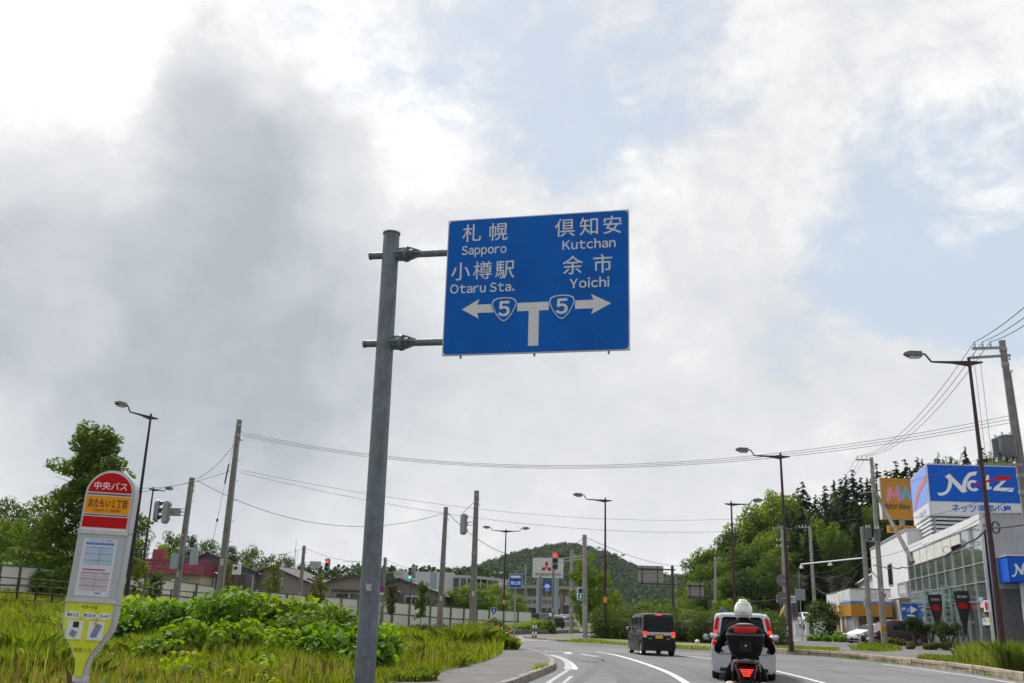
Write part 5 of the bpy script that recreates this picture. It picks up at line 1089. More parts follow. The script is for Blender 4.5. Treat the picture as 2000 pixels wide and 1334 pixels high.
# ================================================================== WIRES
wirem=mat('wire_black',(.03,.03,.03),.6)
def wire(label,a,b,sag,r=.012,group=None,n=22,name='overhead_wire',twist=0):
    a=Vector(a); b=Vector(b); pts=[]
    N_=n if not twist else n*30
    for i in range(N_+1):
        t=i/N_; p=a.lerp(b,t)-Vector((0,0,4*sag*t*(1-t)))
        if twist: p+=Vector((0,math.cos(t*twist)*.03,math.sin(t*twist)*.03))
        pts.append(p)
    o=part(name,MB().tube(pts,r,5 if not twist else 4),wirem,fix=False,sm=80); tag(o,label,'wire',group); return o
for k,dy in enumerate((0,7,14)):
    wire('one of three long wires spanning from the left pole to the right pole',D(475,845+dy*.5,46),D(1972,812+dy,35),1.75-.05*k,.009,'three long wires crossing the sky')
wire('thin wire below the three long wires crossing the sky',D(470,918,46),D(1702,985,67),1.7,.008)
wire('twisted cable below the three long wires crossing the sky',D(466,922,46),D(1702,1008,67),1.9,.009,twist=820)
wire('cable from the signal pole to the middle poles',D(384,938,52),D(868,1002,60),1.55,.014)
wire('wire between the leftmost pole tops',D(377,937,52),D(462,862,46),.35,.012)
wire('cable from the left pole running off to the left',D(377,941,52),D(-60,985,70),.5,.014,None)
wire('second cable from the left pole running off to the left',D(455,918,46),D(240,950,62),.4,.012)
wire('cable from the middle pole to the island pole',D(875,1002,60),D(1141,1050,67.5),2.0,.018)
wire('cable from the tall middle pole down to its signal',D(931,975,60),D(904,1002,60),.02,.015)
wire('cable from the island pole to the wooded edge',D(1143,1048,67.5),D(1397,1096,118),1.2,.018)
wire('wire from the left signal pole to the no parking pole',D(596,1070,85),D(751,1093,82),.55,.014)
wire('wire from the left signal pole towards the trees',D(592,1072,85),D(460,1092,100),.3,.014)
wire('wire from the no parking pole to the green signal',D(753,1092,82),D(806,1112,92),.1,.012)
far3=[D(2060,545,24),D(2060,570,24),D(2060,590,24)]
for k in range(3):
    wire('one of three power lines leaving over the top right corner',R1ins[k],far3[k],.15,.014,'power lines at top right')
    wire('one of three power lines sagging from the right pole to the shop pole',R2ins[k],R1ins[k],1.0,.012,'power lines to the shop pole')
    wire('one of three power lines from the shop pole to the ivy pole',R4ins[k],R2ins[k],.9,.012,'power lines to the ivy pole')
    wire('one of three power lines between the two distant poles',R5ins[k],R4ins[k],.3,.012,'power lines between distant poles')
    wire('one of three lines entering the wood on the right',D(1400+4*k,1092,118),R5ins[k],.8,.012,'lines along the wood edge')
wire('heavy bundled cable drooping before the glass front',D(1706,1104,66.8),D(1936,1031,40),.75,.04,twist=60)
wire('heavy bundled cable right of the street lamp',D(1936,1031,40),D(2060,1008,34),.1,.035)
wire('service cable drooping left from the transformer pole',D(1676,1113,66.8),D(1588,1142,104),1.3,.03)
wire('thin service cable above the corner shop',D(1684,1092,66.8),D(1800,1060,60),.2,.014)
wire('slack cable behind the silver van rising to the ivy pole',D(1588,1144,104),D(1398,1160,118),1.2,.022)
wire('thin cable from the transformer pole to the ivy pole, upper one',D(1682,1078,66.8),D(1586,1118,104),.5,.012); wire('thin cable from the transformer pole to the ivy pole, lower one',D(1684,1098,66.8),D(1588,1122,104),.7,.016)
wire('thin line from the shop pole across the rooftop sign',D(1712,950,66.8),D(1975,870,36),.3,.009); wire('thin line crossing low over the rooftop sign',D(1720,1010,66.8),D(1985,950,36),.5,.012); wire('cable crossing the name panel of the rooftop sign',D(1800,1065,60),D(2020,940,34),.3,.014)
for k,(x0,x1) in enumerate(((1901,1925),(1913,1937))): wire('loose drop wire hanging from the right pole arm',D(x0,690,34.9),D(x1,890,34.6),.05,.008,'drop wires at the right pole')
# guy wire with black guard by the left pole
g0=D(462,835,46); g1=D(415,1060,43); o=wire('thin guy wire with a black guard beside the tall left pole',g0,g1,0,.008,name='guy_wire'); part('guard',MB().cyl(g0.lerp(g1,.34),g0.lerp(g1,.51),.035,n=8),black_m,o); part('insulator',MB().ell(g0.lerp(g1,.82),(.05,.05,.09),8,6),black_m,o)
# connector clump on the bundled cable
q=D(1868,1069,46); t=thing('cable_connector','black cable junction box hanging on the bundled cable','connector',q); part('box',MB().box((0,0,0),(.5,.16,.22),ry=-.35),black_m,t,bevel=.04); part('loop',MB().tube([(.2*math.cos(a)-.45,0,.18*math.sin(a)-.15) for a in [k*.45 for k in range(15)]],.012,5),wirem,t); part('loop',MB().tube([(.14*math.cos(a)-.05,0,.2*math.sin(a)-.2) for a in [k*.45 for k in range(15)]],.012,5),wirem,t)
q=D(1944,1030,39.5); t=thing('cable_coil','coil of black cable beside the right street lamp','cable coil',q); 
for k in range(3): part('turn',MB().tube([(.16*math.cos(a)+.03*k,.03*k,.24*math.sin(a)) for a in [i*.42 for i in range(16)]],.022,5),wirem,t)

# ================================================================== VEHICLES AND RIDER
tyre=mat('tyre_rubber',(.018,.018,.018),.85,var=.2); rimm=mat('alloy_rim',(.45,.46,.48),.3,.8,var=.1); carglass=mat('car_glass',(.006,.007,.008),.08,0,var=.2,spec=.25)
redl=mat('tail_red',(.30,.002,.003),.4,spec=.15,emit=(1,.01,.01),estr=.16); redon=mat('brake_red_lit',(.5,.01,.006),.35,spec=.2,emit=(1,.045,.03),estr=1.5); amberl=mat('amber_lens',(.75,.25,.03),.25,emit=(1,.35,.06),estr=.35); clearl=mat('clear_lens',(.6,.6,.6),.1,var=.05); undr=mat('underbody',(.015,.015,.015),.9)
def paint(n,c,metal=.4,rough=.28): return mat(n,c,rough,metal,var=.04,scale=2,coat=.6)
class Car:
    def __init__(s,name,label,cat,loc,rz,L_,W,zb,belt,roof,stations,axles,wr,paintm,group=None,tum=.12):
        s.t=thing(name,label,cat,loc,rz,group); s.L=L_; s.W=W; s.ax=axles; s.wr=wr
        # stations: (y, belt z, roof z, width factor, lean)   y from rear(0) to front(L)
        s.st=stations; s.zb=zb; s.tum=tum
        ys=set([a[0] for a in stations])
        for yc in axles:
            for k in range(-6,7): ys.add(round(yc+(wr+.06)*math.sin(k*math.pi/12),4))
        s.ys=sorted(y for y in ys if 0<=y<=L_)
        rings=[s.ring(y) for y in s.ys]; n=len(rings[0]); mb=MB()
        for i in range(len(rings)-1):
            A_,B_=rings[i],rings[i+1]
            o=len(mb.v); mb.v.extend(A_+B_); 
            for k in range(n): mb.f.append((o+k,o+(k+1)%n,o+n+(k+1)%n,o+n+k)); mb.mi.append(0)
        for rg,rev in((rings[0],0),(rings[-1],1)):
            o=len(mb.v); mb.v.extend(rg); h=n//2
            for k in range(h-0):
                a,b=k,k+1; c,d=(n-k)%n,(n-k-1)%n
                f=tuple(dict.fromkeys((o+a,o+b,o+d,o+c)))
                if len(f)>2: mb.f.append(f); mb.mi.append(0)
        me=mb.mesh('body'); b=bmesh.new(); b.from_mesh(me); bmesh.ops.remove_doubles(b,verts=b.verts,dist=1e-4); bmesh.ops.recalc_face_normals(b,faces=b.faces); b.to_mesh(me); b.free(); smooth(me,38)
        s.body=part('body',me,paintm,s.t)
        part('underbody',MB().box((0,L_/2,zb+.12),(W*.8,L_*.9,.12)),undr,s.t)
        for yc in axles:
            for sx in (-1,1): s.wheel(sx*(W/2-.11),yc)
    def interp(s,y):
        st=s.st
        if y<=st[0][0]: return st[0][1:]
        for a,b in zip(st[:-1],st[1:]):
            if a[0]<=y<=b[0]:
                t=(y-a[0])/max(1e-6,b[0]-a[0]); return tuple(p+(q-p)*t for p,q in zip(a[1:],b[1:]))
        return st[-1][1:]
    def half(s,y):
        belt,roof,wf,lean=s.interp(y); w=s.W/2*wf; zb=s.zb
        for yc in s.ax:
            d=abs(y-yc); r=s.wr+.06
            if d<r: zb=max(zb,s.wr+math.sqrt(max(0,r*r-d*d)))
        zb=min(zb,belt-.12); hh=roof-belt; wr_=w-s.tum*min(1,hh/.6)
        mid=max(zb+.06,s.zb+(belt-s.zb)*.55)
        pts=[(0,zb),(w*.86,zb),(w*.985,zb+.04),(w,max(mid,zb+.05)),(w*.985,belt-.03),(w*.965,belt)]
        pts+=[(w*.965+(wr_-w*.965)*.85,belt+hh*.86),(wr_-.05,belt+hh*.965),(wr_*.6,roof),(0,roof)]
        return [(x,y+(lean*max(0,(z-belt)) if lean else 0),z) for x,z in pts]
    def ring(s,y):
        h=s.half(y); return h+[(-x,yy,z) for x,yy,z in h[::-1][1:-1]]
    def wheel(s,x,y):
        r=s.wr; sx=1 if x>0 else -1
        w=part('wheel',MB().lathe([(r*.62,-.09),(r*.92,-.095),(r,-.06),(r,.06),(r*.92,.095),(r*.62,.09)],(x,y,r),'X',24),tyre,s.t,sm=40)
        part('rim',MB().lathe([(.001,sx*.055),(r*.2,sx*.06),(r*.25,sx*.04),(r*.58,sx*.05),(r*.64,sx*.085),(r*.64,-sx*.05)],(x,y,r),'X',20),rimm,w,sm=30)
        for k in range(7):
            a=2*math.pi*k/7; part('spoke',MB().box((x+sx*.075,y+r*.38*math.cos(a),r+r*.38*math.sin(a)),(.025,.045,r*.5),rx=a-math.pi/2 if False else -(a)+math.pi/2),rimm,w)
    def glass(s,name,y0,y1,f0=.08,f1=.92,side=-1,m=None,n=5):
        vs=[]
        for i in range(n+1):
            y=y0+(y1-y0)*i/n; h=s.half(y); a,b=Vector(h[5]),Vector(h[6])
            for f_ in (f0,f1):
                q=a.lerp(b,f_); vs.append((side*(q.x+.006),q.y,q.z))
        return part(name,MB().add(vs,[(2*i,2*i+1,2*i+3,2*i+2) for i in range(n)]),m or carglass,s.t,sm=60)
    def rearpanel(s,name,pts,m,par=None,o=.008,th=.012):   # pts (x,z) on the leaning tailgate
        belt,roof,wf,lean=s.interp(0)
        def tr(v): return Vector((v.x,v.y+lean*max(0,v.z-belt),v.z))
        return part(name,MB().prism(pts,-o-th,-o+.004,tr),m,par or s.t)
    def frontpanel(s,name,pts,m,o=.008,th=.012):
        belt,roof,wf,lean=s.interp(s.L)
        def tr(v): return Vector((v.x,s.L-v.y+lean*max(0,v.z-belt),v.z))
        return part(name,MB().prism(pts,-o-th,-o+.004,tr),m,s.t)
def mirror(c,x,y,z,m=black_m):
    for sx in (-1,1):
        mm=part('door_mirror',MB().ell((sx*(c.W/2+x),y,z),(.13,.07,.11),12,8),m,c.t,sm=80); part('mirror_glass',MB().ell((sx*(c.W/2+x),y-.05,z),(.10,.03,.085),12,8),mat('mirror_glass',(.35,.4,.42),.05,.9),mm,sm=80)
def rr(x0,z0,x1,z1,r=.04): return rrect(x0,z0,x1,z1,r,4)
# ---------- black kei van
vp=G(1289,1281); 
dark=mat('graphite_paint',(.008,.0075,.008),.32,0,var=.05,spec=.28,coat=.12)
st=[(0,.98,1.66,.955,.10),(.05,.98,1.715,.985,.09),(.5,.98,1.75,1,0),(1.6,.98,1.75,1,0),(2.35,.98,1.70,1,0),(2.75,.98,1.45,.99,0),(3.0,.98,1.10,.98,0),(3.25,.90,.93,.95,0),(3.38,.72,.76,.88,0)]
K=Car('kei_van','boxy black kei van with brake lights on, turning ahead','van',(vp.x-.03,vp.y+.0,0),R(4),3.4,1.475,.2,.98,1.75,st,(.42,2.88),.28,dark,tum=.07)
t=K.t
K.rearpanel('rear_window',rr(-.62,1.03,.62,1.60,.1),carglass,o=.01)
o=K.rearpanel('tail_garnish',rr(-.52,.86,.52,.965,.02),mat('chrome_trim',(.55,.55,.57),.3,.4),o=.02); K.rearpanel('garnish_line',rr(-.5,.83,.5,.845,.006),MATS['chrome_trim'],o=.02)
for sx in (-1,1):
    x0,x1=sorted((sx*.535,sx*.70)); a=K.rearpanel('tail_light',rr(x0,.84,x1,.99,.02),redon,o=.018); K.rearpanel('reverse_light',rr(x0,.75,x1,.825,.02),clearl if sx<0 else amberl,o=.018)
    x0,x1=sorted((sx*.46,sx*.64)); K.rearpanel('reflector',rr(x0,.36,x1,.40,.01),mat('dull_red',(.25,.01,.01),.3),o=.03)
K.rearpanel('high_brake_light',rr(-.14,1.665,.14,1.70,.01),redon,o=.03)
pl=K.rearpanel('number_plate',rr(-.165,.71,.165,.86,.01),mat('plate_yellow',(.72,.42,.02),.5),o=.04); K.rearpanel('plate_recess',rr(-.2,.69,.2,.88,.02),black_m,o=.028)
for sx in (-1,1): K.rearpanel('badge',rr(*sorted((sx*.33,sx*.47))[:1],.685,sorted((sx*.33,sx*.47))[1],.705,.005),MATS['chrome_trim'],o=.02)
K.rearpanel('bumper',rr(-.70,.24,.70,.60,.08),mat('bumper_dark',(.008,.0075,.008),.4,0,spec=.25),o=.03,th=.06)
for side in (-1,1):
    K.glass('side_window',.28,.88,.10,.9,side); K.glass('side_window',1.0,1.72,.10,.9,side); K.glass('side_window',1.82,2.5,.10,.88,side)
    for y in (1.0,1.78): part('door_seam',MB().box((side*.7385,y,.62),(.004,.012,.66)),undr,t)
    for y in (1.15,1.95): part('door_handle',MB().box((side*.742,y,.86),(.02,.15,.03)),MATS['chrome_trim'],t,bevel=.006)
    part('sill_skirt',MB().box((side*.725,1.65,.2),(.04,1.7,.1)),dark,t,bevel=.01)
mirror(K,.13,2.42,1.05)
part('windscreen',MB().add([(-.6,2.46,1.62),(.6,2.46,1.62),(.64,2.98,1.13),(-.64,2.98,1.13)],[(0,1,2,3)]),carglass,t).location.z=.012
# ---------- silver minivan with tall tail lights
vp=G(1456,1331); silver=paint('silver_paint',(.44,.475,.51),.5,.32)
st=[(0,.98,1.68,.96,.22),(.06,1.0,1.76,.985,.18),(.6,1.0,1.82,1,0),(2.2,1.0,1.83,1,0),(3.1,1.0,1.76,1,0),(3.75,1.0,1.30,.99,0),(4.1,.98,1.04,.97,0),(4.5,.84,.88,.92,0),(4.62,.68,.72,.85,0)]
Sv=Car('silver_minivan','silver minivan braking behind the motorcycle, tall red tail lights','van',(vp.x+.02,vp.y+.2,0),R(-12.5),4.65,1.70,.2,1.0,1.83,st,(.85,3.7),.31,silver,tum=.13)
t=Sv.t; t.scale=(1,1,.955)
Sv.rearpanel('rear_window',[(-.62,1.08),(.62,1.08),(.53,1.64),(.47,1.70),(-.47,1.70),(-.53,1.64)],carglass,o=.01)
for sx in (-1,1):
    Sv.rearpanel('tail_light',[(sx*.80,.92),(sx*.69,.92),(sx*.675,1.15),(sx*.60,1.66),(sx*.635,1.70),(sx*.70,1.62),(sx*.79,1.2)],redl,o=.016)
    Sv.rearpanel('brake_lamp',[(sx*.79,1.03),(sx*.695,1.03),(sx*.685,1.17),(sx*.66,1.34),(sx*.745,1.34),(sx*.78,1.2)],redon,o=.03,th=.01)
    Sv.rearpanel('reverse_light',rr(*(sorted((sx*.66,sx*.79))[:1]),.82,sorted((sx*.66,sx*.79))[1],.915,.015),clearl if sx<0 else amberl,o=.018)
    Sv.glass('side_window',.3,1.1,.08,.9,sx); Sv.glass('side_window',1.2,2.1,.08,.9,sx); Sv.glass('side_window',2.2,3.2,.08,.86,sx)
    for y in (1.15,2.15): part('door_seam',MB().box((sx*.852,y,.65),(.004,.012,.68)),undr,t)
    part('rear_reflector',MB().box((sx*.7,-.05,.47),(.16,.03,.03)),MATS['dull_red'],t)
Sv.rearpanel('bumper',rr(-.80,.27,.80,.66,.07),silver,o=.04,th=.09)
Sv.rearpanel('bumper_lower',rr(-.62,.24,.62,.34,.03),undr,o=.05,th=.09)
Sv.rearpanel('number_plate',rr(-.17,.80,.17,.96,.01),mat('plate_white',(.7,.7,.68),.5),o=.03)
Sv.rearpanel('tailgate_spoiler',rr(-.56,1.715,.56,1.76,.015),silver,o=.08,th=.12); Sv.rearpanel('tailgate_seam',rr(-.66,.70,.66,.712,.003),undr,o=.012); Sv.rearpanel('tailgate_seam',rr(-.655,.70,-.645,1.06,.003),undr,o=.012); Sv.rearpanel('tailgate_seam',rr(.645,.70,.655,1.06,.003),undr,o=.012); Sv.rearpanel('tailgate_handle',rr(-.4,.98,.4,1.02,.01),MATS['chrome_trim'],o=.02); Sv.rearpanel('rear_wiper',rr(-.02,1.09,.42,1.105,.004),black_m,o=.02)
for sx in (-1,1): 
    mm=part('door_mirror',MB().ell((sx*1.0,3.05,1.08),(.13,.07,.11),12,8),black_m,t,sm=80); part('mirror_glass',MB().ell((sx*1.0,3.0,1.08),(.10,.03,.085),12,8),MATS['mirror_glass'],mm,sm=80)
part('windscreen',MB().add([(-.6,3.18,1.72),(.6,3.18,1.72),(.72,3.95,1.17),(-.72,3.95,1.17)],[(0,1,2,3)]),carglass,t).location.z=.02
# ---------- parked cars
wpaint=paint('white_paint',(.72,.73,.75),.1,.3); ppaint=paint('plum_paint',(.055,.02,.032),.4,.28); bpaint=paint('black_paint',(.015,.015,.018),.3,.25)
HB=[(0,.90,1.25,.95,.35),(.08,.92,1.36,.98,.3),(.6,.95,1.50,1,0),(1.7,.95,1.53,1,0),(2.5,.94,1.42,1,0),(3.2,.92,1.06,.98,0),(3.9,.78,.86,.95,0),(4.25,.66,.70,.86,0),(4.32,.5,.54,.78,0)]
def hatch(label,loc,rz,pm,group,sc=1.0,lit=False,st=HB,L_=4.35,W=1.72):
    c=Car('parked_car',label,'car',loc,rz,L_,W,.19,.93,1.5,st,(.75,L_-.85),.31,pm,group,tum=.18)
    for sx in (-1,1):
        c.glass('side_window',.55,1.35,.1,.85,sx); c.glass('side_window',1.42,2.25,.1,.85,sx); c.glass('quarter_window',2.3,2.75,.1,.6,sx)
        c.rearpanel('tail_light',rr(*(sorted((sx*.6,sx*.8))[:1]),.72,sorted((sx*.6,sx*.8))[1],.9,.03),redl,o=.016)
        c.frontpanel('headlight',[(sx*.50,.56),(sx*.72,.56),(sx*.70,.66),(sx*.52,.62)],clearl,o=.01) if False else part('headlight',MB().ell((sx*.68,L_-.22,.66),(.14,.22,.08),12,8),clearl,c.t,sm=80)
    c.rearpanel('rear_window',rr(-.55,.98,.55,1.22,.06),carglass,o=.012)
    h=c.half(2.52); h2=c.half(3.18)
    part('windscreen',MB().add([(-h[6][0]*.92,2.55,h[9][2]-.015),(h[6][0]*.92,2.55,h[9][2]-.015),(h2[5][0]*.86,3.2,h2[9][2]+.01),(-h2[5][0]*.86,3.2,h2[9][2]+.01)],[(0,1,2,3)]),carglass,c.t).location.z=.025
    c.frontpanel('grille',rr(-.45,.30,.45,.42,.03),black_m,o=.004); part('number_plate',MB().box((0,L_+.02,.42),(.33,.02,.16)),mat('plate_white',(.7,.7,.68)),c.t)
    return c
def parked(label,pxx,pyy,dep,rz,pm,group='cars parked at the roadside lots',**k):
    p=D(pxx,pyy,dep); z=hgt(p.x,p.y)+(.15 if p.x>14 and dep<80 else .03); return hatch(label,(p.x,p.y,z),rz,pm,group,**k)
# nose pointing left in the photograph: local +Y -> -X
parked('white hatchback parked nose out beside the transformer pole',1750,1260,78,R(112),wpaint,L_=4.6)
parked('second white hatchback just behind the first one',1754,1252,83,R(112),wpaint,L_=4.6)
MV=[(0,1.0,1.66,.96,.2),(.06,1.0,1.74,.98,.15),(.6,1.0,1.82,1,0),(2.6,1.0,1.82,1,0),(3.1,1.0,1.74,1,0),(3.6,1.0,1.28,.99,0),(3.95,.97,1.02,.97,0),(4.3,.82,.86,.92,0),(4.4,.62,.66,.85,0)]
parked('plum minivan parked with dark windows behind the yellow wrapped pole',1800,1250,75.5,R(100),ppaint,st=MV,L_=4.45)
parked('small white car facing down the side road',1573,1230,110,R(172),wpaint,W=1.6)
parked('white van parked before the far showroom',1069,1222,140,R(185),wpaint,st=MV,L_=4.45)
parked('dark grey car nearest the far verge',1091,1224,122,R(15),bpaint)
parked('black off-roader beside the fence end',1046,1216,132,R(200),bpaint,st=MV,L_=4.45)
parked('silver car in the showroom lot',1108,1214,150,R(150),silver)
parked('white estate car at the right of the showroom lot',1126,1214,150,R(95),silver,st=MV,L_=4.45)
# ---------- motorcycle (rear view) and rider
mp_=D(1459,1334,12.9); MX=mp_.x
bike=thing('motorcycle','black touring motorcycle with top case and lit red tail light','motorcycle',(MX*13.2/12.9,13.2,0),R(-13)); bike.scale=(.92,.95,1.07)
bt=bike; dred=mat('dark_red_paint',(.035,.003,.005),.35,.1,var=.1,coat=.2,spec=.3); casem=mat('case_black',(.009,.0092,.0095),.6,spec=.15,var=.1,bump=.2,bscale=300); caset=mat('case_grey_top',(.20,.20,.205),.45,var=.06)
def bpt(n,mb,m,sm=40,par=None,bevel=0): return part(n,mb,m,par or bt,sm=sm,bevel=bevel)
for y,nm in ((.45,'rear_wheel'),(1.95,'front_wheel')):
    w_=.085 if y<1 else .06; r=.315
    w=bpt(nm,MB().lathe([(.2,-w_*.8),(.27,-w_),(.305,-w_*.6),(.318,0),(.305,w_*.6),(.27,w_),(.2,w_*.8)],(0,y,r),'X',26),tyre); part('rim',MB().lathe([(.03,-.05),(.03,.05)],(0,y,r),'X',12),rimm,w)
    part('rim',MB().lathe([(.2,-.06),(.185,0),(.2,.06)],(0,y,r),'X',24),rimm,w)
    for k in range(5): a=2*math.pi*k/5; part('spoke',MB().box((0,y+.1*math.cos(a),r+.1*math.sin(a)),(.035,.035,.2),rx=-a+math.pi/2),rimm,w)
bpt('swingarm',MB().box((.11,.75,.34),(.05,.65,.09)),steel_grey,bevel=.01); bpt('swingarm',MB().box((-.11,.75,.34),(.05,.65,.09)),steel_grey,bevel=.01)
bpt('engine',MB().box((0,1.2,.48),(.42,.5,.42)),mat('engine_dark',(.04,.04,.042),.5,.4),bevel=.06)
ex=bpt('exhaust',MB().cyl((.19,.25,.42),(.16,1.0,.32),.068,.05,n=18),mat('exhaust_black',(.05,.05,.052),.4,.6)); part('exhaust_tip',MB().lathe([(.001,.01),(.05,.0),(.072,-.012),(.072,.03)],(.19,.245,.42),'Y',16),MATS['chrome_trim'],ex)
bpt('fuel_tank',MB().ell((0,1.30,.92),(.22,.36,.19),20,12),dred)
bpt('seat',MB().box((0,.82,.84),(.30,.62,.10)),black_m,bevel=.04)
bpt('tail_unit',MB().add([(-.15,.05,.90),(.15,.05,.90),(.10,.05,.68),(-.10,.05,.68),(-.2,.7,.92),(.2,.7,.92),(.17,.7,.66),(-.17,.7,.66),(-.12,-.02,.86),(.12,-.02,.86),(.08,0,.74),(-.08,0,.74)],[(8,9,10,11),(0,4,5,1),(1,5,6,2),(2,6,7,3),(3,7,4,0),(0,1,9,8),(1,2,10,9),(2,3,11,10),(3,0,8,11),(4,7,6,5)]),dred,bevel=.02)
bpt('side_cover',MB().box((.19,.55,.74),(.05,.5,.26),rx=.2),dred,bevel=.02); bpt('side_cover',MB().box((-.19,.55,.74),(.05,.5,.26),rx=.2),dred,bevel=.02)
bpt('grab_rail',MB().tube([(-.17,.45,.90),(-.17,.08,.93),(-.1,-.02,.95),(0,-.04,.955),(.1,-.02,.95),(.17,.08,.93),(.17,.45,.90)],.016,8),steel_grey)
tl_=bpt('tail_light',MB().prism([(-.095,.85),(.095,.85),(.04,.75),(-.04,.75)],-.035,-.015),mat('tail_lens_red',(.10,.002,.002),.2,spec=.2,emit=(1,.01,.01),estr=.10),sm=None)
for row,(z,n,hw_) in enumerate(((.835,6,.082),(.812,5,.066),(.788,4,.05),(.765,3,.034))):
    for k in range(n): part('led',MB().box((-hw_+2*hw_*k/(n-1),-.038,z),(.022,.006,.011)),mat('led_red',(1,.1,.05),.3,emit=(1,.05,.03),estr=1.8),tl_)
bpt('plate_hanger',MB().box((0,-.06,.60),(.12,.08,.24)),black_m,bevel=.01); bpt('number_plate',MB().box((0,-.13,.50),(.23,.006,.125),rx=-.25),MATS['plate_white']); bpt('rear_reflector',MB().box((0,-.125,.61),(.14,.02,.05)),mat('reflector_red',(.5,.01,.015),.25,emit=(1,.02,.02),estr=.12),bevel=.006)
for sx in (-1,1):
    st_=bpt('indicator',MB().ell((sx*.235,-.03,.665),(.075,.05,.034),14,8),mat('indicator_clear',(.55,.52,.50),.12,var=.1),sm=80); part('bulb',MB().ell((sx*.225,-.068,.662),(.035,.02,.022),10,6),mat('bulb_orange',(.8,.16,.05),.3,emit=(1,.22,.08),estr=.8),st_,sm=80); bpt('indicator_stem',MB().cyl((sx*.06,0,.68),(sx*.2,-.02,.668),.014,n=8),black_m)
    bpt('handlebar',MB().tube([(sx*.05,1.50,1.06),(sx*.2,1.46,1.12),(sx*.30,1.36,1.10),(sx*.42,1.28,1.07)],.014,8),black_m); bpt('grip',MB().cyl((sx*.30,1.365,1.10),(sx*.43,1.275,1.07),.02,n=10),black_m)
    bpt('mirror_stem',MB().tube([(sx*.27,1.4,1.12),(sx*.36,1.42,1.22),(sx*.40,1.40,1.25)],.008,6),black_m)
    mr_=bpt('mirror',MB().ell((sx*.455,1.36,1.20),(.095,.035,.05),16,8,Matrix.Rotation(-sx*.3,3,'Y')),black_m,sm=80); part('mirror_glass',MB().ell((sx*.455,1.335,1.20),(.082,.018,.04),16,8,Matrix.Rotation(-sx*.3,3,'Y')),mat('mirror_bright',(.62,.65,.68),.06,.9),mr_,sm=80)
    bpt('fork',MB().cyl((sx*.1,1.95,.33),(sx*.1,1.62,1.02),.03,n=12),steel_grey); bpt('footpeg',MB().cyl((sx*.18,.98,.40),(sx*.30,.97,.40),.018,n=8),black_m)
    bpt('pannier_bracket',MB().tube([(sx*.17,.1,.88),(sx*.2,.2,.70),(sx*.18,.5,.60)],.012,6),black_m)
bpt('fairing',MB().ell((0,1.75,1.05),(.22,.2,.2),16,10),dred); bpt('windshield',MB().ell((0,1.80,1.25),(.2,.05,.2),14,8),mat('smoke_screen',(.05,.05,.055),.08,spec=.8)); bpt('headlight',MB().ell((0,1.94,1.02),(.14,.06,.1),14,8),clearl)
bpt('front_mudguard',MB().box((0,1.95,.66),(.13,.45,.03)),dred,bevel=.01); bpt('hugger',MB().box((0,.42,.66),(.16,.4,.03)),black_m,bevel=.01); bpt('rack',MB().box((0,.12,.965),(.26,.34,.03)),black_m,bevel=.008)
# top case: two shells by superellipse sections
def caseshell(z0,z1,prof,nm,m,yc=.10,par=None):
    vs=[];n=28;rows=len(prof)
    for f_,k in prof:
        z=z0+(z1-z0)*f_
        for i in range(n):
            a=2*math.pi*i/n; cx,cy=math.cos(a),math.sin(a); e=.42
            vs.append((.272*k*math.copysign(abs(cx)**e,cx),yc+.20*(k*.5+.5)*math.copysign(abs(cy)**.6,cy),z))
    fs=[(r_*n+i,r_*n+(i+1)%n,(r_+1)*n+(i+1)%n,(r_+1)*n+i) for r_ in range(rows-1) for i in range(n)]+[tuple(range(n-1,-1,-1)),tuple(range((rows-1)*n,rows*n))]
    return bpt(nm,MB().add(vs,fs),m,sm=50,par=par)
cs=caseshell(.985,1.245,[(0,.60),(.08,.74),(.3,.86),(.6,.95),(.9,1.0),(1,1.0)],'top_case',casem)
part('case_rim',MB().add([],[]),casem,cs) if False else caseshell(1.235,1.262,[(0,1.0),(.2,1.02),(.8,1.02),(1,1.0)],'case_rim',mat('rim_grey',(.07,.07,.075),.4),par=cs)
cl_=caseshell(1.262,1.375,[(0,.99),(.3,.965),(.6,.86),(.85,.66),(1,.40)],'case_lid',casem,par=None)
part('lid_top',MB().ell((0,.12,1.362),(.14,.13,.028),18,8),caset,cl_,sm=80)
for sx in (-1,1): part('lid_reflector',MB().add([(0,-.108,1.350),(sx*.165,-.095,1.345),(sx*.178,-.112,1.325),(sx*.145,-.115,1.275),(0,-.120,1.268),(0,-.124,1.31)],[(0,1,2,5),(5,2,3,4)]),mat('case_red',(.42,.004,.008),.25,spec=.25,coat=.2,emit=(1,.02,.02),estr=.04),cl_)
part('latch_plate',MB().prism(rr(-.085,1.05,.085,1.175,.02),-.113,-.09),black_m,cs); part('lock',MB().cyl((0,-.12,1.12),(0,-.105,1.12),.012,n=10),alu,cs)
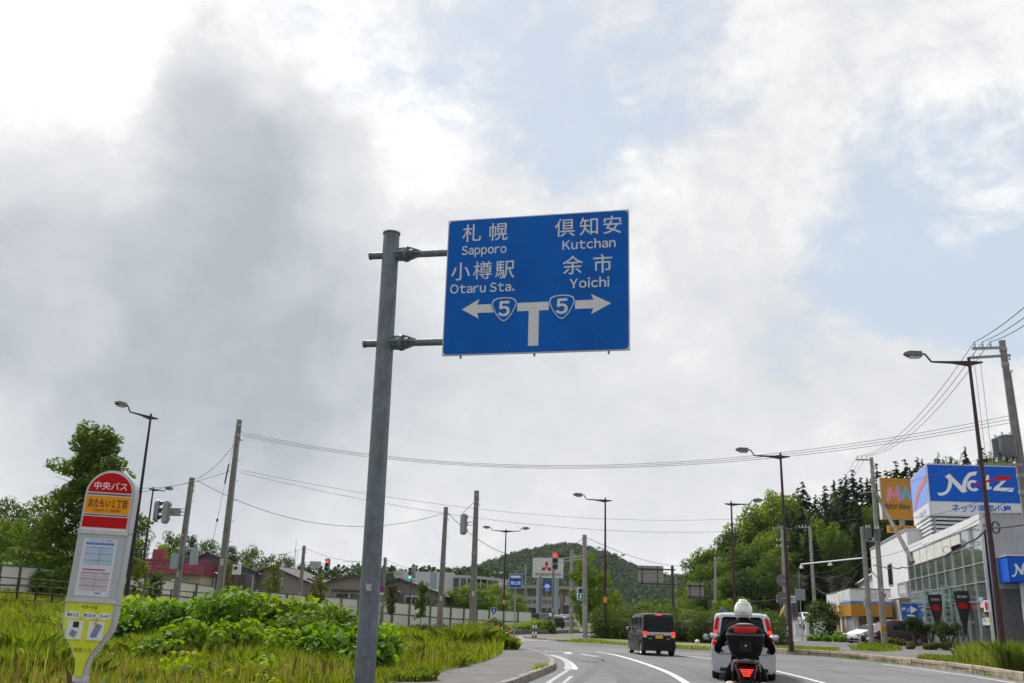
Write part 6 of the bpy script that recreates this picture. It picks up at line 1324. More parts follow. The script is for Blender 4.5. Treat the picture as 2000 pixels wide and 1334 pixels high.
# ---------- rider
def skin(name,edges,m,parent,sub=2,root=0,mats=None):
    idx={};vs=[];rad=[];es=[]
    for a,b in edges:
        for k,(p,r) in (a,b):
            if k not in idx: idx[k]=len(vs); vs.append(p); rad.append(r)
        es.append((idx[a[0]],idx[b[0]]))
    me=bpy.data.meshes.new(name); me.from_pydata(vs,es,[]); o=bpy.data.objects.new(name,me); COL.objects.link(o)
    md=o.modifiers.new('s','SKIN'); md.use_smooth_shade=True
    for i,v in enumerate(me.skin_vertices[0].data):
        r=rad[i]; v.radius=r if isinstance(r,tuple) else (r,r); v.use_root=(i==root)
    s2=o.modifiers.new('d','SUBSURF'); s2.levels=sub; s2.render_levels=sub
    dg=bpy.context.evaluated_depsgraph_get(); dg.update(); nm=bpy.data.meshes.new_from_object(o.evaluated_get(dg)); COL.objects.unlink(o); bpy.data.objects.remove(o)
    nm.polygons.foreach_set('use_smooth',[True]*len(nm.polygons)); nm.materials.clear(); nm.materials.append(m)
    q=bpy.data.objects.new(name,nm); link(q,parent); return q
leather=mat('black_textile',(.006,.006,.007),.9,spec=.08,var=.35,scale=9,bump=.5,bscale=18)
rider=thing('person','person in black riding gear and white full face helmet, hands on the handlebars','person',(MX*13.2/12.9,13.2,0),R(-13))
J={'pel':((0,.92,.95),(.17,.15)),'waist':((0,.99,1.13),(.155,.12)),'chest':((0,1.06,1.33),(.20,.13)),'nk0':((0,1.09,1.46),(.12,.085)),'nk':((0,1.11,1.54),(.065,.065)),'hd':((0,1.13,1.62),(.075,.085))}
for s,n in((-1,'l'),(1,'r')):
    J[n+'sh']=((s*.185,1.08,1.42),(.088,.08)); J[n+'ua']=((s*.275,1.10,1.30),(.075,.068)); J[n+'el']=((s*.385,1.09,1.135),(.060,.057)); J[n+'fa']=((s*.385,1.19,1.10),(.055,.05)); J[n+'wr']=((s*.365,1.27,1.085),(.038,.034)); J[n+'pm']=((s*.362,1.315,1.09),(.042,.026))
    J[n+'hip']=((s*.12,.95,.90),(.105,.105)); J[n+'th']=((s*.20,1.15,.80),(.095,.09)); J[n+'kn']=((s*.245,1.36,.70),(.066,.066)); J[n+'ca']=((s*.23,1.2,.52),(.062,.058)); J[n+'an']=((s*.225,1.02,.44),(.048,.048)); J[n+'ft']=((s*.24,1.20,.41),(.05,.04))
E_=[('pel','waist'),('waist','chest'),('chest','nk0'),('nk0','nk'),('nk','hd')]
for n in 'lr': E_+=[('nk0',n+'sh'),(n+'sh',n+'ua'),(n+'ua',n+'el'),(n+'el',n+'fa'),(n+'fa',n+'wr'),(n+'wr',n+'pm'),('pel',n+'hip'),(n+'hip',n+'th'),(n+'th',n+'kn'),(n+'kn',n+'ca'),(n+'ca',n+'an'),(n+'an',n+'ft')]
skin('body',[((a,J[a]),(b,J[b])) for a,b in E_],leather,rider,2,0)
glove=mat('black_glove',(.012,.012,.013),.6,var=.2)
for s in (-1,1):
    for k in range(4):   # fingers curled round the grip
        bx0=s*(.325+.024*k); by0=1.335-.016*k; L0=(.035,.04,.038,.03)[k]
        skin('finger',[(('a',((bx0,by0-.02,1.105),.0105)),('b',((bx0,by0+.022,1.118),.0105))),(('b',((bx0,by0+.022,1.118),.0105)),('c',((bx0+s*.004,by0+.045,1.095),.0098))),(('c',((bx0+s*.004,by0+.045,1.095),.0098)),('d',((bx0+s*.006,by0+.03,1.095-L0),.009)))],glove,rider,1)
    skin('thumb',[(('a',((s*.325,1.31,1.085),.013)),('b',((s*.303,1.335,1.075),.012))),(('b',((s*.303,1.335,1.075),.012)),('c',((s*.305,1.365,1.08),.0105)))],glove,rider,1)
hw_m=mat('helmet_white',(.78,.79,.80),.18,var=.03,coat=.8)
hv=[];n=32;rows=20
for i in range(rows+1):
    ph=math.pi*(i/rows)*.80
    for k in range(n):
        a=2*math.pi*k/n; x=math.sin(ph)*math.cos(a); y=math.sin(ph)*math.sin(a); z=math.cos(ph)
        sx=.132; sy=.162 if y>0 else .150
        if z<-.3: y*=1+(.18 if y>0 else -.12)*min(1,(-z-.3)/.5)
        hv.append((x*sx*(1.0 if z>-.35 else 1-.10*(-z-.35)),y*sy+1.15,z*.150+1.655))
fs=[(i*n+k,(i+1)*n+k,(i+1)*n+(k+1)%n,i*n+(k+1)%n) for i in range(rows) for k in range(n)]
he=part('helmet',MB().add(hv,fs),hw_m,rider,sm=60)
part('helmet_trim',MB().tube([(.098*math.cos(a),1.15+.118*math.sin(a),1.533) for a in [2*math.pi*k/24 for k in range(25)]],.010,8),black_m,he,sm=60)
part('helmet_vent',MB().ell((0,1.13,1.797),(.07,.07,.018),16,8),hw_m,he,sm=60); part('helmet_spoiler',MB().tube([(-.085,1.05,1.735),(-.05,1.015,1.755),(0,1.003,1.76),(.05,1.015,1.755),(.085,1.05,1.735)],[.006,.012,.014,.012,.006],8),hw_m,he,sm=60)
part('visor',MB().ell((0,1.20,1.665),(.128,.125,.055),20,10),mat('visor_smoke',(.02,.02,.022),.06,spec=.8),he,sm=60)
text('SHIELD',he,mat('grey_print',(.25,.25,.27),.5),0,1.625,.022,y=.996,w=.07) if False else part('rear_emblem',MB().box((0,1.004,1.63),(.07,.004,.012)),mat('grey_print',(.25,.25,.27),.5),he)
part('rear_seam',MB().tube([(.118*math.cos(a),1.152+.138*math.sin(a)*1.0,1.585-.010*math.sin(a)) for a in [math.pi+math.pi*k/20 for k in range(21)]],.0025,5),mat('grey_print',(.25,.25,.27)),he)
# ================================================================== VEGETATION
rng=np.random.default_rng(11)
bark=mat('bark',(.075,.06,.045),.95,var=.4,scale=6,bump=.6,bscale=20)
LM=dict(tree=leafmat('leaf_tree',(.020,.052,.006),(.085,.15,.016),.42),
  light=leafmat('leaf_light',(.035,.085,.006),(.17,.26,.02),.45),
  dark=leafmat('leaf_dark',(.010,.03,.007),(.04,.08,.014),.3),
  conif=leafmat('leaf_conifer',(.008,.026,.007),(.034,.075,.017),.2,.6),
  yellow=leafmat('leaf_yellowish',(.05,.08,.008),(.17,.20,.02),.45),
  knot=leafmat('leaf_knotweed',(.04,.12,.006),(.17,.32,.02),.5,.4),
  knot2=leafmat('leaf_knotweed_yellow',(.055,.13,.006),(.22,.34,.02),.5,.5),
  isl=leafmat('leaf_island_hedge',(.025,.06,.008),(.12,.18,.025),.35),
  hedge=leafmat('leaf_hedge',(.010,.032,.005),(.05,.09,.012),.3),
  pine=leafmat('leaf_clipped',(.03,.045,.008),(.10,.12,.02),.3),
  wood=leafmat('leaf_far_wood',(.016,.044,.010),(.055,.115,.02),.2,.8,.10,.09))
def leafquads(C,size,asp=.5,up=.5,rg=rng,fold=.15,dirs=None,nrm=None):
    n=len(C); s=size*rg.uniform(.6,1.35,n)
    d=rg.normal(size=(n,3)) if dirs is None else dirs+rg.normal(size=(n,3))*.45
    d/=np.linalg.norm(d,axis=1)[:,None]+1e-9
    nm=rg.normal(size=(n,3)); nm[:,2]=np.abs(nm[:,2])+up
    if nrm is not None: nm=nm*.38+nrm*1.25+np.array([0,0,.25])
    sd=np.cross(d,nm); sd/=np.linalg.norm(sd,axis=1)[:,None]+1e-9
    upv=np.cross(sd,d)
    a=C-d*(s*.5)[:,None]; b=C+d*(s*.5)[:,None]; m=C-d*(s*.05)[:,None]+upv*(s*fold)[:,None]
    l=m+sd*(s*asp*.5)[:,None]; r=m-sd*(s*asp*.5)[:,None]
    V=np.stack([a,r,b,l],1).reshape(-1,3); F=np.arange(n*4).reshape(n,4); return V,F
def clumps(centers,radii,per,rg=rng,flat=.75,shell=.55):
    out=[];ns=[]
    for c,r,k in zip(centers,radii,per):
        v=rg.normal(size=(int(k),3)); v/=np.linalg.norm(v,axis=1)[:,None]; rad=r*(shell+(1-shell)*rg.random(int(k))**.6); ns.append(v.copy())
        v=v*rad[:,None]; v[:,2]*=flat; out.append(v+np.array(c))
    clumps.n=np.concatenate(ns); return np.concatenate(out)
def decid(H,W,nl,leaf,seed,m,trunk=.22,open_=.30,shape='round',per=None,nb=26,cr=1.0):
    rg=np.random.default_rng(seed); h0=H*open_; cs=[];rs=[];limbs=MB()
    limbs.tube([(0,0,-.3),(rg.normal()*.05,0,H*.3),(rg.normal()*.12,rg.normal()*.1,H*.6),(rg.normal()*.1,rg.normal()*.1,H*.9)],[trunk,trunk*.8,trunk*.45,trunk*.1],8)
    for i in range(nb):
        f_=(i+.5)/nb; z=h0+(H-h0)*f_
        if shape=='round': prof=math.sin(math.pi*(.12+.80*f_))**.7
        elif shape=='cone': prof=(1-f_)**.7*.95+.14
        else: prof=math.sin(math.pi*(.2+.7*f_))**.5
        az=i*2.4+rg.uniform(-.5,.5); rad=W/2*prof*rg.uniform(.55,1.05)
        e=np.array([math.cos(az)*rad,math.sin(az)*rad,z+rg.uniform(-.3,.5)])
        s=np.array([0,0,max(h0*.7,z-rad*.55)])
        limbs.tube([s,(s+e)/2+np.array([0,0,.12*rad]),e],[trunk*.32*(1-f_*.6),trunk*.2*(1-f_*.6),.012],5)
        for t,k in ((1.0,.30),(.62,.26),(.35,.2)):
            cs.append(s+(e-s)*t+rg.normal(size=3)*.12*W*.3); rs.append(cr*W*k*rg.uniform(.38,.68)*(.75+.3*prof))
    per=np.array(rs)**2; per=per/per.sum()*nl
    C=clumps(cs,rs,per,rg); V,F=leafquads(C,leaf,.6,.5,rg,nrm=clumps.n)
    return npmesh('crown',V,F,m),limbs.mesh('trunk')
def conif(H,W,nl,seed,m):
    rg=np.random.default_rng(seed); tr=MB().cyl((0,0,-.3),(0,0,H*.96),.2,.02,n=7); C=[];Dv=[]
    lev=24
    for i in range(lev):
        f_=(i+.3)/lev; z=H*(.10+.88*f_); rad=W/2*(1-f_)**.85*rg.uniform(.85,1.1)+.12
        for b in range(6):
            az=b*1.047+i*.5+rg.uniform(-.3,.3); l=rad*rg.uniform(.7,1.1); k=max(4,int(nl/lev/6*(rad/(W/2))*1.9))
            t=rg.random(k)**.7; zj=z+rg.uniform(-.9,.9)*H/lev; p=np.stack([np.cos(az)*l*t,np.sin(az)*l*t,zj-rg.uniform(.3,.55)*l*t**1.2+.18*l*t**3],1)
            p[:,:2]+=rg.normal(size=(k,2))*.10*l*(.3+t)[:,None]; p[:,2]+=rg.normal(size=k)*.05*l
            C.append(p); dd=np.tile([math.cos(az),math.sin(az),-.35],(k,1)); Dv.append(dd)
    C=np.concatenate(C); Dv=np.concatenate(Dv); V,F=leafquads(C,.62,.30,.8,rg,.1,Dv); return npmesh('crown',V,F,m),tr.mesh('trunk')
def plant(name,label,cat,loc,rz,crown,trunk,sc=1,group=None,kindcrown=True,tname='trunk'):
    t=thing(name,label,cat,loc,rz,group); t.scale=(sc,)*3 if not isinstance(sc,tuple) else sc
    c=bpy.data.objects.new('crown',crown); link(c,t)
    if trunk:
        if not trunk.materials: trunk.materials.append(bark); smooth(trunk,60)
        k=bpy.data.objects.new(tname,trunk); link(k,t)
    return t
DV=[decid(10,7.5,5200,.36,100+i,LM['tree'],.2,.18,'round') for i in range(3)]
DL=[decid(10,7.0,5200,.36,200+i,LM['light'],.2,.12,'round') for i in range(3)]
DK=[decid(10,7.5,4600,.38,300+i,LM['dark'],.2,.12,'round') for i in range(2)]
CF=[conif(14,5.2,4200,400+i,LM['conif']) for i in range(3)]
def at(pxx,pyt,dep,H0):   # ground point below a tree whose tip shows at a pixel, and its scale
    p=D(pxx,pyt,dep); gz=hgt(p.x,p.y); return (p.x,p.y,gz),max(.15,(p.z-gz)/H0)
def tree(label,pxx,pyt,dep,var,H0=10,wide=1.0,group=None,name='tree',maxs=None):
    loc,s=at(pxx,pyt,dep,H0*(1.09 if name!='conifer' else 1.0)); s_=s if maxs is None else min(s,maxs)
    return plant(name,label,'tree',loc,random.uniform(0,6.28),var[0],var[1],(s_*wide,s_*wide,s),group)
# large tree behind the bus stop
BT=decid(12,8.2,24000,.27,77,leafmat('leaf_big_tree',(.025,.06,.007),(.11,.18,.02),.45),.2,.10,'cone',nb=80,cr=.62)
loc,s=at(198,822,58,13.0); plant('tall_tree','tall dark leafy tree behind the bus stop sign','tree',loc,.4,BT[0],BT[1],(s*1.15,s*1.15,s))
# wood on the left
LW=['dark tree cut by the left edge, tallest at the edge','mid green tree second from the left edge on the skyline','dark round tree between the left edge and the tall tree','light green bushy tree just left of the tall tree','pale green tree low at the left edge','mid green tree low left of the bus stop','dark low tree directly left of the bus stop','low tree at the far left edge above the fence','dark tree hidden behind the bus stop plate','tree showing just right of the tall tree','tree between the two left lamps','small pale tree right of the slim left lamp']
LB=['rounded tree above the red roof beside the twin signals','dark tree just right of the signal pole','bushy tree between signal pole and guyed pole','dark tree just right of the guyed pole','broad tree above the blue-grey house','dark tree above the beige house gable','tree beside the radio mast','dark tree behind the left red signal','pale tree over the grey house roof left of its chimney','pale tree over the chimney pot','pale tree above the right end of the red roof','pale tree above the middle of the red roof','small tree under the left red signal']
LF=['middle tree behind the panel fence, just left of the tall middle pole','tree behind the fence between the two middle poles','widest tree behind the fence, right of the tall middle pole','tree behind the fence left of the double lamp','tree at the right end of the fence','leftmost low tree behind the fence before the office']
LL=['low tree at the left foot of the right wood','low tree under the smaller guide sign','low tree just left of the hedge lamp','low tree just right of the hedge lamp','low tree behind the silver van roof','low tree furthest left in the foot of the wood','low tree behind the larger guide sign post']
for i,(a,b,dd,vv,wd) in enumerate([(-40,965,85,DK[0],.9),(20,968,95,DV[0],.8),(60,985,100,DK[1],.9),(105,1010,84,DL[0],.75),(20,1010,80,DL[1],.85),(75,1025,78,DV[1],.75),(130,1045,76,DK[0],.8),(-20,1030,76,DV[2],.9),(175,1035,92,DK[1],.9),(225,1000,110,DV[0],.8),(275,1010,105,DV[1],.6),(318,1060,100,DL[2],.7)]):
    tree(LW[i],a,b,dd,vv,wide=wd,group='trees of the left wood')
for i,(a,b,dd,vv,wd) in enumerate([(338,1037,120,DV[2],.7),(378,1035,118,DK[0],.6),(412,1048,112,DV[0],.7),(452,1060,112,DK[1],.8),(492,1062,118,DV[1],.8),(525,1078,125,DK[0],.8),(560,1082,122,DV[2],.7),(595,1095,112,DK[1],.7),(440,1092,98,DL[1],.5),(480,1098,100,DL[0],.5),(385,1082,96,DL[2],.55),(350,1068,100,DL[0],.6),(625,1118,100,DV[1],.45)]):
    tree(LB[i],a,b,dd,vv,wide=wd,group='trees behind the left houses')
# pruned roadside trees before and behind the fence
SM=[decid(4,1.9,1500,.24,500+i,leafmat('leaf_street',(.025,.05,.008),(.09,.13,.02),.35),.06,.32,'oval') for i in range(3)]
OM=[decid(4,2.0,1700,.22,520+i,leafmat('leaf_olive',(.05,.07,.008),(.15,.16,.025),.35),.06,.15,'oval') for i in range(2)]
tree('small young tree behind the railing beside the slim lamp',306,1112,60,SM[0],4,.95,name='young_tree'); tree('yellow-green clipped tree before the beige house',538,1090,80,OM[0],4,.75,name='young_tree'); tree('bushy yellow-green tree right of the left signal pole',625,1122,80,OM[1],4,.95,name='young_tree'); tree('young street tree beside the no parking pole',767,1137,78,SM[1],4,.62,name='young_tree'); tree('young street tree with narrow crown before the office block',826,1128,76,SM[2],4,.62,name='young_tree')
tree('small shoot of green by the chimney pole',447,1095,70,OM[0],4,.45,name='young_tree')
for i,(a,b,dd,wd) in enumerate([(905,1142,104,1.5),(880,1150,104,1.3),(940,1138,106,1.6),(975,1142,110,1.5),(1010,1160,112,1.2),(855,1160,100,1.2)]):
    tree(LF[i],a,b,dd,DL[i%3],10,wd,group='trees behind the panel fence',maxs=.75)
# island trees
IT=[decid(7,3.2,3600,.24,540+i,leafmat('leaf_ginkgo',(.05,.11,.006),(.20,.30,.02),.45),.09,.16,'oval') for i in range(2)]
tree('slim light green tree just behind the island pole',1141,1072,76,IT[0],7,.85,name='island_tree'); tree('lower light green tree beside the banded lamp',1178,1108,76,IT[1],7,.9,name='island_tree'); tree('light green shrub tree low behind the lamp',1202,1150,78,IT[0],7,1.1,name='island_tree')
tree('yellow-green tree above the hedge left of the van',1262,1178,92,OM[0],4,1.0,name='young_tree'); tree('small round green tree above the hedge behind the van',1291,1180,92,SM[1],4,.9,name='young_tree')
# wooded hillside on the right: deciduous edge then dark conifers
sil=[(1345,1142),(1362,1100),(1385,1068),(1410,1055),(1440,1030),(1462,1003),(1490,985),(1520,968),(1548,955),(1575,962)]
cnt=0
def silh(x):
    pts=[(1330,1165),(1345,1120),(1362,1085),(1385,1058),(1410,1048),(1440,1022),(1462,998),(1490,978),(1520,962),(1548,955),(1590,962),(1640,945),(1700,928),(1760,912),(1800,905),(1900,890),(2050,880)]
    for (a,b),(c,d) in zip(pts[:-1],pts[1:]):
        if a<=x<=c: return b+(d-b)*(x-a)/(c-a)
    return pts[-1][1]
for x in range(1350,1545,12):
    for row,(dd,k) in enumerate(((150,0),(138,.30),(128,.52))):
        xx=x+random.uniform(-5,5)+row*4; y=silh(min(1590,max(1340,xx)))+random.uniform(-2,14); y=y+(1200-y)*k*random.uniform(.8,1.1)
        vv=random.choice(DL+DV+DK[:1]) if xx<1540 else random.choice(DV+DK+DL[:1])
        tree(['broadleaf tree on the skyline of the right wood','broadleaf tree half way down the right wood','broadleaf tree along the lower edge of the right wood'][row],xx,y,dd-(1590-xx)*0*.05+random.uniform(-4,4),vv,10,random.uniform(.75,1.0),group='broadleaf trees of the right hillside',maxs=1.35)
for x in range(1535,1990,12):
    for row,(dd,k) in enumerate(((158,0),(143,.24),(131,.48))):
        xx=x+random.uniform(-5,5)+row*5; y=silh(xx)+random.uniform(-16,14)-6; y=y+(1160-y)*k*random.uniform(.7,1.1)
        if xx>1800 and row>0: continue
        if random.random()<.84: tree(['dark conifer on the skyline behind the dealership','dark conifer in the middle of the plantation slope','dark conifer at the lower edge of the plantation'][row],xx,y,dd+random.uniform(-4,4),random.choice(CF),14,random.uniform(.85,1.15),group='dark conifers of the right hillside',name='conifer')
        else: tree('broadleaf tree among the dark conifers on the right hillside',xx,y,dd+random.uniform(-4,4),random.choice(DV+DL[:1]),10,.7,group='broadleaf trees among the conifers',maxs=1.4)
# low trees and trunks at the wood foot
for i,(a,b,dd) in enumerate([(1350,1165,140),(1372,1178,128),(1400,1172,116),(1425,1170,112),(1452,1165,112),(1345,1190,120),(1330,1188,135)]):
    tree(LL[i],a,b,dd,DL[i%3],10,1.1,group='low trees at the foot of the right wood',maxs=.9)
# ivy pole bush, creeper heap
def bush(label,pxx,pyt,dep,wx,wy,nl,leaf,m,seed,z0=None,cat='bush',name='bush',flat=1.0,group=None,asp=.6,lumps=16):
    rg=np.random.default_rng(seed); p=D(pxx,pyt,dep); gz=hgt(p.x,p.y) if z0 is None else z0; H_=max(.25,p.z-gz)*1.15
    cs=[];rs=[]
    for i in range(lumps):
        a=rg.uniform(0,6.28); q=math.sqrt(rg.random()); r=H_*rg.uniform(.22,.40); top=H_*(1-.55*q*q)*rg.uniform(.75,1.0)
        cs.append((math.cos(a)*q*wx/2,math.sin(a)*q*wy/2,max(r*.5,top-r))); rs.append(r)
        if top>r*2.2: cs.append((math.cos(a)*q*wx/2*1.05,math.sin(a)*q*wy/2*1.05,top*.4)); rs.append(r*1.05)
    per=np.array(rs)**1.6; per=per/per.sum()*nl; C=clumps(cs,rs,per,rg,.85); C[:,2]=np.maximum(C[:,2],.03); V,F=leafquads(C,leaf,asp,.9,rg,nrm=clumps.n)
    t=thing(name,label,cat,(p.x,p.y,gz),0,group); me=npmesh('leaves',V,F,m); o=bpy.data.objects.new('leaves',me); link(o,t); o['kind']='stuff'
    st=MB()
    for c in cs[:10]: st.tube([(c[0]*.3,c[1]*.3,-.05),(c[0]*.7,c[1]*.7,c[2]*.6),c],[.02,.015,.006],5)
    part('stems',st,mat('stem_green',(.09,.11,.03),.8),t,fix=False); return t
bush('ivy covering the distant concrete pole',1597,1168,103,2.6,2.2,3000,.3,LM['tree'],31,lumps=14,name='ivy'); bush('dark shrub beside the ivy pole',1609,1200,100,1.8,1.6,1400,.3,LM['dark'],33)
bush('low creeper heap before the corner shop',1622,1234,88,3.8,2.6,4600,.28,LM['knot'],32,name='creeper')
bush('white flowering shrub beside the ivy pole',1602,1212,99,.9,.8,260,.22,leafmat('leaf_whiteflower',(.06,.12,.03),(.75,.75,.7),.3),34)
# clipped shrubs before the glass front
for k,(a,b,dd) in enumerate(((1782,1205,69),(1800,1217,68.5),(1818,1219,68),(1838,1214,67),(1850,1218,66))):
    p=D(a,b,dd); rg=np.random.default_rng(600+k); H_=p.z-.15; cs=[(rg.normal()*.25,rg.normal()*.25,H_*rg.uniform(.62,.9)) for _ in range(7)]; rs=[rg.uniform(.28,.45) for _ in cs]
    C=clumps(cs,rs,[230]*7,rg,.8); V,F=leafquads(C,.13,.45,.5,rg,nrm=clumps.n)
    t=thing('clipped_shrub',['leftmost clipped shrub below the parking board','second clipped shrub from the parking board','third clipped shrub from the parking board','large clipped shrub under the black flag','rightmost clipped shrub before the glass front'][k],'shrub',(p.x,p.y,.15),0,'clipped shrubs before the glass front'); o=bpy.data.objects.new('crown',npmesh('crown',V,F,LM['hedge'])); link(o,t)
    tr=MB(); 
    for c in cs[:4]: tr.tube([(0,0,0),(c[0]*.4,c[1]*.4,H_*.35),c],[.07,.05,.02],6)
    part('trunk',tr,bark,t,fix=False)
bush('yellowish low hedge below the glass front',1868,1252,62,6.5,1.6,3800,.14,LM['pine'],41,z0=.15,lumps=26,name='low_hedge'); bush('red-tipped shrub before the plum minivan',1748,1243,73,3.4,1.5,1500,.2,leafmat('leaf_dry',(.06,.06,.012),(.17,.15,.04),.3),42,z0=.15)
# island hedge: a long clipped mass
def hedge(label,pts,wd,H_,nl,leaf,m,seed,name='hedge'):
    rg=np.random.default_rng(seed); P=[Vector((p[0],p[1],0)) for p in pts]; cs=[];rs=[]
    L_=sum((b-a).length for a,b in zip(P[:-1],P[1:]))
    for a,b in zip(P[:-1],P[1:]):
        l=(b-a).length; n=max(2,int(l/.55)); d=(b-a).normalized(); nr=Vector((-d.y,d.x,0))
        for i in range(n):
            for w_ in (-.42,-.15,.15,.42):
                c=a.lerp(b,(i+rg.random())/n)+nr*(w_*wd+rg.normal()*.12); h_=H_*rg.uniform(.72,1.08)*(1 if abs(w_)<.3 else .88)
                r=rg.uniform(.38,.62)
                for z in (h_-r*.6,h_*.45,r*.5): cs.append((c.x,c.y,z)); rs.append(r)
    C=clumps(cs,rs,np.full(len(cs),nl/len(cs)),rg,.9); C[:,2]=np.maximum(C[:,2],.03); V,F=leafquads(C,leaf,.42,.9,rg,nrm=clumps.n)
    o0=np.array([P[0].x,P[0].y,.13]); V[:,:2]-=o0[:2]; t=thing(name,label,'hedge',tuple(o0)); o=bpy.data.objects.new('leaves',npmesh('leaves',V,F,m)); link(o,t); o['kind']='stuff'
    core=MB(); 
    for a,b in zip(P[:-1],P[1:]): core.tube([Vector((a.x-o0[0],a.y-o0[1],H_*.35)),Vector((b.x-o0[0],b.y-o0[1],H_*.35))],H_*.33,8)
    part('branches',core,bark,t,fix=False); return t
hedge('long dense dark green hedge on the traffic island behind the black van',[(6.8,70),(9.5,68),(12.5,65),(15.5,63),(17.5,66)],3.4,2.05,46000,.15,LM['isl'],51)
hedge('upper hedge row behind the first one on the island',[(7.4,76),(11,75),(16,73),(20,74)],3.0,2.05,18000,.17,LM['isl'],52)
hedge('hedge row further back on the island below the guide sign posts',[(16.5,80),(20,84),(23,90)],3.0,2.2,9000,.24,LM['tree'],53)
# bushes on the far verge
bush('round pale bush left of the double armed lamp',955,1206,88,3.4,2.4,3000,.2,leafmat('leaf_pale',(.05,.09,.02),(.22,.27,.08),.35),61,lumps=20); bush('wide green bush right of the double armed lamp',1040,1206,88,4.2,2.4,4200,.2,LM['knot2'],62,lumps=24); bush('smaller green bush beside the bollards',1072,1211,87,2.4,2,2200,.2,LM['light'],63)
for k,(a,b,dd) in enumerate(((860,1214,74),(895,1216,72),(940,1216,70),(825,1218,72))): bush('weedy low shrub along the far edge of the grass field',a,b,dd,3.0,1.8,900,.2,leafmat('leaf_weed',(.05,.075,.015),(.14,.17,.04),.35),64+k,group='weedy shrubs at the field edge')
bush('ferny sprawl of leaves hanging over the fence at far left',70,1092,56,9,1.4,4200,.3,LM['knot'],68,lumps=30); bush('leafy overhang above the fence left of the bus stop',10,1088,54,7,1.4,3500,.3,LM['knot'],69,lumps=24)
# big knotweed thicket in the grass field (large leaves)
for k,(lab,a,b,dd,wx,wy,nl) in enumerate([('tall knotweed thicket right of the bus stop',350,1166,31,3.6,2.4,3400),('broad knotweed thicket in the middle of the field',470,1152,31,4.6,2.8,5200),('knotweed thicket left of the sign post, taller behind',585,1162,30,3.6,2.6,4200),('low knotweed spread at the front of the thicket',470,1205,24.5,4.6,2.6,4200),('shrubby knotweed mound left of the sign post',640,1185,26.5,4.0,2.8,5200),('knotweed just left of the overhead sign post',668,1212,22.5,2.6,2.0,2400),('loose knotweed between bus stop and thicket',262,1160,33,3.2,2.6,1800),('small knotweed right of the sign post',738,1218,26,1.6,1.2,700)]):
    bush(lab,a,b-(10 if dd>29 else 4),dd,wx,wy,int(nl*1.9),(.17,.16,.19,.15,.12,.17,.19,.16)[k],(LM['knot'],LM['knot'],LM['knot2'],LM['knot2'],LM['light'],LM['knot'],LM['knot2'],LM['knot'])[k],71+k,z0=.15+hgt(D(a,b,dd).x,dd),name='knotweed',asp=.85,lumps=26)
# ---------- grass
def blades(n,area,hmin,hmax,wd,m,name,label,seed,zf,lean=.5,clump=None):
    rg=np.random.default_rng(seed); XY=area(rg,n); n=len(XY); h_=rg.uniform(hmin,hmax,n)
    Z=np.array([zf(x,y) for x,y in XY]); 
    h_*= .6+.8*(np.sin(XY[:,0]*1.3+XY[:,1]*.7)*.5+.5)*(np.sin(XY[:,0]*.41-XY[:,1]*.9)*.5+.5)+.25*rg.random(n)
    a=rg.uniform(0,6.28,n); ln=rg.uniform(.1,1,n)*lean*h_; w_=wd*rg.uniform(.6,1.4,n); b2=a+1.57+rg.normal(size=n)*.4
    base=np.stack([XY[:,0],XY[:,1],Z-.02],1); sd=np.stack([np.cos(b2)*w_/2,np.sin(b2)*w_/2,np.zeros(n)],1)
    mid=base+np.stack([np.cos(a)*ln*.35,np.sin(a)*ln*.35,h_*.6],1); tip=base+np.stack([np.cos(a)*ln,np.sin(a)*ln,h_*(1-.25*(ln/(h_*lean+1e-6)))],1)
    V=np.stack([base-sd,base+sd,mid+sd*.8,tip,mid-sd*.8],1).reshape(-1,3); F=np.arange(n*5).reshape(n,5)
    me=npmesh(name,V,F,m); o=bpy.data.objects.new(name,me); link(o); tag(o,label,'grass',kind='stuff'); return o
FE=[(p.x,p.y) for p in field_edge]
def fedge(y):
    best=-3.0
    for (x0,y0),(x1,y1) in zip(FE[:-1],FE[1:]):
        if min(y0,y1)<=y<=max(y0,y1) and abs(y1-y0)>1e-6: return x0+(x1-x0)*(y-y0)/(y1-y0)
    return FE[-1][0]
def zfield(x,y): return .14+hgt(x,y)
def fieldarea(y0,y1,pw=1.0,left=1.25):
    def f(rg,n):
        y=y0+(y1-y0)*rg.random(n)**pw; xl=-(y*.56+2.0); xr=np.array([fedge(v) for v in y]); x=xl+(xr-xl)*rg.random(n)
        return np.stack([x,y],1)
    return f
fp=[(p.x,p.y) for p in field_edge if p.y<72]; fpoly=[(x,y) for x,y in fp]
# field ground sheet follows the land
fs=MB(); ny=46; nx2=24; vs=[]
ymax=FE[-1][1]
for j_ in range(ny+1):
    y=-12+(60+12)*j_/ny; xr=fedge(min(y,ymax-.5)) if y<ymax else FE[-1][0]; 
    for i in range(nx2+1):
        x=-48+(xr+48)*(i/nx2)**.6; vs.append((x,y,zfield(x,y)+.012))
fs.add(vs,[(j_*(nx2+1)+i,j_*(nx2+1)+i+1,(j_+1)*(nx2+1)+i+1,(j_+1)*(nx2+1)+i) for j_ in range(ny) for i in range(nx2)])
struct('grass_field',fs,mat('field_soil',(.085,.10,.022),.95,var=.4,scale=1.1,bump=.7,bscale=9,col2=(.09,.07,.025)),sm=60)
gm1=leafmat('grass_green',(.032,.07,.007),(.20,.275,.028),.45,.5,.95); gm2=leafmat('grass_straw',(.14,.12,.025),(.40,.34,.10),.4,.6,.8); gm3=leafmat('grass_bright',(.06,.12,.012),(.24,.33,.04),.45,.45,.8)
blades(80000,fieldarea(8,30,.9),.16,.40,.010,gm1,'field_grass','long green grass covering the field on the left',81,zfield)
blades(60000,fieldarea(26,62,1.1),.25,.5,.030,gm1,'far_field_grass','long grass on the far half of the left field',82,zfield)
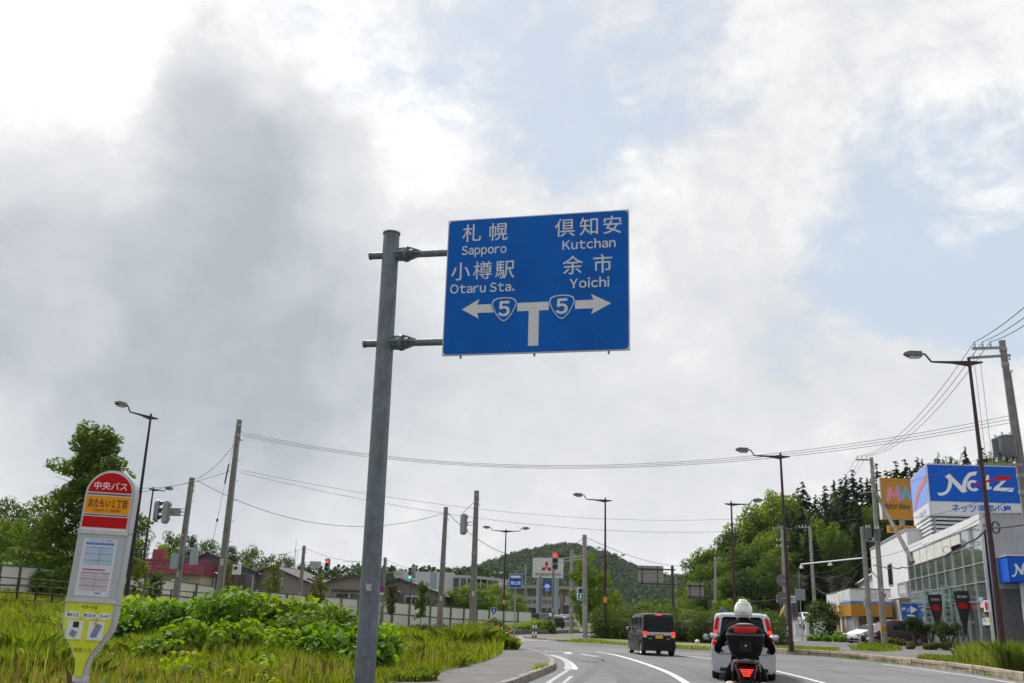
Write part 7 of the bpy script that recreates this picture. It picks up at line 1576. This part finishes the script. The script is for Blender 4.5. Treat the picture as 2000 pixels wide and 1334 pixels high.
blades(17000,fieldarea(10,50,1.0),.3,.62,.009,gm2,'seeding_grass','straw coloured seeding grass scattered through the field',83,zfield,.3)
def patch(cx,cy,rx,ry):
    def f(rg,n):
        a=rg.uniform(0,6.28,n); q=np.sqrt(rg.random(n)); return np.stack([cx+np.cos(a)*q*rx,cy+np.sin(a)*q*ry],1)
    return f
def tuft(label,pxx,pyy,dep,rx,n,h_,m=gm3,w_=.014,z=None,name='grass_tuft',lean=.9):
    p=D(pxx,pyy,dep); zz=zfield(p.x,p.y) if z is None else z
    return blades(int(n*2.2),patch(p.x,p.y,rx,rx*.8),h_*.6,h_,w_,m,name,label,int(pxx)+int(pyy),lambda x,y:zz,lean)
tuft('big bright grass tussock at the bottom left corner',42,1270,17,1.4,3600,.6,w_=.010); tuft('bright grass clump left of the bus stop foot',10,1225,22,1.5,2400,.65,w_=.011)
tuft('arching reed grass before the knotweed',565,1275,21,1.3,2400,.8); tuft('green reed clump right of the sign post',868,1250,40,1.5,2200,.9,w_=.02); tuft('second reed clump near the field corner',915,1250,46,1.4,1600,.9,w_=.02); tuft('grass fringe near the overhead sign post foot',800,1300,27,1.6,2400,.55); tuft('grass fringe between sign post and pavement',760,1325,21,1.0,1800,.4); tuft('tall weeds at the field corner by the stop line sign',975,1265,41,.8,1800,.75,w_=.018)
tuft('bright clump behind the bus stop',262,1215,27,1.2,1400,.7); tuft('reed tuft beside the knotweed front',440,1268,20,1.2,1500,.5)
# broad-leaved weeds and docks through the grass
rgw=np.random.default_rng(140); WV={0:[],1:[],2:[]}
for k in range(48):
    y=rgw.uniform(11,40); x=rgw.uniform(-(y*.54+1),fedge(y)-.3); n_=60; C=np.stack([x+rgw.normal(size=n_)*.22,y+rgw.normal(size=n_)*.22,zfield(x,y)+rgw.random(n_)*rgw.uniform(.25,.6)],1); V,F=leafquads(C,rgw.uniform(.08,.16),.5,.8,rgw); WV[k%3].append(V)
for k in range(3):
    V=np.concatenate(WV[k]); o=bpy.data.objects.new('field_weeds',npmesh('field_weeds',V,np.arange(len(V)).reshape(-1,4),[LM['knot2'],LM['tree'],gm3][k])); link(o); tag(o,['yellow-green broad leaved weeds scattered in the grass field','dark green broad leaved weeds scattered in the grass field','bright broad leaved weeds scattered in the grass field'][k],'weeds',kind='stuff')
# yellow and pale flowers in the field corner
def flowers(label,pxx,pyy,dep,rx,n,h_,col,r,seed,name='wild_flowers'):
    rg=np.random.default_rng(seed); p=D(pxx,pyy,dep); mb=MB(); XY=patch(p.x,p.y,rx,rx)(rg,n)
    for x,y in XY:
        z=zfield(x,y)+h_*rg.uniform(.7,1.15); vs=[]
        mb.ell((x,y,z),(r,r,r*.6),6,4)
    o=part(name,mb,col,fix=False); tag(o,label,'flowers',kind='stuff'); return o
flowers('orange-yellow flowers at the grass corner',948,1258,43,1.2,60,.75,mat('petal_orange',(.75,.36,.02),.6),.05,91); flowers('pale clover heads scattered near the sign post',640,1310,19,2.6,90,.32,mat('petal_pink',(.42,.26,.26),.7),.014,92); flowers('white daisies by the pavement edge',850,1290,29,2.2,18,.42,mat('petal_white',(.75,.75,.7),.6),.016,93)
# weeds in kerbs
def strip_area(pts,spread):
    P=[np.array(p[:2]) for p in pts]
    def f(rg,n):
        i=rg.integers(0,len(P)-1,n); t=rg.random(n); A_=np.array(P)[i]; B_=np.array(P)[i+1]; return A_+(B_-A_)*t[:,None]+rg.normal(size=(n,2))*spread
    return f
kw=[tuple(p)[:2] for p in px([(1030,1326),(1045,1318),(1062,1313),(1080,1306)])]
blades(500,strip_area(kw,.05),.08,.25,.02,gm3,'kerb_weeds','weeds growing in the gutter of the left kerb',95,lambda x,y:0.0)
def turfblades(lab,pts,n,h0,h1,m,seed,wd=.02,name='verge_grass'):
    P=px(pts,.15); xs_=[p.x for p in P]; ys_=[p.y for p in P]
    def inside(x,y):
        c=False; j_=len(P)-1
        for i in range(len(P)):
            if (P[i].y>y)!=(P[j_].y>y) and x<(P[j_].x-P[i].x)*(y-P[i].y)/(P[j_].y-P[i].y+1e-9)+P[i].x: c=not c
            j_=i
        return c
    def f(rg,n):
        out=[]
        while len(out)<n:
            x=rg.uniform(min(xs_),max(xs_)); y=rg.uniform(min(ys_),max(ys_))
            if inside(x,y): out.append((x,y))
        return np.array(out)
    return blades(n,f,h0,h1,wd,m,name,lab,seed,lambda x,y:.15)
wild=leafmat('grass_wild',(.05,.095,.010),(.20,.28,.04),.45,.6,.8)
turfblades('tall wild grass on the bank at the right edge',[(1868,1297),(1930,1304.5),(2030,1317),(2100,1308),(2010,1286),(1900,1281)],26000,.35,.85,wild,96,.009)
turfblades('dry straw stalks among the right bank grass',[(1868,1297),(1930,1304.5),(2030,1317),(2100,1308),(2010,1286),(1900,1281)],7000,.35,.85,gm2,131,.008)
turfblades('shorter grass at the left end of the right bank',[(1790,1291),(1868,1298),(1900,1284),(1850,1286)],6000,.12,.3,wild,97,.012)
turfblades('thin grass around the kerbside lamp',[(1513,1267),(1560,1270),(1630,1273),(1640,1268),(1600,1264),(1518,1262.5)],5000,.06,.16,wild,98,.018)
turfblades('grass around the transformer pole foot',[(1660,1270),(1720,1273.5),(1765,1270),(1740,1262),(1680,1261.5)],5000,.1,.35,wild,99,.018)
tuft('tall wild grass hiding the foot of the right street lamp',1990,1306,33.8,.75,1000,.8,m=wild,w_=.010,z=.15,lean=.5)
kw2=[tuple(p)[:2] for p in px([(1640,1285),(1700,1291),(1780,1300),(1900,1315),(2000,1332)])]
blades(420,strip_area(kw2,.1),.06,.2,.025,gm1,'gutter_weeds','sparse weeds along the right kerb gutter',101,lambda x,y:0.0)
turfblades('verge grass on the traffic island edge',[(1100,1253.2),(1185,1257.5),(1320,1266.2),(1400,1269.5),(1400,1266),(1240,1258),(1140,1252)],2600,.08,.2,wild,102,.04)
# ---------- far wooded hill and tree lines
def farwood(name,label,pts,nl,leaf,seed,m,nrm=None):
    C=np.array(pts); V,F=leafquads(C,leaf,.9,.7,np.random.default_rng(seed),.1,nrm=nrm); o=bpy.data.objects.new(name,npmesh(name,V,F,m)); link(o); tag(o,label,'woodland',kind='stuff'); return o
HD=820.0
prof=[(540,1205),(700,1168),(800,1140),(860,1118),(900,1108),(940,1098),(985,1082),(1020,1072),(1060,1062),(1095,1056),(1130,1058),(1165,1067),(1195,1077),(1225,1092),(1250,1108),(1280,1117),(1330,1121),(1400,1126),(1500,1150),(1650,1190)]
def hilltop(x):
    for (a,b),(c,d) in zip(prof[:-1],prof[1:]):
        if a<=x<=c: return b+(d-b)*(x-a)/(c-a)
    return 1200
hx=[560+i*14 for i in range(79)]; mbh=MB(); rows=[(-260,.0),(-190,.22),(-120,.5),(-60,.78),(0,1.0),(70,.82),(160,.4),(260,0)]; vs=[]
ridge=[D(x,hilltop(x)+6,HD) for x in hx]
for dy,f_ in rows:
    for p in ridge: vs.append((p.x*(1+dy/HD*.3),HD+dy,max(-2,p.z*f_-2)))
nh=len(hx); mbh.add(vs,[(r_*nh+i,r_*nh+i+1,(r_+1)*nh+i+1,(r_+1)*nh+i) for r_ in range(len(rows)-1) for i in range(nh-1)])
struct('far_hill',mbh,mat('hill_forest_floor',(.035,.055,.02),.95,var=.4,scale=.02),sm=60)
rg=np.random.default_rng(5); pts=[]; nvs=[]
rowd=[r_[0] for r_ in rows]; rowf=[r_[1] for r_ in rows]
for _ in range(4200):
    i=rg.uniform(0,nh-1.01); k=int(i); p=ridge[k].lerp(ridge[k+1],i-k); dy=rg.uniform(-230,12); f_=np.interp(dy,rowd,rowf)
    c=np.array([p.x*(1+dy/HD*.3),HD+dy,max(-2,p.z*f_-2)]); r=rg.uniform(2.2,4.6); v=rg.normal(size=(70,3)); v/=np.linalg.norm(v,axis=1)[:,None]; v[:,2]=np.abs(v[:,2])*1.1
    pts.append(c+v*r*(.75+.35*rg.random(70))[:,None]); nvs.append(v.copy())
farwood('hill_woodland','wooded cover of the rounded hill beyond the junction',np.concatenate(pts),0,1.7,6,LM['wood'],np.concatenate(nvs))
pts=[]
for _ in range(260):
    x=rg.uniform(580,1010); d_=rg.uniform(240,290); y=1123+rg.uniform(-14,10)-(x>930)*-8; p=D(x,y,d_); r=rg.uniform(1.8,3.2); v=rg.normal(size=(90,3)); v/=np.linalg.norm(v,axis=1)[:,None]
    for zz_ in np.linspace(0,1,3): pts.append(np.array([p.x,p.y,p.z*(1-.5*zz_)-r])+v[int(zz_*2)*30:(int(zz_*2)+1)*30]*r*np.array([1,1,1.3]))
farwood('distant_tree_line','dark line of distant trees behind the office block',np.concatenate(pts),0,1.2,8,LM['dark'])
pts=[]
for _ in range(160):
    x=rg.uniform(1230,1420); d_=rg.uniform(260,330); y=(1186 if x<1320 else 1168)+rg.uniform(-14,12); p=D(x,y,d_); r=rg.uniform(2.0,3.2); v=rg.normal(size=(60,3)); v/=np.linalg.norm(v,axis=1)[:,None]
    pts.append(np.array([p.x,p.y,p.z-r])+v[:30]*r); pts.append(np.array([p.x,p.y,p.z*.45-r*.5])+v[30:]*r*1.2)
farwood('valley_tree_line','trees filling the valley between the far hill and the right wood',np.concatenate(pts),0,1.3,9,LM['tree'])
for lab,v in LABELS.items():
    if len(v)>1 and not all(g_ for _,g_ in v): print('DUPLABEL',lab,v)
# ================================================================== AIR
hz=MB().box((0,440,38),(2700,1760,86))
o=part('haze',hz,[]); o['kind']='stuff'
hm=bpy.data.materials.new('haze_air'); hm.use_nodes=True; t_=hm.node_tree; t_.nodes.clear()
pv_=t_.nodes.new('ShaderNodeVolumePrincipled'); pv_.inputs['Color'].default_value=(.86,.91,.97,1); pv_.inputs['Density'].default_value=.00007; pv_.inputs['Anisotropy'].default_value=.2
oo=t_.nodes.new('ShaderNodeOutputMaterial'); t_.links.new(pv_.outputs[0],oo.inputs['Volume']); o.data.materials.append(hm)
tag(o,'thin pale summer haze over the whole scene','haze',kind='stuff')
